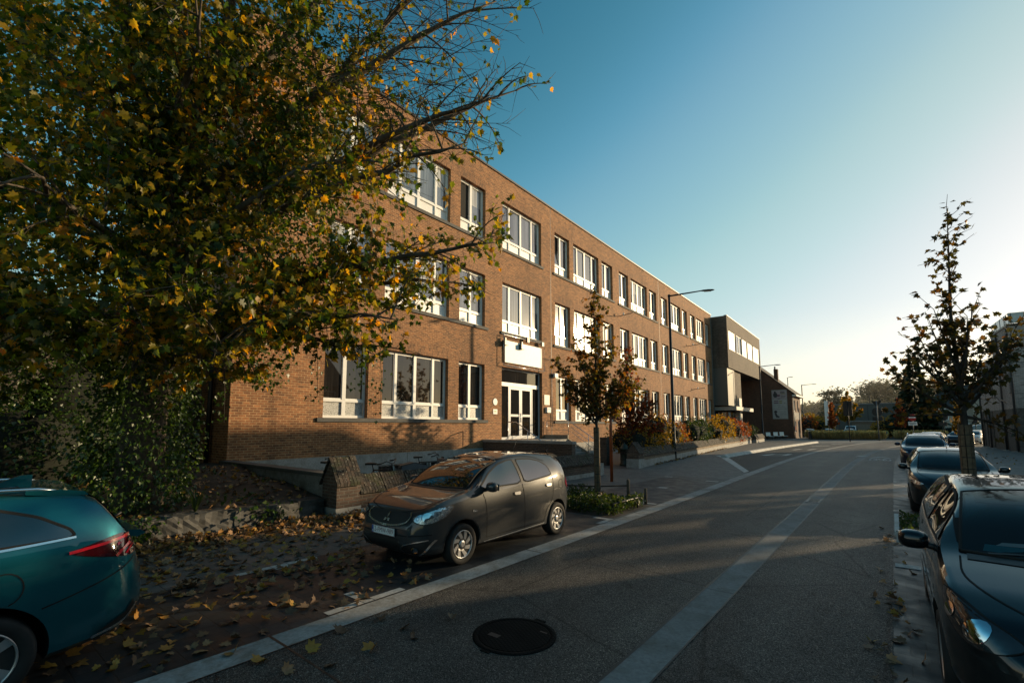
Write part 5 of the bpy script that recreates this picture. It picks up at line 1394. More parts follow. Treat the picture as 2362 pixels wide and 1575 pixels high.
tB = young_tree('street_tree', 1.05, 12.3, (2.15, 6.1, .062, [(2.2,-.95,-.75,3.0),(2.25,.85,.7,3.6),(2.3,-.55,-.4,3.7),(2.3,.4,.2,3.5),(2.5,-.75,-.6,3.5),(2.5,.95,.75,3.95),(2.7,.15,-.3,4.0),(2.75,-.35,.3,4.1),(2.2,-.9,-.7,2.15),(2.15,.8,.65,1.85),(3.0,.3,.2,4.3),(2.9,-.3,-.3,4.2),(2.4,.6,-.4,3.3)], 17, .10), 'young maple with wired wooden trunk guard between the parked cars on the right', LM['young_dark'], (.075,.125), (.0, 2.0, .095), per=6)
young_tree('garden_tree', -10.5, 22.6, (1.0, 5.9, .05, [(1.1,-.6,-.3,2.6),(1.2,.9,.6,2.4),(1.5,.8,.3,3.4),(1.7,-.5,.4,3.8),(1.9,1.0,.8,3.2),(2.2,.5,-.2,4.2),(2.5,-.4,0,4.7),(1.3,1.3,1.0,2.0),(1.2,.2,.9,2.6)], 30, .0), 'bushy red and orange leaved tree behind the orange sign', LM['red'], (.08,.13), None, None, per=7)

young_tree('street_tree', 13.0, 39.5, (2.2, 11.0, .14, [(2.4,-2.0,-1.2,5.6),(2.6,2.2,1.5,6.0),(3.0,.4,-2.2,7.2),(3.4,-1.8,1.6,7.6),(4.0,2.0,-.4,8.2),(4.6,-.6,.8,9.0),(3.6,2.6,1.8,5.4)], 5, .3), 'added unseen tree dappling the sun in the gap across the road', LM['gold'], (.3,.5), per=5)  # unseen tree added so its sparse crown breaks up the sun band
young_tree('street_tree', 18.5, 44.5, (2.2, 11.5, .14, [(2.4,-2.2,-1.4,5.6),(2.6,2.4,1.2,6.4),(3.0,.6,-2.2,7.6),(3.4,-2.0,1.4,8.0),(4.0,2.2,-.6,8.4),(4.6,-.8,1.0,9.4)], 5, .3), 'second added unseen tree farther back, dappling the sun across the road', LM['rust'], (.3,.5), per=5)  # another unseen tree, added to dapple sunlight crossing the gap

thicket('clipped_hedge', (10.4, 39.5, 0), [(0,-11+k*2.2,1.5,1.1,1.5,1.7) for k in range(11)], 5000, LM['green'], 'added unseen hedge blocking the bright low sky between the houses across the road', 'hedge', 'oval', (.2,.35), .85)  # unseen hedge added to keep the bright horizon out of car reflections

# shrubs along the long low wall
shr = [(-10.75,23.6,1.25,1.2,'gold','low golden shrub at the gateway end of the long wall'),(-11.1,26.3,1.5,1.35,'gold','golden shrub just behind the nearest lamp post'),(-11.5,29.2,1.4,1.3,'gold','yellow orange shrub spilling over the long wall coping'),
       (-11.9,32.6,1.5,1.35,'rust','rusty orange shrub between golden and dark green shrubs'),(-12.0,36.0,1.45,1.3,'green','dark green laurel shrub nearer the lamp post'),(-12.4,39.8,1.6,1.4,'green','second dark green shrub in the middle of the row'),
       (-12.6,43.8,1.7,1.5,'gold','tall golden shrub in front of the dark extension base'),(-13.0,48.0,1.7,1.5,'gold','yellow and green shrub left of the red shrubs'),(-13.2,51.8,1.75,1.5,'red','red shrub beside the pale entrance panel'),
       (-13.6,55.6,1.7,1.5,'red','crimson shrub near the far end of the long wall'),(-14.0,60.0,1.4,1.3,'rust','low rusty shrub before the brick gable'),(-14.2,64.0,1.2,1.2,'green','last small green shrub at the short wall piece')]
for i, (x, y, h, r, k, lab) in enumerate(shr):
    bl = [(0,0,h*.85,r*.8,r*1.0,h*.75)]
    for _ in range(6): bl.append((rng.uniform(-.5,.5)*r, rng.uniform(-1.0,1.0)*r, h*rng.uniform(.6,1.25), r*rng.uniform(.5,.75), r*rng.uniform(.6,.9), h*rng.uniform(.45,.75)))
    thicket('shrub', (x, y, 0), bl, 2300 if y < 45 else 1700, LM[k], lab, 'shrub', 'oval', (.08,.15) if y < 40 else (.11,.19), .55, 'autumn shrubs behind the long low wall')

# ground cover in the beds
def cover(name, x0, x1, y0, y1, n, h, label, size=(.05,.09), mat=None):
    P, D, S = [], [], []
    for _ in range(n):
        x, y = rng.uniform(x0, x1), rng.uniform(y0, y1)
        z = h*(.35+.65*math.sin(x*3.1)*math.sin(y*2.7)*.5+.3)*rng.random()
        P.append((x, y, .01+max(0, z))); D.append(tuple(rv(.6)+Vector((0,0,.25)))); S.append(rng.uniform(*size))
    return tag(leaf_cloud(name, P, D, S, 'oval', mat or LM['cover']), label, 'plants', kind='stuff')
sheet('planting_bed', [(-6.9,9.42),(-4.79,9.42),(-4.80,11.45),(-6.95,11.6)], 0.006, M['soil'])
sheet('planting_bed', [(-.02,11.2),(2.0,11.2),(2.0,13.4),(-.02,13.4)], 0.006, M['soil'])
cover('ground_cover', -6.85, -4.9, 9.5, 11.4, 4200, .42, 'low green cover plants around the guarded tree on the left')
cover('ground_cover', .0, 1.9, 11.3, 13.3, 1700, .22, 'low cover plants and leaves in the bed on the right')
bk = MB(); bk.box(-.10,-.03,11.15,13.45,-.02,.07); bk.box(-.03,2.0,11.12,11.19,-.02,.07); tag(bk.build('bed_kerb', M['kerb']), kind='structure')
# stakes and rails round the left tree
for i, (x, y, h) in enumerate(((-6.75,10.35,.55),(-5.35,11.35,.62),(-5.0,11.6,.40))):
    b = MB(); b.tube([(0,0,-.05),(0,0,h-.03),(0,0,h)], [.04,.04,.025], 8)
    o = b.build('wooden_stake', M['bark'], None, (x, y, 0)); tag(o, ('wooden stake left of the guarded tree trunk','tall wooden stake right of the guarded tree trunk','short wooden stake at the far corner of the planted bed')[i], 'stake', 'stakes around the guarded tree')
b = MB(); b.tube([(-6.75,10.35,.46),(-5.95,10.85,.44),(-5.35,11.35,.46)], .018, 6); tag(b.build('stake_rail', M['bark_dark']), 'thin rail tying the stakes to the guarded trunk', 'rail')
t = empty('reflector_post', (-5.45,10.05,0), 0, 'short wooden marker post with an orange reflector in the bed', 'marker post')
b = MB(); b.box(-.035,.035,-.035,.035,-.05,.42); b.build('post', M['wood'], t)
b = MB(); b.prism([(.024*math.cos(k*PI/6),.36+.024*math.sin(k*PI/6)) for k in range(12)], -.045, -.036, lambda q, z, h: (q, h, z)); b.build('reflector', simple('orange_reflector', (0.9,0.16,0.01), 0.3), t)
b = MB(); b.tube([(-4.97,9.75,-.05),(-4.97,9.75,.24),(-4.93,10.95,.24),(-4.93,10.95,-.05)], .022, 8); tag(b.build('bed_rail', M['metal_dark']), 'low dark metal hoop rail along the planted bed edge', 'rail')

# fallen leaves
def leaf_litter():
    P, D, S, U = [], [], [], []
    def add(x, y, z, s=(.08,.135), tilt=.45):
        P.append((x, y, z)); a = rng.uniform(0, 2*PI); D.append((math.cos(a), math.sin(a), rng.gauss(0,.18))); S.append(rng.uniform(*s)); U.append((rng.gauss(0,tilt), rng.gauss(0,tilt), 1))
    for _ in range(420): add(rng.uniform(-7.0,-4.75), rng.uniform(-2,4.6), .016)
    for _ in range(150): add(rng.gauss(-6.6,.5), rng.gauss(2.6,1.0), .02)
    for _ in range(2300):
        x = -9.62+abs(rng.gauss(0,1.25)); y = rng.uniform(-4,6.4)
        if x > -7.0: continue
        add(x, y, .012+.05*rng.random()*max(0, 1-(x+9.6)/1.4))
    for _ in range(1300):
        x = -9.60+abs(rng.gauss(0,.33)); add(x, rng.uniform(-2,6.3), .02+.12*rng.random()*max(0, 1-(x+9.6)/.7), (.07,.125), .8)
    for _ in range(260): add(-9.15+abs(rng.gauss(0,.3)), rng.uniform(5.4,7.2), .02+.15*rng.random(), (.07,.12), .9)
    for _ in range(1500):
        x = rng.uniform(-14.5,-9.8); y = rng.uniform(-5,5.6); add(x, y, garden_z(x,y)+.03, (.07,.13), .6)
    for _ in range(16): add(rng.uniform(-4.7,-3.6), rng.uniform(.8,3.6), .018, (.10,.16))
    for _ in range(75): add(-.12+rng.gauss(0,.10), rng.uniform(2,12), .018, (.05,.12), .5)
    for _ in range(18): add(rng.uniform(0,.6), rng.uniform(3,9), .02, (.08,.13), .5)
    for _ in range(260):
        y = rng.uniform(23,44); add(-9.25-(y-21)*.098+abs(rng.gauss(0,.10)), y, .02+.05*rng.random(), (.07,.13), .8)
    for _ in range(60): add(rng.uniform(3,6), rng.uniform(30,48), .02, (.08,.13), .5)
    o = leaf_cloud('fallen_leaves', P, D, S, 'maple', LM['fallen'], None, .35, U)
    tag(o, 'brown and yellow maple leaves scattered over paving, bed and kerbs', 'leaves', kind='stuff')
leaf_litter()
P, D, S = [], [], []
for _ in range(1500):
    x, y = rng.uniform(-14.5,-9.9), rng.uniform(-4,5.5)
    if math.sin(x*2.3+1)*math.sin(y*1.9) < .15: continue
    P.append((x, y, garden_z(x,y)+.02)); D.append(tuple(rv(.5)+Vector((0,0,.5)))); S.append(rng.uniform(.05,.12))
tag(leaf_cloud('garden_weeds', P, D, S, 'oval', LM['cover']), 'small green weeds growing in the raised garden bed', 'plants', kind='stuff')
b = MB()
for k in range(22):
    a = rng.uniform(0, 2*PI); l_ = rng.uniform(.25,.5); c = Vector((0,0,0)); e = Vector((math.cos(a)*.22, math.sin(a)*.22, l_))
    m = c.lerp(e,.5)+Vector((0,0,.08)); s_ = Vector((-math.sin(a), math.cos(a), 0))*.012
    b.poly([c-s_, c+s_, m+s_]); b.poly([c-s_, m+s_, m-s_]); b.poly([m-s_, m+s_, e])
tag(b.build('grass_tuft', LM['cover'], None, (-9.98,3.2,.40)), 'tuft of long green grass at the top of the stone edging', 'grass')
for i, (dy, n_) in enumerate(((.9,170),(2.2,240),(4.4,130))):
    P, D, S = [], [], []
    for _ in range(n_): P.append((rng.gauss(0,.10), rng.gauss(0,.22), rng.uniform(-.30,.06))); D.append(tuple(rv(.4)+Vector((.5,0,-.4)))); S.append(rng.uniform(.05,.09))
    tag(leaf_cloud('trailing_ivy', P, D, S, 'ivy', LM['ivy']), ('ivy patch on the stone edging nearest the teal car','thick ivy patch in the middle of the stone edging','small ivy patch on the stone edging near the brick pier')[i], 'ivy', 'ivy patches trailing over the stone edging').location = (-9.66, dy, .40)
# ---------------------------------------------------------------- vehicles (x forward, y left, origin on the ground between the axles)
CM = {}
M['seal'] = simple('rubber_seal', (0.008,0.008,0.008), 0.85)
CM['glass'] = glass('car_glass', (0.010,0.012,0.013), 0.015, 2.1, streak=False)
def seeglass(name, tint, amt, rough=0.02):
    m = bpy.data.materials.new(name); m.use_nodes = True; nt = m.node_tree; bs = nt.nodes['Principled BSDF']; out = nt.nodes['Material Output']
    bs.inputs['Base Color'].default_value = (*tint, 1); bs.inputs['IOR'].default_value = 1.6
    lnk(nt, ramp(nt, noise(nt, coords(nt), 3.5, 5), [(0.35, rough), (0.75, rough+.10)]), bs.inputs['Roughness'])
    tr = nt.nodes.new('ShaderNodeBsdfTransparent'); tr.inputs['Color'].default_value = (0.75, 0.85, 0.88, 1)
    mx = nt.nodes.new('ShaderNodeMixShader'); mx.inputs[0].default_value = 1-amt
    lnk(nt, tr.outputs[0], mx.inputs[1]); lnk(nt, bs.outputs[0], mx.inputs[2]); lnk(nt, mx.outputs[0], out.inputs['Surface'])
    return m
CM['screen'] = seeglass('dusty_windscreen', (0.012,0.016,0.018), 0.45, 0.03)
CM['chrome'] = simple('chrome_trim', (0.82,0.83,0.84), 0.26, 1.0, var=.03)
CM['alloy'] = simple('alloy_wheel', (0.55,0.55,0.56), 0.34, 0.75, var=.1)
CM['well'] = simple('wheel_well', (0.006,0.006,0.006), 0.95)
CM['seam'] = simple('panel_gap', (0.004,0.004,0.004), 0.9)
CM['red'] = simple('tail_lamp_red', (0.34,0.004,0.010), 0.12, coat=1.0, var=.3, vscale=20)
CM['redlit'] = simple('tail_lamp_bar', (0.75,0.015,0.03), 0.12, coat=1.0)
CM['darkred'] = simple('smoked_red_lens', (0.06,0.003,0.006), 0.10, coat=1.0)
def lampglass():
    m, nt, bs = nmat('headlamp_lens')
    o = coords(nt); v = voro(nt, o, 14)
    lnk(nt, ramp(nt, v, [(0.0, (0.75,0.78,0.82)), (0.30, (0.22,0.25,0.28)), (0.55, (0.60,0.63,0.66)), (0.9, (0.06,0.07,0.08))]), bs.inputs['Base Color'])
    bs.inputs['Metallic'].default_value = 0.75; bs.inputs['Roughness'].default_value = 0.16; bs.inputs['Coat Weight'].default_value = 1.0
    bump(nt, bs, v, 0.35, 0.01)
    return m
CM['lamp'] = lampglass()
CM['lamp_dark'] = simple('smoked_headlamp', (0.035,0.036,0.038), 0.10, 0.4, coat=1.0, var=.5, vscale=5)
CM['bulb'] = simple('lamp_projector', (0.85,0.86,0.88), 0.06, 1.0)
CM['plate'] = simple('number_plate_white', (0.78,0.78,0.76), 0.4, var=.03)
CM['plate_red'] = simple('number_plate_red', (0.16,0.008,0.02), 0.5)
CM['plate_blue'] = simple('number_plate_blue', (0.01,0.06,0.30), 0.5)
CM['teal_paper'] = simple('blue_paper', (0.03,0.30,0.36), 0.7)
CM['interior'] = simple('cabin_shadow', (0.010,0.012,0.013), 0.8)
CM['seat'] = simple('seat_cloth', (0.05,0.055,0.06), 0.9)

def body_mesh(sp, paint):
    """loft cross sections along the length, then cut the wheel arches"""
    xf, xr = sp['xf'], sp['xr']
    xs = np.concatenate([np.linspace(xr, xr+.30, 9), np.linspace(xr+.36, xf-.36, 46), np.linspace(xf-.30, xf, 9)])
    def line(key, k=5):
        p = sorted(sp[key]); d = np.linspace(xr-.3, xf+.3, 700)
        v = np.interp(d, [a for a, _ in p], [b for _, b in p])
        w = sp.get('sm', 31); ker = np.hanning(w); ker /= ker.sum()
        v = np.convolve(np.pad(v, w//2, mode='edge'), ker, 'valid')
        return np.interp(xs, d, v)
    top, belt, bot, wid = line('top'), line('belt'), line('bot'), line('wid')
    tum = sp.get('tum', .24); mb = MB(); n = None
    for i, x in enumerate(xs):
        zt, zb, zB, w = top[i], belt[i], bot[i], wid[i]
        zb = min(zb, zt-.012); g = zt-zb; f = min(1, max(0, (g-.06)/.40)); f = f*f*(3-2*f)
        wb = w*.945; wr = wb*(1-tum*f-.035)
        mid = zB+(zb-zB)*.50
        crown = .035 if f > .3 else .02
        sec = [(0,zB),(w*.6,zB),(w*.88,zB+.012),(w*.955,zB+.06),(w*.985,zB+(zb-zB)*.22),(w*1.0,mid-.03),(w*1.0,mid+.06),(w*.995,zB+(zb-zB)*.72),(w*.978,zB+(zb-zB)*.88),(wb,zb)]
        # greenhouse side with a light curve, then roof
        for t in (.2,.4,.6,.8): sec.append((wb+(wr-wb)*t+.02*f*math.sin(PI*t), zb+(g*.86)*t))
        sec += [(wr, zb+g*.86),(wr*.955, zb+g*.93),(wr*.85, zb+g*.965),(wr*.62, zt-crown*.35*min(1,g*3)),(wr*.32, zt-crown*.08),(0, zt)]
        if n is None: n = len(sec)
        ring = [(x, y, z) for y, z in sec]+[(x, -y, z) for y, z in sec[-2:0:-1]]
        mb.v += ring
    m = 2*n-2; N = len(xs)
    for i in range(N-1):
        for k in range(m): mb.face([i*m+k, i*m+(k+1)%m, (i+1)*m+(k+1)%m, (i+1)*m+k], 0, True)
    mb.face(list(range(m))[::-1]); mb.face([(N-1)*m+k for k in range(m)])
    o = mb.build('body', [paint, CM['well']])
    cut = MB(); ra = sp['ra']
    W = max(v for _, v in sp['wid'])
    for ax in (sp['wb']/2, -sp['wb']/2):
        for sg in (1, -1):
            Mx = Matrix.Translation((ax, sg*(W-.10), sp['rw']+.01)) @ Matrix.Rotation(R(90), 4, 'X')
            cut.lathe([(ra,-.22),(ra,.22)], 40, 0, Mx)
    co = cut.build('cutter', [CM['well']])
    md = o.modifiers.new('b', 'BOOLEAN'); md.operation = 'DIFFERENCE'; md.solver = 'EXACT'; md.object = co
    try: md.material_mode = 'TRANSFER'
    except Exception: pass
    dg = bpy.context.evaluated_depsgraph_get(); dg.update()
    me = bpy.data.meshes.new_from_object(o.evaluated_get(dg), depsgraph=dg)
    o.modifiers.clear(); old = o.data; o.data = me; bpy.data.meshes.remove(old)
    bpy.data.objects.remove(co)
    me.name = 'body'
    for p in me.polygons: p.use_smooth = True
    me.set_sharp_from_angle(angle=R(38))
    bm = bmesh.new(); bm.from_mesh(me); bvh = BVHTree.FromBMesh(bm); bm.free()
    return o, bvh

class Car:
    def __init__(s, name, sp, paint, label, cat='car', group=None):
        s.sp = sp; s.root = empty(name, (0,0,0), 0, label, cat, group)
        s.body, s.bvh = body_mesh(sp, paint); s.body.parent = s.root; s.paint = paint
    def frame(s, kind):
        if kind == 'L': return Vector((1,0,0)), Vector((0,0,1)), Vector((0,-1,0))
        if kind == 'R': return Vector((1,0,0)), Vector((0,0,1)), Vector((0,1,0))
        if kind == 'F': return Vector((0,1,0)), Vector((0,0,1)), Vector((-1,0,0))
        if kind == 'B': return Vector((0,1,0)), Vector((0,0,1)), Vector((1,0,0))
        if kind == 'T': return Vector((1,0,0)), Vector((0,1,0)), Vector((0,0,-1))
        if kind in ('FL','FR'):
            sg = 1 if kind == 'FL' else -1
            d = Vector((-.72,-.69*sg,0)).normalized(); return Vector((-d.y,d.x,0)) if sg < 0 else Vector((d.y*-1,d.x,0)), Vector((0,0,1)), d
    def soft(s, pts, n=2, closed=False, w=.22):
        p = [Vector(q) for q in pts]
        for _ in range(n):
            q = [] if closed else [p[0]]
            for a, b in zip(p, (p[1:]+p[:1]) if closed else p[1:]): q += [a.lerp(b, w), a.lerp(b, 1-w)]
            if not closed: q.append(p[-1])
            p = q
        return p
    def patch(s, name, kind, poly, mat, off=.004, parent=None, step=.05, rim=None, smooth=0):
        """polygon (u,v) projected on the body from one side, lifted a little off the paint"""
        U, V, Dn = s.frame(kind)
        if name in ('side_window','windscreen','rear_window','headlight','tail_light','windscreen_surround','mirror','fog_scoop','grille'): poly = s.soft(poly, 2, True, .10 if name in ('side_window','rear_window') else .22)
        if name in ('side_window','windscreen','rear_window','windscreen_surround'): smooth = 10
        P = [Vector(p) for p in poly]; bd = []
        for a, b in zip(P, P[1:]+P[:1]):
            k = max(1, int((b-a).length/step))
            bd += [a.lerp(b, i/k) for i in range(k)]
        xs = [p.x for p in bd]; ys = [p.y for p in bd]; pts = [p.copy() for p in bd]
        from mathutils.geometry import intersect_point_tri_2d
        def inside(q):
            c = False; j = len(bd)-1
            for i in range(len(bd)):
                if (bd[i].y > q.y) != (bd[j].y > q.y) and q.x < (bd[j].x-bd[i].x)*(q.y-bd[i].y)/(bd[j].y-bd[i].y+1e-12)+bd[i].x: c = not c
                j = i
            return c
        nx, ny = int((max(xs)-min(xs))/step), int((max(ys)-min(ys))/step)
        for i in range(1, nx+1):
            for j in range(1, ny+1):
                q = Vector((min(xs)+i*step*.999, min(ys)+j*step*.999))
                if inside(q) and min((q-b).length for b in bd) > step*.4: pts.append(q)
        e = [(i, (i+1) % len(bd)) for i in range(len(bd))]
        vo, eo, fo, *_ = delaunay_2d_cdt([Vector((p.x, p.y)) for p in pts], e, [], 1, 1e-5)
        vs = []
        for q in vo:
            org = U*q.x+V*q.y-Dn*6
            hit, nor, idx, dist = s.bvh.ray_cast(org, Dn)
            if hit is None:
                hit, nor, idx, dist = s.bvh.find_nearest(U*q.x+V*q.y-Dn*1.0)
            if nor.dot(Dn) > 0: nor = -nor
            nn = (nor-Dn*.5).normalized()
            vs.append(tuple(hit+nn*off))
        mb = MB(); mb.v = vs
        for f in fo: mb.face(list(f), 0, True)
        if smooth:       # blown glass is smoother than the panels under it
            nb = [set() for _ in vs]
            cnt = {}
            for f in fo:
                for a, b in zip(f, list(f[1:])+[f[0]]):
                    nb[a].add(b); nb[b].add(a); k_ = (min(a,b), max(a,b)); cnt[k_] = cnt.get(k_, 0)+1
            edge = set(v for e_, c_ in cnt.items() if c_ == 1 for v in e_)
            v_ = [Vector(q) for q in vs]
            for _ in range(smooth):
                v_ = [v_[i] if i in edge or not nb[i] else v_[i].lerp(sum((v_[j] for j in nb[i]), Vector())/len(nb[i]), .6) for i in range(len(v_))]
            mb.v = [tuple(q-Dn*.003) for q in v_]
        o = mb.build(name, mat, parent or s.root)
        if name in ('side_window','windscreen','rear_window') and mat is not None: s.ribbon('window_seal', kind, [(p.x, p.y) for p in P], .020, M['seal'], off+.003, o, closed=True)
        return o
    def both(s, name, poly, mat, off=.004, step=.05, parent=None):
        return [s.patch(name, k, poly, mat, off, parent, step) for k in ('L','R')]
    def glass_sheet(s, name, xb, yb, xt, yt, mat, cb=.05, ct=-.05, bulge=.012, clear=.006):
        """one clean curved pane between the cowl and the roof edge"""
        def hit(x, y):
            h, nor, i, d_ = s.bvh.ray_cast(Vector((x, y, 6)), Vector((0,0,-1)))
            return h
        def curve(x0, y0, dx):
            a = hit(x0, y0); m = hit(x0+dx, 0); b = hit(x0, -y0)
            e = (a+b)*.5; e.y = 0
            return lambda u: Vector((e.x+(m.x-e.x)*(1-u*u), y0*u, e.z+(m.z-e.z)*(1-u*u)))
        B, T = curve(xb, yb, cb), curve(xt, yt, ct); nu, nv = 24, 16
        N = Vector((.55, 0, .83))
        def pt(u, v, k): return B(u).lerp(T(u), v)+N*(k*math.sin(PI*v)*(1-.35*u*u))
        k = bulge
        for _ in range(40):
            bad = False
            for i in range(nu+1):
                for j in range(1, nv):
                    p = pt(-1+2*i/nu, j/nv, k); h = hit(p.x, p.y)
                    if h is not None and p.z-h.z < .002: bad = True
            if not bad: break
            k += .003
        mb = MB()
        for j in range(nv+1):
            for i in range(nu+1): mb.v.append(tuple(pt(-1+2*i/nu, j/nv, k)+N*clear))
        for j in range(nv):
            for i in range(nu): mb.face([j*(nu+1)+i, j*(nu+1)+i+1, (j+1)*(nu+1)+i+1, (j+1)*(nu+1)+i], 0, True)
        o = mb.build(name, mat, s.root)
        e = MB(); lp = [pt(-1+2*i/nu, 0, k) for i in range(nu+1)]+[pt(1, j/nv, k) for j in range(1, nv+1)]+[pt(1-2*i/nu, 1, k) for i in range(1, nu+1)]+[pt(-1, 1-j/nv, k) for j in range(1, nv+1)]
        e.tube([p+N*clear*.6 for p in lp], .012, 6, caps=False); e.build('window_seal', M['seal'], o)
        return o
    def ribbon(s, name, kind, pts, w, mat, off=.006, parent=None, closed=False, step=.04):
        """narrow strip following a polyline on the body"""
        U, V, Dn = s.frame(kind); p = [Vector(q) for q in pts]
        if not closed and len(p) > 2 and name != 'light_bar': p = s.soft(p, 2)
        if closed and name == 'lamp_rim': p = s.soft(p, 2, True)
        if closed: p = p+[p[0]]
        d = []
        for a, b in zip(p[:-1], p[1:]):
            k = max(1, int((b-a).length/step)); d += [a.lerp(b, i/k) for i in range(k)]
        d.append(p[-1]); mb = MB()
        for i, q in enumerate(d):
            t = (d[min(i+1, len(d)-1)]-d[max(i-1, 0)])
            if closed and i in (0, len(d)-1): t = d[1]-d[-2]
            t.normalize(); nrm = Vector((-t.y, t.x))*w/2
            for sg in (-1, 1):
                r = q+nrm*sg; org = U*r.x+V*r.y-Dn*6
                hit, nor, idx, dist = s.bvh.ray_cast(org, Dn)
                if hit is None: hit, nor, idx, dist = s.bvh.find_nearest(U*r.x+V*r.y-Dn*1.0)
                if nor.dot(Dn) > 0: nor = -nor
                mb.v.append(tuple(hit+(nor-Dn*.4).normalized()*off))
        for i in range(len(d)-1): mb.face([2*i, 2*i+1, 2*i+3, 2*i+2], 0, True)
        return mb.build(name, mat, parent or s.root)
    def seams(s, lines, kinds=('L','R'), w=.011):
        """all panel gaps of one look belong to the body"""
        for kd in kinds:
            for ln_ in lines: s.ribbon('panel_gap', kd, ln_, w, CM['seam'], .0035, s.body)
    def wheels(s, spokes=8, twist=.35, rimc=None, skip=()):
        sp = s.sp; rw, W = sp['rw'], max(v for _, v in sp['wid']); rr = sp.get('rr', rw*.66)
        tm = MB(); Mx = Matrix.Rotation(R(-90), 4, 'X')
        tm.lathe([(rr-.01,-.10),(rw*.88,-.10),(rw*.97,-.088),(rw,-.06),(rw,.05),(rw*.975,.082),(rw*.90,.098),(rr+.01,.092),(rr-.005,.07)], 40, 0, Mx)
        rm = MB()
        rm.lathe([(rr*.99,-.09),(rr*1.0,.088),(rr*.955,.092),(rr*.93,.075),(rr*.90,-.02)], 40, 0, Mx)
        for k in range(spokes):
            a = 2*PI*k/spokes; q = []
            for r, da, wd, zz in ((.045,0,.046,.062),(rr*.5,twist*.35,.050,.074),(rr*.95,twist,.066,.080)):
                for sg in (-1, 1):
                    an = a+da+sg*wd/max(r,.05)*.5*(1.0)
                    q.append(Mx @ Vector((r*math.cos(an), r*math.sin(an), zz)))
            for i in (0, 2):
                rm.poly([q[i], q[i+1], q[i+3], q[i+2]])
                lo = [v-(Mx @ Vector((0,0,.022)))*1 for v in (q[i], q[i+1], q[i+3], q[i+2])]
                rm.poly([q[i], q[i+2], lo[3], lo[0]]); rm.poly([q[i+1], lo[1], lo[2], q[i+3]])
        rm.lathe([(.055,.03),(.055,.076),(.03,.082)], 16, 0, Mx)
        dk = MB(); dk.lathe([(rr*.92,-.03),(rr*.92,-.022)], 32, 0, Mx); dk.lathe([(rr*.62,.0),(rr*.62,.01)], 32, 1, Mx)
        first = None
        for ax, fr in ((sp['wb']/2, 1), (-sp['wb']/2, 0)):
            for sg in (1, -1):
                w = empty('wheel', (ax, sg*(W-.115), rw)); w.parent = s.root
                if sg < 0: w.rotation_euler = (0, 0, PI)
                if first is None:
                    a = tm.build('tyre', M['rubber'], w); b = rm.build('rim', rimc or CM['alloy'], w); c = dk.build('brake_disc', [CM['well'], M['zinc']], w); first = (a, b, c)
                else:
                    for o in first:
                        c = o.copy(); COL.objects.link(c); c.parent = w
    def mirror(s, x, z, y, mat, sc_=1.0, wsides=(1,-1)):
        for sg in wsides:
            bm = bmesh.new(); bmesh.ops.create_icosphere(bm, subdivisions=3, radius=1)
            for v in bm.verts:
                q = v.co.copy(); q.x = max(q.x, -1) if q.x > -.35 else -.35+(q.x+.35)*.1
                q.y = math.copysign(abs(q.y)**.75, q.y); q.z = math.copysign(abs(q.z)**.75, q.z)
                v.co = Vector((x+q.x*.085*sc_, sg*(y+.10*sc_)+q.y*.100*sc_, z+q.z*.075*sc_))
            me = bpy.data.meshes.new('mirror'); bm.to_mesh(me); bm.free(); me.materials.append(mat)
            for p in me.polygons: p.use_smooth = True
            o = bpy.data.objects.new('mirror', me); COL.objects.link(o); o.parent = s.root
            b = MB(); b.box(x-.032*sc_-.006,x-.034*sc_,sg*(y+.03*sc_) if sg > 0 else sg*(y+.21*sc_),sg*(y+.21*sc_) if sg > 0 else sg*(y+.03*sc_),z-.05*sc_,z+.05*sc_); b.build('mirror_glass', CM['bulb'], o)
            b = MB(); b.tube([(x-.01, sg*(y-.07), z-.06*sc_),(x, sg*(y+.04), z-.03*sc_)], .028, 8); b.build('mirror_arm', M['black'], o)
    def plate(s, x, z, front=True, text=None, tilt=0.0):
        sg = 1 if front else -1
        hit, nor, idx, dist = s.bvh.ray_cast(Vector((sg*6, 0, z)), Vector((-sg, 0, 0)))
        px = hit.x+sg*.035
        t = MB(); t.box(-.006,0,-.26,.26,-.055,.055); o = t.build('number_plate', CM['plate'], s.root, (px, 0, z))
        o.rotation_euler = (0, tilt, 0 if front else PI)
        t = MB(); t.box(.0004,.0014,-.257,-.22,-.053,.053); t.build('country_band', CM['plate_blue'], o)
        t = MB()
        for a, b, c, d in ((-.26,.26,.049,.054),(-.26,.26,-.054,-.049),(.255,.26,-.05,.05)): t.box(.0004,.0016,a,b,c,d)
        t.build('rim', CM['plate_red'], o)
        if text:
            def letters(name, body, size, loc, mat, sx=1.0):
                cu = bpy.data.curves.new(name, 'FONT'); cu.body = body; cu.size = size; cu.align_x = 'CENTER'; cu.align_y = 'CENTER'; cu.resolution_u = 3; cu.space_character = 1.12
                tmp = bpy.data.objects.new(name, cu); COL.objects.link(tmp)
                dg = bpy.context.evaluated_depsgraph_get(); dg.update()
                me = bpy.data.meshes.new_from_object(tmp.evaluated_get(dg)); bpy.data.objects.remove(tmp)
                me.materials.clear(); me.materials.append(mat)
                f = bpy.data.objects.new(name, me); COL.objects.link(f); f.parent = o
                f.rotation_euler = (R(90), 0, R(90)); f.location = loc; f.scale = (sx, 1, 1)
            letters('lettering', text, .094, (.002, .018, 0.002), CM['plate_red'], .84)
            letters('country_letter', 'B', .04, (.002, -.238, -.028), CM['plate'])
        return o
    def place(s, x, y, rz):
        s.root.location = (x, y, 0); s.root.rotation_euler = (0, 0, rz)

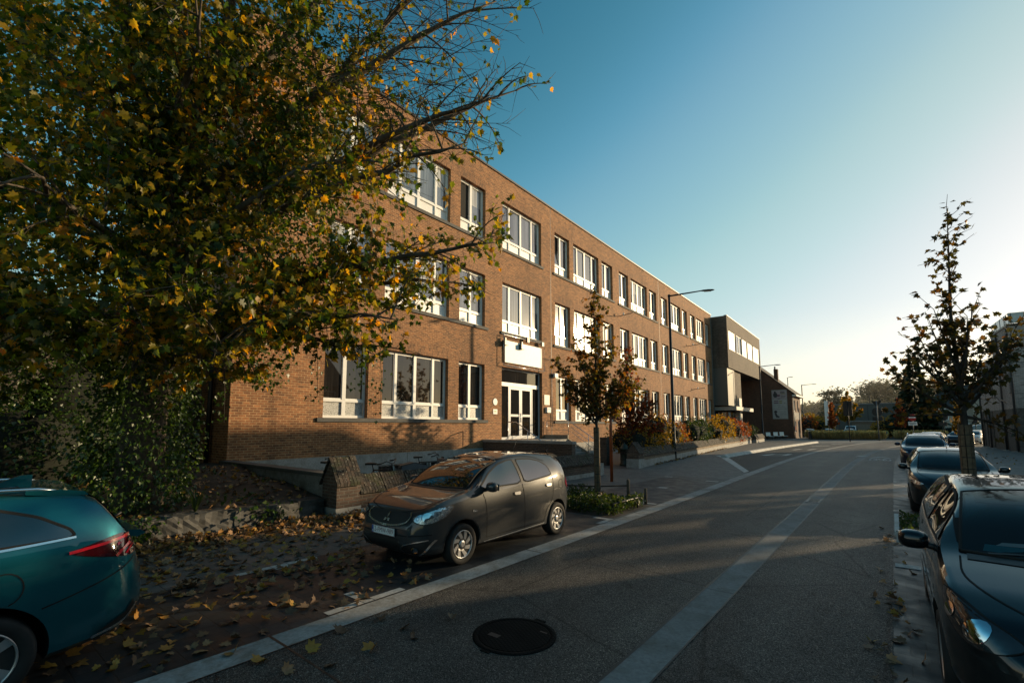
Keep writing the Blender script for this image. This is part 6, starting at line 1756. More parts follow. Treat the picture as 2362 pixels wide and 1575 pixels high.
def hatch_spec(L_f, L_r, wb, W, H, hood=.98, cowl_x=.95, roof_x=.20, rw=.29, **k):
    """front tip x, rear tip x relative to mid wheelbase"""
    xf, xr = L_f, -L_r; h = W/2
    sp = dict(xf=xf, xr=xr, wb=wb, rw=rw, ra=rw+.055, rr=rw*.68,
        top=[(xf+.3,.52),(xf,.54),(xf-.04,.64),(xf-.10,hood-.25),(xf-.22,hood-.17),(xf-.45,hood-.075),(cowl_x+.10,hood),(cowl_x,hood+.03),
             (roof_x+.35,H-.18),(roof_x,H-.055),(roof_x-.35,H-.01),(roof_x-.75,H),(xr+.75,H-.03),(xr+.42,H-.07),(xr+.30,H-.11),(xr+.12,hood+.10),(xr+.05,hood-.05),(xr+.02,.70),(xr,.60),(xr-.3,.58)],
        belt=[(xf+.3,.5),(xf,.52),(xf-.10,hood-.29),(xf-.45,hood-.13),(cowl_x,hood-.045),(0,hood-.01),(xr+.9,hood+.055),(xr+.5,hood+.09),(xr+.2,hood+.05),(xr+.05,.80),(xr,.56),(xr-.3,.56)],
        bot=[(xf+.3,.40),(xf,.36),(xf-.06,.24),(xf-.2,.19),(xf-.6,.17),(0,.175),(xr+.6,.19),(xr+.25,.23),(xr+.08,.30),(xr,.42),(xr-.3,.45)],
        wid=[(xf+.3,h*.40),(xf,h*.58),(xf-.05,h*.72),(xf-.15,h*.85),(xf-.35,h*.945),(xf-.7,h*.99),(.3,h),(xr+.9,h),(xr+.45,h*.975),(xr+.2,h*.93),(xr+.08,h*.86),(xr,h*.70),(xr-.3,h*.55)])
    sp.update(k); return sp
def at(sp, key, x):
    p = sorted(sp[key]); return float(np.interp(x, [a for a, _ in p], [b for _, b in p]))

# ---- grey hatchback, the nearest of the left row
P_GREY = carpaint('graphite_grey_paint', (0.036,0.039,0.043), .25, .38, .22)
g_sp = hatch_spec(1.985, 1.81, 2.45, 1.665, 1.505, hood=1.005, cowl_x=.98, roof_x=.12, rw=.287)
c = Car('grey_hatchback', g_sp, P_GREY, 'graphite grey five door hatchback parked facing the camera at the left kerb', 'car'); GREY = c
c.glass_sheet('windscreen', 1.0, .64, .21, .53, CM['glass'])
fw = [(.86,1.02),(.52,1.22),(.22,1.345),(-.02,1.395),(-.14,1.40),(-.17,1.02)]
rwn = [(-.26,1.02),(-.23,1.40),(-.60,1.39),(-.86,1.34),(-1.02,1.25),(-1.08,1.085)]
for nm, pl in (('side_window', fw), ('side_window', rwn)): c.both(nm, pl, CM['glass'], .006)
for k in ('L','R'):
    c.ribbon('pillar_trim', k, [(-.205,1.02),(-.185,1.40)], .07, M['black'], .005)
    c.patch('quarter_trim', k, [(.96,1.0),(.86,1.03),(.78,1.03),(.80,.93),(.94,.95)], M['black'], .005)
    c.ribbon('window_trim', k, [(.88,1.01),(-.2,1.01),(-1.09,1.07)], .016, M['black'], .007)
    c.ribbon('sill_trim', k, [(.78,.245),(-.80,.275)], .013, CM['chrome'], .010)
    for hx, hz in ((-.02,.875),(-.93,.925)):
        hb_ = c.patch('door_handle', k, [(hx-.085,hz),(hx-.06,hz+.022),(hx+.07,hz+.02),(hx+.085,hz),(hx+.06,hz-.026),(hx-.06,hz-.03)], CM['alloy'], .020, step=.03)
    c.patch('side_repeater', k, [(.95,.735),(1.04,.745),(1.04,.715),(.96,.705)], CM['lamp'], .006, step=.03)
    c.patch('wheel_arch_lip', k, [(1.225+(.36)*math.cos(a*PI/14), .29+.36*math.sin(a*PI/14)) for a in range(15)]+[(1.225+.335*math.cos(a*PI/14), .29+.335*math.sin(a*PI/14)) for a in range(14,-1,-1)], P_GREY, .010)
    c.patch('tail_light', k, [(-1.70,1.02),(-1.58,1.0),(-1.54,.90),(-1.60,.80),(-1.74,.80)], CM['red'], .010, step=.04)
    c.ribbon('fuel_flap' if k == 'L' else 'panel_gap', k, [(-1.36+.085*math.cos(a*PI/8), .90+.085*math.sin(a*PI/8)) for a in range(16)], .007, CM['seam'], .004, closed=True)
c.seams([[(.80,.98),(.74,.80),(.73,.30)],[(-.19,1.02),(-.21,.70),(-.22,.28)],[(-.78,.30),(-.86,.52),(-1.06,.66),(-1.10,.98),(-1.06,1.2)],[(.73,.30),(-.78,.31)],[(.92,1.03),(.5,1.30),(.18,1.42),(-.2,1.445),(-.7,1.43),(-1.02,1.33)]])
c.seams([[(1.05,.66),(1.35,.69),(1.60,.67),(1.78,.58)],[(1.05,-.66),(1.35,-.69),(1.60,-.67),(1.78,-.58)],[(1.78,-.58),(1.86,-.3),(1.88,0),(1.86,.3),(1.78,.58)]], ('T',), .012)
c.ribbon('scuttle', 'T', [(1.06,-.62),(1.10,0),(1.06,.62)], .07, M['black'], .006)
for y0 in (-.38, .12):
    c.ribbon('wiper', 'T', [(1.05,y0),(1.0,y0+.46)], .018, M['black'], .020)
for k, sg in (('FL',1),('FR',-1)):
    U, V, Dn = c.frame(k)
    def uv(x, y, z): p = Vector((x, y*sg, z)); return (U.dot(p), z)
    hl = [uv(1.80,.40,.74),(uv(1.80,.40,.74)[0]*.97,.66),uv(1.72,.62,.625),uv(1.52,.76,.70),uv(1.36,.79,.86),uv(1.56,.70,.845)]
    h_ = c.patch('headlight', k, hl, CM['lamp'], .010, step=.035)
    cxy = uv(1.70,.60,.725)
    c.patch('projector', k, [(cxy[0]+.07*math.cos(a*PI/8), cxy[1]+.062*math.sin(a*PI/8)) for a in range(16)], CM['bulb'], .016, h_, step=.03)
    c.ribbon('lamp_rim', k, hl, .012, M['black'], .012, h_, closed=True)
    # fog lamp scoop
    fg = [(.34*sg,.30),(.42*sg,.235),(.66*sg,.245),(.76*sg,.42),(.46*sg,.365)]
    f_ = c.patch('fog_scoop', 'F', fg, M['black'], .010, step=.04)
    c.ribbon('chrome_edge', 'F', [(.76*sg,.43),(.66*sg,.235),(.42*sg,.225),(.33*sg,.30),(.45*sg,.375),(.72*sg,.435)], .016, CM['chrome'], .016, f_)
    c.patch('fog_lamp', 'F', [(.58*sg+.042*math.cos(a*PI/6), .305+.042*math.sin(a*PI/6)) for a in range(12)], CM['bulb'], .018, f_, step=.03)
gr_ = c.patch('grille', 'F', [(-.47,.715),(-.40,.645),(-.2,.60),(0,.59),(.2,.60),(.40,.645),(.47,.715),(.42,.755),(0,.765),(-.42,.755)], M['black'], .008, step=.04)
c.ribbon('grille_trim', 'F', [(-.43,.77),(-.48,.715),(-.41,.635),(-.2,.59),(0,.58),(.2,.59),(.41,.635),(.48,.715),(.43,.77)], .022, CM['chrome'], .016, gr_)
# three diamonds meeting at a point
for a in (90, 210, 330):
    u = Vector((math.cos(R(a)), math.sin(R(a)))); v = Vector((-u.y, u.x))
    q = [Vector((0,.668)), Vector((0,.668))+u*.040+v*.022, Vector((0,.668))+u*.082, Vector((0,.668))+u*.040-v*.022]
    c.patch('emblem', 'F', [(p.x, p.y) for p in q], CM['chrome'], .020, gr_, step=.04)
c.patch('lower_grille', 'F', [(-.33,.42),(-.36,.33),(-.30,.24),(.30,.24),(.36,.33),(.33,.42)], M['black'], .009, step=.05)
c.seams([[(-.74,.50),(-.4,.475),(0,.47),(.4,.475),(.74,.50)]], ('F',), .014)
c.ribbon('front_lip', 'F', [(-.62,.215),(-.3,.205),(.3,.205),(.62,.215)], .022, CM['alloy'], .010)
c.plate(1.97, .505, True, '2-FMW-989')
c.patch('rear_window', 'B', [(-.50,1.36),(.50,1.36),(.56,1.08),(-.56,1.08)], CM['glass'], .006)
c.mirror(.70, 1.045, .80, P_GREY, 1.0)
b = MB(); b.prism([(-1.40,1.44),(-1.55,1.435),(-1.70,1.385),(-1.70,1.36),(-1.42,1.40)], -.50, .50, lambda q, z, h: (q, h, z)); b.build('roof_spoiler', P_GREY, c.root)
b = MB(); b.tube([(-.9,0,1.49),(-1.05,0,1.70)], [.006,.003], 5); b.build('aerial', M['black'], c.root)
c.wheels(8, .42)
c.place(-5.72, 6.20, R(-90))

# ---- teal estate at the left edge, seen from behind
P_TEAL = carpaint('petrol_teal_paint', (0.008,0.115,0.150), .55, .30, .08)
t_sp = dict(xf=2.2, xr=-2.33, wb=2.72, rw=.315, ra=.375, rr=.215, tum=.20,
    top=[(2.6,.52),(2.2,.55),(2.1,.72),(1.7,.88),(1.05,.99),(.95,1.03),(.35,1.36),(-.1,1.44),(-.7,1.475),(-1.5,1.455),(-1.85,1.43),(-1.95,1.41),(-2.0,1.36),(-2.18,1.08),(-2.25,.99),(-2.28,.90),(-2.31,.80),(-2.335,.62),(-2.6,.55)],
    belt=[(2.6,.5),(2.2,.52),(2.1,.66),(1.7,.82),(.95,.95),(0,.98),(-1.0,1.02),(-1.6,1.05),(-1.95,1.07),(-2.15,1.00),(-2.24,.90),(-2.30,.72),(-2.33,.58),(-2.6,.5)],
    bot=[(2.6,.4),(2.2,.36),(2.1,.22),(1.6,.18),(0,.18),(-1.7,.20),(-2.05,.24),(-2.25,.30),(-2.33,.40),(-2.6,.42)],
    wid=[(2.6,.4),(2.2,.55),(2.1,.68),(1.8,.82),(1.3,.875),(0,.88),(-1.3,.88),(-1.75,.86),(-2.05,.815),(-2.22,.74),(-2.29,.66),(-2.33,.56),(-2.6,.5)])
c = Car('teal_estate_car', t_sp, P_TEAL, 'teal estate car at the left edge with red tail lights and roof rails', 'car'); TEAL = c
for k in ('L','R'):
    q_ = c.patch('side_window', k, [(-.72,1.065),(-.74,1.38),(-1.05,1.395),(-1.35,1.365),(-1.62,1.275),(-1.80,1.165),(-1.83,1.12),(-1.80,1.098)], CM['glass'], .006)
    c.patch('side_window', k, [(.78,1.03),(.35,1.26),(-.05,1.37),(-.60,1.39),(-.62,1.05)], CM['glass'], .006)
    c.ribbon('window_trim', k, [(.80,1.01),(-.7,1.04),(-1.45,1.072),(-1.84,1.10)], .016, CM['chrome'], .010)
    c.ribbon('panel_gap', k, [(-1.46+.105*math.cos(a*PI/10), .80+.115*math.sin(a*PI/10)) for a in range(20)], .008, CM['seam'], .004, c.body, closed=True)
    tl = c.patch('tail_light', k, [(-1.78,.985),(-1.95,.93),(-2.22,.87),(-2.28,.93),(-2.26,1.02),(-2.16,1.075),(-2.06,1.06)], CM['darkred'], .010, step=.04)
    c.ribbon('light_bar', k, [(-1.80,.985),(-2.05,1.02),(-2.24,1.055)], .022, CM['redlit'], .016, tl)
    c.ribbon('light_bar', k, [(-2.10,.90),(-2.20,.985)], .020, CM['redlit'], .016, tl); c.ribbon('light_bar', k, [(-2.17,.90),(-2.25,1.0)], .016, CM['redlit'], .016, tl)
    c.patch('bumper_reflector', k, [(-2.02,.33),(-2.20,.42),(-2.26,.50),(-2.28,.42),(-2.22,.34)], M['black'], .010, step=.04)
    c.ribbon('bumper_trim', k, [(-1.98,.30),(-2.2,.345),(-2.29,.46)], .018, CM['chrome'], .013)
c.seams([[(-1.52,.58),(-1.75,.64),(-2.0,.72),(-2.16,.79),(-2.25,.86)],[(-.68,1.05),(-.7,.6),(-.75,.3)],[(-.75,.3),(-.95,.6),(-1.02,1.05)]])
c.patch('rear_window', 'B', [(-.56,1.36),(.56,1.36),(.66,1.08),(-.66,1.08)], CM['glass'], .008)
c.patch('tail_light', 'B', [(-.70,.93),(-.42,.94),(-.40,1.0),(-.70,1.04)], CM['darkred'], .012); c.patch('tail_light', 'B', [(.70,.93),(.42,.94),(.40,1.0),(.70,1.04)], CM['darkred'], .012)
b = MB(); b.prism([(-1.55,1.44),(-1.55,1.468),(-1.75,1.462),(-1.90,1.435),(-1.925,1.405),(-1.80,1.40)], -.60, .60, lambda q, z, h: (q, h, z)); b.build('roof_spoiler', P_TEAL, c.root)
b = MB(); b.prism([(-1.36,1.46),(-1.56,1.55),(-1.64,1.555),(-1.64,1.46)], -.028, .028, lambda q, z, h: (q, h, z)); b.build('fin_aerial', P_TEAL, c.root)
for sg in (1,-1):
    b = MB(); b.tube([(.15,sg*.60,1.42),(.05,sg*.595,1.475),(-.8,sg*.585,1.50),(-1.62,sg*.57,1.475),(-1.78,sg*.565,1.44)], .016, 8); b.build('roof_rail', CM['chrome'], c.root)
b = MB(); b.tube([(-2.18,.10,1.10),(-2.26,.10,1.16)], .012, 6); b.build('wiper', M['black'], c.root)
b = MB(); b.prism([(-2.16,1.06),(-2.32,1.045),(-2.36,1.01),(-2.30,.985),(-2.22,1.0)], -.52, .52, lambda q, z, h: (q, h, z)); b.build('tailgate_lip', P_TEAL, c.root)
c.plate(-2.3, .78, False)
c.wheels(5, .0)
c.place(-5.90, -1.02, R(-90))

# ---- black hatchback at the right edge, facing the camera
P_BLACK = carpaint('black_paint', (0.007,0.0085,0.010), .30, .30, .30)
k_sp = hatch_spec(2.02, 2.01, 2.51, 1.69, 1.49, hood=.985, cowl_x=.98, roof_x=.10, rw=.30)
k_sp['top'] = [(2.3,.48),(2.02,.52),(1.96,.62),(1.86,.74),(1.6,.855),(1.3,.935),(1.08,.985),(.98,1.02),(.45,1.31),(.10,1.43),(-.3,1.48),(-.7,1.49),(-1.3,1.44),(-1.62,1.37),(-1.75,1.28),(-1.90,1.03),(-1.96,.85),(-2.0,.65),(-2.3,.58)]
c = Car('black_hatchback', k_sp, P_BLACK, 'black rounded hatchback at the lower right edge, facing the camera', 'car'); BLACK = c
ws_ = c.glass_sheet('windscreen', 1.02, .65, .19, .55, CM['screen'], clear=.012)
c.patch('windscreen_surround', 'T', [(1.05,-.66),(1.09,0),(1.05,.66),(.62,.66),(.17,.57),(.11,0),(.17,-.57),(.62,-.66)], M['seal'], .002, ws_)
c.patch('dashboard', 'T', [(1.02,-.57),(1.05,0),(1.02,.57),(.86,.57),(.88,0),(.86,-.57)], CM['interior'], .005, ws_)
c.patch('seat_back', 'T', [(.40,-.48),(.42,-.12),(.22,-.12),(.22,-.48)], CM['seat'], .006, ws_); c.patch('seat_back', 'T', [(.40,.48),(.42,.12),(.22,.12),(.22,.48)], CM['seat'], .006, ws_)
c.patch('blue_leaflet', 'T', [(1.00,-.52),(1.01,-.16),(.93,-.14),(.92,-.50)], CM['teal_paper'], .009, ws_)
c.patch('white_slip', 'T', [(.925,-.44),(.92,-.24),(.88,-.28),(.89,-.40)], CM['plate'], .010, ws_)
for k in ('L','R'):
    c.patch('side_window', k, [(.82,1.02),(.46,1.235),(.15,1.35),(-.08,1.385),(-.14,1.03)], CM['glass'], .006)
    c.patch('side_window', k, [(-.24,1.03),(-.18,1.385),(-.55,1.385),(-.90,1.33),(-1.12,1.23),(-1.20,1.10)], CM['glass'], .006)
    c.ribbon('window_trim', k, [(.86,1.0),(-.2,1.01),(-1.22,1.075)], .016, CM['chrome'], .008)
    c.ribbon('side_moulding', k, [(.82,.55),(-.78,.58)], .04, M['black'], .012); c.ribbon('moulding_strip', k, [(.82,.575),(-.78,.605)], .012, CM['chrome'], .014)
    c.patch('side_repeater', k, [(1.02,.72),(1.10,.73),(1.10,.69),(1.03,.685)], CM['lamp'], .006, step=.03)
    for hx, hz in ((.0,.88),(-.92,.92)): c.patch('door_handle', k, [(hx-.085,hz),(hx-.06,hz+.022),(hx+.07,hz+.02),(hx+.085,hz),(hx+.06,hz-.026),(hx-.06,hz-.03)], P_BLACK, .020, step=.03)
    c.patch('tail_light', k, [(-1.92,1.15),(-1.80,1.18),(-1.78,.95),(-1.86,.85),(-1.95,.88)], CM['red'], .010, step=.04)
for k, sg in (('FL',1),('FR',-1)):
    U, V, Dn = c.frame(k)
    def uv(x, y, z): p = Vector((x, y*sg, z)); return (U.dot(p), z)
    a0, a1, a2 = uv(1.84,.34,.62), uv(1.30,.76,.90), uv(1.66,.68,.60)
    cu_ = (a0[0]+a1[0])/2; hw_ = abs(a1[0]-a0[0])/2; dr = 1 if a1[0] > a0[0] else -1
    hl = [(cu_+dr*hw_*u_, z_) for u_, z_ in ((-1,.635),(-.8,.585),(-.4,.575),(0,.62),(.35,.70),(.58,.79),(.64,.84),(.45,.845),(.15,.815),(-.25,.765),(-.7,.70))]
    h_ = c.patch('headlight', k, hl, CM['lamp_dark'], .012, step=.03)
    c.patch('projector', k, [(cu_-dr*hw_*.38+.07*math.cos(a*PI/8), .668+.066*math.sin(a*PI/8)) for a in range(16)], CM['bulb'], .018, h_, step=.03)
    c.patch('indicator', k, [(cu_+dr*hw_*.22+.045*math.cos(a*PI/8), .735+.045*math.sin(a*PI/8)) for a in range(16)], CM['bulb'], .018, h_, step=.03)
    c.ribbon('lamp_rim', k, hl, .014, CM['seam'], .011, h_, closed=True)
    c.patch('fog_lamp', 'F', [(.56*sg+.055*math.cos(a*PI/6), .30+.055*math.sin(a*PI/6)) for a in range(12)], CM['lamp'], .014, step=.03)
c.patch('grille', 'F', [(-.34,.46),(.34,.46),(.42,.36),(.36,.25),(-.36,.25),(-.42,.36)], M['black'], .010)
c.seams([[(1.10,.66),(1.4,.68),(1.62,.58),(1.82,.34)],[(1.10,-.66),(1.4,-.68),(1.62,-.58),(1.82,-.34)],[(1.82,-.34),(1.88,0),(1.82,.34)]], ('T',), .013)
c.seams([[(.06,-.60),(-.3,-.605),(-1.2,-.57)],[(.06,.60),(-.3,.605),(-1.2,.57)]], ('T',), .02)
c.seams([[(.84,1.0),(.80,.8),(.80,.3)],[(-.19,1.02),(-.2,.7),(-.22,.28)],[(-.78,.3),(-.95,.6),(-1.15,.75),(-1.22,1.05)]])
c.ribbon('scuttle', 'T', [(1.10,-.62),(1.14,0),(1.10,.62)], .09, M['zinc'], .006)
for y0 in (-.50, .0): c.ribbon('wiper', 'T', [(1.06,y0),(.98,y0+.50)], .02, M['black'], .028)
c.mirror(.72, 1.0, .82, P_BLACK, 1.05)
b = MB(); b.tube([(-1.15,.30,1.44),(-1.20,.30,1.49),(-1.52,.30,1.86)], [.012,.008,.003], 6); b.build('aerial', M['black'], c.root)
c.plate(2.0, .48, True)
c.wheels(7, .2)
c.place(1.0, 6.20, R(-90))

# ---- small dark hatchback behind the bed
P_DARK = carpaint('dark_teal_black_paint', (0.012,0.020,0.024), .45, .30, .2)
f_sp = hatch_spec(1.98, 1.97, 2.49, 1.72, 1.48, hood=1.0, cowl_x=.96, roof_x=.08, rw=.30)
def dress(c, H=1.48, W=1.72, slim=True, paint=None, glassm=None, hood=1.0):
    """windows, lamps and gaps for a car that is seen small and from the front"""
    sp = c.sp; xf, xr = sp['xf'], sp['xr']; k = H/1.48; h = W/1.72
    cx, rx = sp.get('cx', 1.0), sp.get('rx', .12)
    w_ = c.glass_sheet('windscreen', cx+.02, .64*h, rx+.07, .55*h, glassm or CM['screen'], clear=.012)
    c.patch('dashboard', 'T', [(cx,-.55*h),(cx+.03,0),(cx,.55*h),(cx-.16,.56*h),(cx-.12,0),(cx-.16,-.56*h)], CM['interior'], .005, w_)
    for sg in (-1, 1): c.patch('seat_back', 'T', [(rx+.42,sg*.46*h),(rx+.44,sg*.14*h),(rx+.22,sg*.14*h),(rx+.22,sg*.46*h)], CM['seat'], .006, w_)
    b0 = hood
    for s_ in ('L','R'):
        c.patch('side_window', s_, [(cx-.16,b0+.03),(rx+.34,b0+.23*k),(rx+.05,b0+.36*k),(-.12,b0+.385*k),(-.15,b0+.03)], CM['glass'], .006)
        c.patch('side_window', s_, [(-.25,b0+.03),(-.20,b0+.385*k),(-.6,b0+.38*k),(-.95,b0+.33*k),(xr+.82,b0+.20*k),(xr+.74,b0+.09)], CM['glass'], .006)
        c.patch('tail_light', s_, [(xr+.09,1.02*k),(xr+.28,1.0*k),(xr+.26,.84*k),(xr+.1,.82*k)], CM['red'], .010)
        c.ribbon('window_trim', s_, [(cx-.12,b0+.015),(xr+.72,b0+.075)], .016, CM['chrome'] if slim else M['black'], .008)
    for kd, sg in (('FL',1),('FR',-1)):
        U, V, Dn = c.frame(kd); uv = lambda x, y, z: (U.dot(Vector((x, y*sg, z))), z)
        y0 = b0-.30
        hl = [uv(xf-.16,.42*h,y0),uv(xf-.22,.60*h,y0-.05),uv(xf-.42,.76*h,y0+.04),uv(xf-.62,.79*h,y0+.18),uv(xf-.40,.70*h,y0+.13)]
        h_ = c.patch('headlight', kd, hl, CM['lamp'], .011, step=.04)
        c.ribbon('lamp_rim', kd, hl, .012, CM['seam'], .012, h_, closed=True)
        c.patch('fog_lamp', 'F', [(.60*h*sg+.07*math.cos(a*PI/4), .32+.05*math.sin(a*PI/4)) for a in range(8)], M['black'], .012)
    c.patch('grille', 'F', [(-.40,.56),(.40,.56),(.46,.42),(.36,.30),(-.36,.30),(-.46,.42)], M['black'], .010)
    c.patch('upper_grille', 'F', [(-.36,b0-.30),(.36,b0-.30),(.32,b0-.35),(-.32,b0-.35)], M['black'], .010)
    c.seams([[(cx+.12,.66*h),(xf-.4,.66*h),(xf-.18,.42*h)],[(cx+.12,-.66*h),(xf-.4,-.66*h),(xf-.18,-.42*h)]], ('T',), .012)
    c.seams([[(cx-.14,b0),(.78,.8),(.78,.3)],[(-.2,b0),(-.2,.7),(-.22,.3)]])
    c.ribbon('scuttle', 'T', [(cx+.09,-.60*h),(cx+.13,0),(cx+.09,.60*h)], .06, M['black'], .007)
    for y0 in (-.46, .05): c.ribbon('wiper', 'T', [(cx+.06,y0),(cx+.0,y0+.46)], .018, M['black'], .024)
    c.patch('rear_window', 'B', [(-.52*h,H-.13),(.52*h,H-.13),(.6*h,b0+.10),(-.6*h,b0+.10)], CM['glass'], .006)
c = Car('dark_hatchback', f_sp, P_DARK, 'small dark hatchback parked behind the guarded tree on the right', 'car'); DARKC = c
dress(c)
c.mirror(.74, 1.02, .83, P_DARK, .95)
b = MB(); b.tube([(-.05,0,1.46),(-.12,0,1.50),(-.38,0,1.76)], [.012,.007,.003], 6); b.build('aerial', M['black'], c.root)
c.plate(1.95, .52, True)
c.wheels(7, .2)
c.place(1.0, 15.9, R(-90)); c.root.scale = (.95,.95,.97)
# ---- blue crossover behind that
P_BLUE = carpaint('midnight_blue_paint', (0.010,0.018,0.045), .5, .28, .15)
s_sp = hatch_spec(2.16, 2.12, 2.62, 1.84, 1.56, hood=1.06, cowl_x=1.0, roof_x=.10, rw=.34, cx=1.02, rx=.14)
c = Car('blue_crossover', s_sp, P_BLUE, 'midnight blue crossover with roof rails behind the small dark hatchback', 'car')
dress(c, 1.56, 1.84, hood=1.06)
for sg in (1,-1):
    b = MB(); b.tube([(.05,sg*.60,1.50),(-.05,sg*.595,1.575),(-.8,sg*.585,1.60),(-1.35,sg*.57,1.575),(-1.5,sg*.56,1.52)], .018, 8); b.build('roof_rail', CM['chrome'], c.root)
c.mirror(.78, 1.10, .88, P_BLUE, 1.1)
c.plate(2.1, .55, True); c.wheels(5, .1); c.place(1.12, 30.6, R(-91.5))

# ---- distant parked cars
def far_car(name, col, x, y, rz, label, sp=None, H=1.48, W=1.74, hood=1.0, group='distant parked cars', metal=.3):
    p = carpaint(name+'_paint', col, metal, .32, .15)
    c = Car(name, sp or hatch_spec(2.05, 2.05, 2.55, W, H, hood=hood, cowl_x=.97, roof_x=.10, rw=.31), p, label, 'car', group)
    dress(c, H, W, glassm=CM['glass'], hood=hood); c.mirror(.74, hood+.03, W*.48, p, 1.0); c.wheels(6, .1); c.place(x, y, rz); return c
far_car('blue_car', (0.02,0.03,0.06), 1.55, 42.0, R(-94), 'dark blue car whose roof shows behind the crossover')
far_car('silver_car', (0.30,0.31,0.32), 2.35, 51.0, R(-98), 'silver car behind the dark blue roof on the right')
far_car('navy_car', (0.012,0.016,0.026), 5.45, 68.5, R(-104), 'dark car parked beside the corner building, right of the young tree')
far_car('white_car', (0.75,0.74,0.72), 6.85, 73.0, R(-104), 'white sunlit car parked beyond the dark car by the corner building', metal=0.0)
far_car('black_car', (0.012,0.014,0.016), -11.6, 98.0, R(-60), 'black car at the car park entrance right of the brick house')
far_car('silver_car', (0.40,0.41,0.42), -9.0, 101.5, R(-70), 'silver car behind the shrubs at the car park')
far_car('grey_car', (0.22,0.23,0.24), -10.3, 108.5, R(-70), 'pale grey car farther back in the car park')
far_car('pale_blue_car', (0.30,0.36,0.40), -6.0, 101.0, R(-88), 'pale car with bright flank behind the black sign back')
def van(name, col, x, y, rz, label, Lr=2.6, H=2.1):
    p = carpaint(name+'_paint', col, .1, .35, .2)
    sp = dict(xf=2.35, xr=-Lr, wb=3.1, rw=.33, ra=.40, rr=.21, tum=.10,
        top=[(2.7,.6),(2.35,.7),(2.25,.95),(1.95,1.10),(1.75,1.2),(1.0,H-.18),(.7,H-.05),(0,H),(-Lr+.3,H-.02),(-Lr+.08,H-.10),(-Lr,H-.6),(-Lr-.3,1)],
        belt=[(2.7,.6),(2.35,.68),(2.2,.9),(1.7,1.08),(0,1.15),(-Lr+.1,1.15),(-Lr,1.0),(-Lr-.3,.9)], bot=[(2.7,.4),(2.35,.35),(2.2,.22),(0,.22),(-Lr+.1,.3),(-Lr,.4),(-Lr-.3,.4)],
        wid=[(2.7,.5),(2.35,.72),(2.2,.86),(1.8,.94),(0,.96),(-Lr+.15,.95),(-Lr,.88),(-Lr-.3,.8)])
    c = Car(name, sp, p, label, 'van')
    c.patch('windscreen', 'T', [(1.72,-.72),(1.76,0),(1.72,.72),(1.02,.70),(.98,0),(1.02,-.70)], CM['glass'], .008)
    for s_ in ('L','R'):
        c.patch('side_window', s_, [(1.45,1.15),(1.0,1.62),(.35,1.70),(.35,1.15)], CM['glass'], .008)
        c.patch('tail_light', s_, [(-Lr+.03,1.3),(-Lr+.14,1.3),(-Lr+.14,.9),(-Lr+.03,.9)], CM['red'], .01)
        c.patch('headlight', s_, [(2.22,.95),(1.9,1.02),(1.86,.88),(2.2,.82)], CM['lamp'], .012)
    c.patch('rear_window', 'B', [(-.75,H-.25),(.75,H-.25),(.75,1.3),(-.75,1.3)], CM['glass'], .008)
    c.patch('grille', 'F', [(-.5,.72),(.5,.72),(.5,.5),(-.5,.5)], M['black'], .012)
    c.seams([[(.3,.4),(.3,1.75)],[(-.9,.4),(-.9,1.8)]]); c.mirror(1.25, 1.25, .93, M['black'], 1.2); c.wheels(5, 0); c.place(x, y, rz); return c
van('grey_van', (0.20,0.205,0.20), 9.2, 88.0, R(-170), 'grey van partly hidden by the corner building', 2.7, 2.15)
van('white_van', (0.62,0.63,0.62), -6.2, 109.5, R(-90), 'white van behind the pale car and the black sign', 2.4, 2.0)
# ---------------------------------------------------------------- background beyond the bend
def grass_bed(name, quad, h, n, label):
    A, B, C, Dq = [Vector(q) for q in quad]
    P, D, S = [], [], []
    for _ in range(n):
        u, v = rng.random(), rng.random()
        p = A.lerp(B, u).lerp(Dq.lerp(C, u), v); P.append((p.x, p.y, h*rng.uniform(0,.6))); D.append((rng.gauss(0,.28), rng.gauss(0,.28), 1)); S.append(h*rng.uniform(.4,.7))
    o = leaf_cloud(name, P, D, S, 'blade', LM['grass'], None, .1)
    o.data.transform(Matrix.Identity(4))
    return tag(o, label, 'grass', kind='stuff')
grass_bed('ornamental_grass', ((-8.9,79.5,0),(-.75,83.2,0),(-2.2,87,0),(-10.5,84,0)), 1.1, 12000, 'pale ornamental grass bed at the roundabout')
grass_bed('ornamental_grass', ((.2,90,0),(6,93,0),(6,95,0),(0,93,0)), 1.1, 5000, 'second ornamental grass bed beyond the parked cars')
b = MB(); b.box(-.2,.2,-.15,2.2,-.02,1.15); tag(b.build('bed_end_block', M['metal_dark'], None, (-9.35,80.0,0), R(10)), 'dark metal end panel of the grass bed', 'panel')
for i, (x, y) in enumerate(((-11.3,90.5),(-10.6,92.5),(-9.9,94))):
    b = MB(); b.box(-.07,.07,-.07,.07,-.02,1.25); tag(b.build('bollard', M['pipe'], None, (x, y, 0)), ('grey bollard nearest the brick house corner','middle grey bollard of three by the far lamp','grey bollard nearest the parked black car')[i], 'bollard', 'grey bollards at the car park entrance')

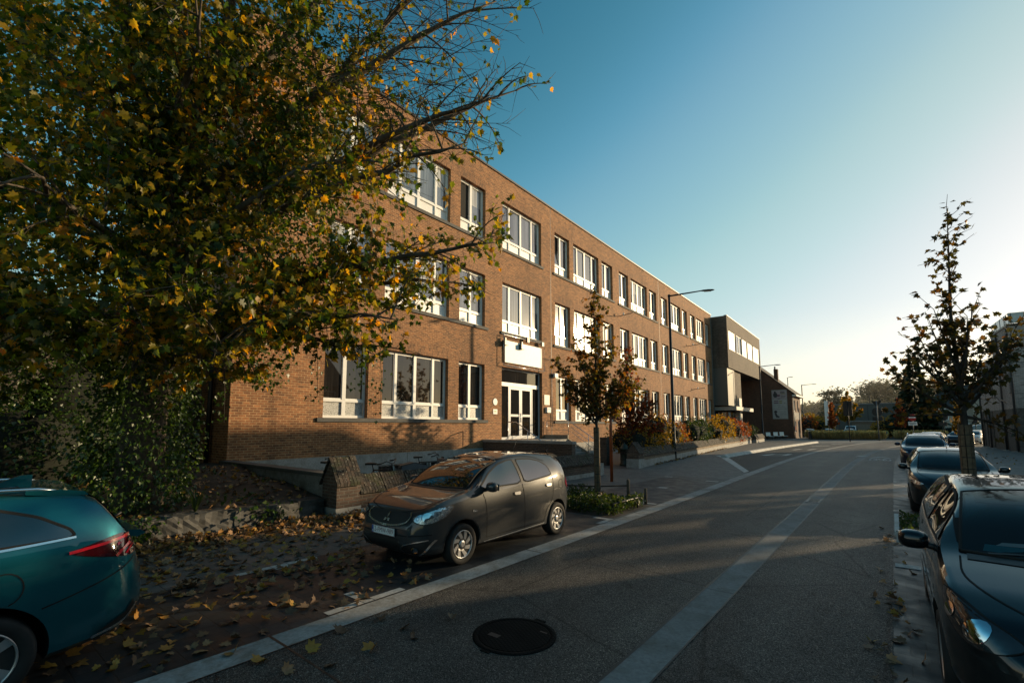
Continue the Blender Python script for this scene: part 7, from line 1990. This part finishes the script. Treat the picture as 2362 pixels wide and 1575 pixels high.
# autumn trees of the roundabout
sp = lambda s: (1.4*s, 5.4*s, .05*s, [(1.5*s,-.5*s,-.3*s,2.6*s),(1.6*s,.6*s,.4*s,2.7*s),(1.8*s,.1*s,-.5*s,3.0*s),(2.0*s,-.4*s,.4*s,3.3*s),(2.3*s,.45*s,-.1*s,3.6*s),(2.6*s,-.2*s,.2*s,3.9*s)], 13/s, .0)
young_tree('autumn_tree', -7.2, 87.0, sp(.98), 'slim orange young tree left of the black sign back', LM['rust'], (.2,.34), per=6, group='autumn trees around the roundabout')
young_tree('autumn_tree', -6.8, 112.0, (2.2, 8.4, .10, [(2.4,-1.6,-.8,4.6),(2.5,1.8,1.2,4.4),(2.8,.2,-1.6,5.0),(3.2,-1.2,1.2,5.6),(3.6,1.6,-.2,6.0),(4,-.4,.6,6.8),(3,2.4,1.6,5.2)], 7, 0), 'broad golden tree behind the black sign back', LM['gold'], (.3,.5), per=7, group='autumn trees around the roundabout')
young_tree('autumn_tree', .9, 90.5, sp(1.05), 'red topped young tree left of the no entry sign', LM['red'], (.2,.34), per=6, group='autumn trees around the roundabout')
young_tree('autumn_tree', 4.8, 61.7, sp(.76), 'orange young tree by the parked cars in front of the pale house', LM['gold'], (.12,.20), (.0,1.1,.06), per=6, group='autumn trees around the roundabout')
thicket('shrub', (-15.0,100.0,0), [(0,0,2.4,2.2,2.6,2.0),(2.2,3,2.0,2.0,2.4,1.8),(-1.5,-2,3.2,1.6,1.8,1.6)], 1500, LM['rust'], 'reddish autumn shrub between the brick house and the car park', 'shrub', 'oval', (.25,.5), .6)
thicket('shrub', (-10.6,106.0,0), [(0,0,1.8,2.0,2.4,1.7),(-2.2,2,2.6,2.0,2.0,1.8)], 1300, LM['gold'], 'yellow green shrub left of the white banner flag', 'shrub', 'oval', (.25,.5), .6)
thicket('shrub', (-.6,100.0,0), [(0,0,1.8,2.2,2.0,1.7),(2.0,.5,1.5,1.4,1.6,1.3),(-1.6,1,1.2,1.0,1.0,1.1)], 1400, LM['gold'], 'rounded olive shrub behind the give way sign', 'shrub', 'oval', (.22,.42), .6)
thicket('clipped_hedge', (5.0,99.0,0), [(-4+k*2.0, k*.5, .8, 1.4, .9, .95) for k in range(8)], 2600, LM['green'], 'long low clipped hedge in front of the pale house', 'hedge', 'oval', (.16,.3), .8)
# tall conifer
def conifer(name, x, y, H, rad, n, mat, label, leaf=(.5,1.0), group=None):
    t = empty(name, (x, y, 0), 0, label, 'conifer', group)
    b = MB(); b.tube([(0,0,-.1),(0,0,H*.98)], [.03*H*.6,.02], 7); b.build('trunk', M['bark'], t)
    P, D, S = [], [], []
    for _ in range(n):
        z = H*(.06+.94*rng.random()**1.25); k = 1-z/H; a = rng.uniform(0, 2*PI)
        lob = .78+.22*math.sin(a*5+z*1.3)+.16*math.sin(z*4.2)
        r = rad*(k**.85)*lob*rng.uniform(.45,1.02)+.05
        P.append((r*math.cos(a), r*math.sin(a), z)); D.append((math.cos(a), math.sin(a), rng.uniform(-.55,.25))); S.append(rng.uniform(*leaf)*(.55+.6*k))
    leaf_cloud('crown', P, D, S, 'oval', mat, t, .15)
    return t
conifer('fir_tree', 3.0, 98.6, 13.2, 3.6, 3600, LM['needle'], 'tall dark pointed fir beside the pale house')
def pine(x, y, H, W, label, seed):
    t = empty('pine_tree', (x, y, 0), 0, label, 'pine', 'pines in front of the wooded hill')
    r_ = random.Random(seed); b = MB(); b.tube([(0,0,-.2),(.2,0,H*.5),(0,.2,H*.93)], [.35,.25,.08], 7)
    P, D, S = [], [], []
    for k in range(30):
        z = H*(.18+.78*r_.random()); a = r_.uniform(0, 2*PI); R_ = W*(.15+.75*r_.random())*(1.15-z/H*.75)
        c = Vector((R_*math.cos(a), R_*math.sin(a), z)); b.tube([(0,0,z-.8), (c.x*.6,c.y*.6,z-.2), tuple(c)], [.09,.06,.02], 5)
        for _ in range(240):
            o = Vector((r_.gauss(0,1), r_.gauss(0,1), r_.gauss(0,.45)))*W*.24; P.append(tuple(c+o)); D.append((o.x+r_.gauss(0,.5), o.y+r_.gauss(0,.5), .25)); S.append(r_.uniform(.35,.75))
    b.build('trunk', M['bark'], t); leaf_cloud('crown', P, D, S, 'ivy', LM['pine'], t, .2)
pine(-13.4, 182, 13.5, 5.2, 'dark rounded pine at the left of the wooded hill', 3)
pine(-3.0, 200, 18.0, 8.0, 'tall flat topped pine above the grey hall', 8)
pine(4.0, 215, 15.0, 6.0, 'lighter pine right behind the tall flat topped pine', 12)
pine(12.0, 190, 16.5, 6.0, 'pale pine behind the pale house roof', 15)
# wooded hill
hb = MB(); nx, ny = 40, 14
def hill_z(x, y):
    return max(-.2, (7+9*math.exp(-((x-20)/70)**2)+3*math.sin(x*.03))*min(1, max(0, (y-225)/90)))
for i in range(nx+1):
    for j in range(ny+1):
        x = -180+i*11; y = 222+j*22; hb.v.append((x, y, hill_z(x, y)-.3))
for i in range(nx):
    for j in range(ny):
        a = i*(ny+1)+j; hb.face([a, a+ny+1, a+ny+2, a+1], 0, True)
tag(hb.build('hill', simple('hill_floor', (0.05,0.05,0.028), .9, var=.3, vscale=.1)), kind='structure')
P, D, S = [], [], []
for k in range(300):
    y = rng.uniform(228, 268); x = rng.uniform(-110, 80); z = hill_z(x, y); h = rng.uniform(5.5, 10.5); w_ = rng.uniform(2.4,4.6)
    for _ in range(190):
        o = rv(1); o.normalize(); rr = rng.uniform(.3,1.05)
        P.append((x+o.x*w_*rr, y+o.y*w_*rr, z+h*.62+o.z*h*.38*rr)); D.append(tuple(o+Vector((0,0,.2))+rv(.4))); S.append(rng.uniform(.8,1.6))
tag(leaf_cloud('wooded_hillside', P, D, S, 'ivy', LM['wood'], None, .2), 'hazy wood of pines and broadleaf trees covering the hill', 'woodland', kind='stuff')

# grey hall, garage and railing behind the roundabout
t = empty('sports_hall', (-9.5, 122.0, 0), R(-6), 'low flat roofed grey hall in front of the wooded hill', 'hall')
b = MB(); b.box(0,13,0,12,-.1,6.3); b.build('wall', simple('hall_cladding', (0.085,0.083,0.075), .8, var=.1, vscale=.6), t)
b = MB(); b.box(-.15,13.15,-.15,12.15,6.302,6.5); b.build('roof_edge', M['pipe'], t)
b = MB()
for k in range(5): b.box(.6+k*2.5,.7+k*2.5,-.04,-.003,0,6.2)
b.build('wall_ribs', M['zinc'], t)
t = empty('garage', (-6.2, 112.0, 0), R(-8), 'small brick garage with a pale roof edge before the grey hall', 'garage')
b = MB(); b.box(0,3.4,0,5,-.1,2.7); b.build('wall', simple('garage_brick', (0.16,0.115,0.08), .85, var=.15), t)
b = MB(); b.box(-.2,3.6,-.2,5.2,2.702,2.88); b.build('roof', M['plinth'], t)
b = MB(); b.box(.5,2.9,-.05,-.003,0,2.2); b.build('door', simple('garage_door', (0.20,0.15,0.11), .6), t)
t = empty('railing', (-8.5, 108.5, 0), R(-8), 'thin dark railing in front of the small brick garage', 'railing')
b = MB()
for k in range(40): b.box(k*.16,k*.16+.025,-.012,.012,0,1.1)
b.build('bars', M['metal_dark'], t)
b = MB(); b.box(0,6.4,-.02,.02,1.1,1.14); b.box(0,6.4,-.02,.02,.15,.19); b.build('rails', M['metal_dark'], t)
# pale house with a hipped and a gabled roof
t = empty('pale_house', (4.2, 112.0, 0), R(-8), 'pale rendered house with dark tiled roof beyond the hedge', 'house')
b = MB()
b.box(0,7.0,0,9,-.1,5.2); b.poly([(6.6,-1.5,-.1),(12.2,-1.5,-.1),(12.2,-1.5,5.6),(9.4,-1.5,8.8),(6.6,-1.5,5.6)])
b.poly([(6.6,-1.5,-.1),(6.6,-1.5,5.6),(6.6,9,5.6),(6.6,9,-.1)]); b.poly([(12.2,-1.5,-.1),(12.2,9,-.1),(12.2,9,5.6),(12.2,-1.5,5.6)]); b.poly([(6.6,9,-.1),(6.6,9,5.6),(9.4,9,8.8),(12.2,9,5.6),(12.2,9,-.1)])
b.build('wall', M['render_house'], t, recalc=False)
b = MB(); b.poly([(-.4,-.4,5.15),(7.2,-.4,5.15),(7.2,4.5,9.2),(3.4,4.5,9.2)]); b.poly([(-.4,-.4,5.15),(3.4,4.5,9.2),(-.4,9.4,5.15)]); b.poly([(3.4,4.5,9.2),(7.2,4.5,9.2),(7.2,9.4,5.15),(-.4,9.4,5.15)])
b.prism([(6.1,5.3),(6.1,5.45),(9.4,9.15),(12.7,5.45),(12.7,5.3),(9.4,8.95)], -1.8, 9.3, lambda q, z, h: (q, h, z)); b.build('roof', M['roof_tile'], t, recalc=False)
b = MB(); b.prism([(6.05,5.2),(6.05,5.40),(9.4,9.12),(12.75,5.40),(12.75,5.2),(9.4,8.85)], -1.86, -1.81, lambda q, z, h: (q, h, z)); b.build('verge_board', M['white_board'], t)
for x0, x1, z0, z1, yy in ((2.0,3.5,2.9,4.9,-.0),(8.6,10.2,2.9,4.3,-1.5),(4.6,6.0,.9,2.4,0)):
    b = MB(); b.box(x0,x1,yy-.07,yy-.004,z0,z1); f = b.build('window', M['white_frame'], t)
    b = MB(); b.poly([(x0+.14,yy-.074,z0+.14),(x1-.14,yy-.074,z0+.14),(x1-.14,yy-.074,z1-.14),(x0+.14,yy-.074,z1-.14)]); b.build('pane', M['glass_dn'], f, recalc=False)
# ---------------------------------------------------------------- haze over the far side, sky, sun, camera
SUN_AZ, SUN_EL = R(29.86), R(11.06)
HAZE = True
if HAZE:
    m = bpy.data.materials.new('morning_haze'); m.use_nodes = True; nt = m.node_tree
    for n_ in list(nt.nodes): nt.nodes.remove(n_)
    out = nt.nodes.new('ShaderNodeOutputMaterial'); vs = nt.nodes.new('ShaderNodeVolumeScatter')
    vs.inputs['Color'].default_value = (1, .95, .85, 1); vs.inputs['Density'].default_value = 0.0011; vs.inputs['Anisotropy'].default_value = 0.55
    lnk(nt, vs.outputs[0], out.inputs['Volume'])
    b = MB(); b.box(-150, 120, 150, 345, -.5, 34)
    tag(b.build('haze', m), 'thin morning haze in front of the wooded hill', 'haze', kind='stuff')
w = bpy.data.worlds.new('World'); sc.world = w; w.use_nodes = True
nt = w.node_tree; bg = nt.nodes['Background']
sky = nt.nodes.new('ShaderNodeTexSky'); sky.sky_type = 'NISHITA'; sky.sun_disc = False
sky.sun_elevation = SUN_EL; sky.sun_rotation = SUN_AZ
sky.altitude = 0; sky.air_density = 1.0; sky.dust_density = 2.2; sky.ozone_density = 1.0
sky.dust_density = 0.7; sky.ozone_density = 1.0
# film response of the photograph: deeper teal zenith, pale bright horizon
dn = nt.nodes.new('ShaderNodeVectorMath'); dn.operation = 'SCALE'; dn.inputs['Scale'].default_value = 0.1
cv_ = nt.nodes.new('ShaderNodeRGBCurve'); cm_ = cv_.mapping; cm_.extend = 'EXTRAPOLATED'; cm_.use_clip = False
for ch, pts in ((0, [(0,0),(.06,.024),(.088,.058),(.14,.21),(.20,.35),(.24,.44),(.31,.55),(.46,.76),(.75,1.02),(1.0,1.22)]),
                (1, [(0,0),(.08,.088),(.13,.208),(.21,.45),(.26,.55),(.32,.65),(.54,.85),(.77,1.02),(1.0,1.2)]),
                (2, [(0,0),(.12,.145),(.20,.318),(.29,.56),(.40,.67),(.57,.85),(.77,1.02),(1.0,1.16)])):
    c_ = cm_.curves[ch]
    c_.points[0].location = pts[0]; c_.points[1].location = pts[-1]
    for p in pts[1:-1]: c_.points.new(*p)
    for p in c_.points: p.handle_type = 'AUTO_CLAMPED'
cm_.update()
lnk(nt, sky.outputs[0], dn.inputs[0]); lnk(nt, dn.outputs[0], cv_.inputs['Color'])
upn = nt.nodes.new('ShaderNodeVectorMath'); upn.operation = 'SCALE'; upn.inputs['Scale'].default_value = 10.0
lnk(nt, cv_.outputs[0], upn.inputs[0]); lnk(nt, upn.outputs[0], bg.inputs['Color'])
bg.inputs['Strength'].default_value = 0.1
sd = bpy.data.lights.new('Sun', 'SUN'); sd.energy = 6.0; sd.angle = R(0.53); sd.color = (1.0, 0.75, 0.44)
so_ = bpy.data.objects.new('Sun', sd); COL.objects.link(so_)
dirv = Vector((math.sin(SUN_AZ)*math.cos(SUN_EL), math.cos(SUN_AZ)*math.cos(SUN_EL), math.sin(SUN_EL)))
so_.rotation_euler = dirv.to_track_quat('Z', 'Y').to_euler(); so_.location = (40, 60, 40)
cd = bpy.data.cameras.new('Camera'); cam = bpy.data.objects.new('Camera', cd); COL.objects.link(cam)
cd.sensor_fit = 'HORIZONTAL'; cd.sensor_width = 36.0; cd.lens = 36.0*1085/2362; cd.shift_y = 84.4/2362
cd.clip_start = 0.05; cd.clip_end = 4000
cam.location = (0, 0, 1.98); cam.rotation_euler = (R(90+5.744), 0, R(38.871))
sc.camera = cam
sc.view_settings.view_transform = 'Standard'; sc.view_settings.look = 'None'; sc.view_settings.exposure = 0; sc.view_settings.gamma = 1
sc.render.engine = 'CYCLES'
sc.cycles.max_bounces = 6; sc.cycles.diffuse_bounces = 3; sc.cycles.glossy_bounces = 3; sc.cycles.transmission_bounces = 4
sc.cycles.transparent_max_bounces = 8; sc.cycles.volume_bounces = 1; sc.cycles.sample_clamp_indirect = 6.0
sc.cycles.use_denoising = True
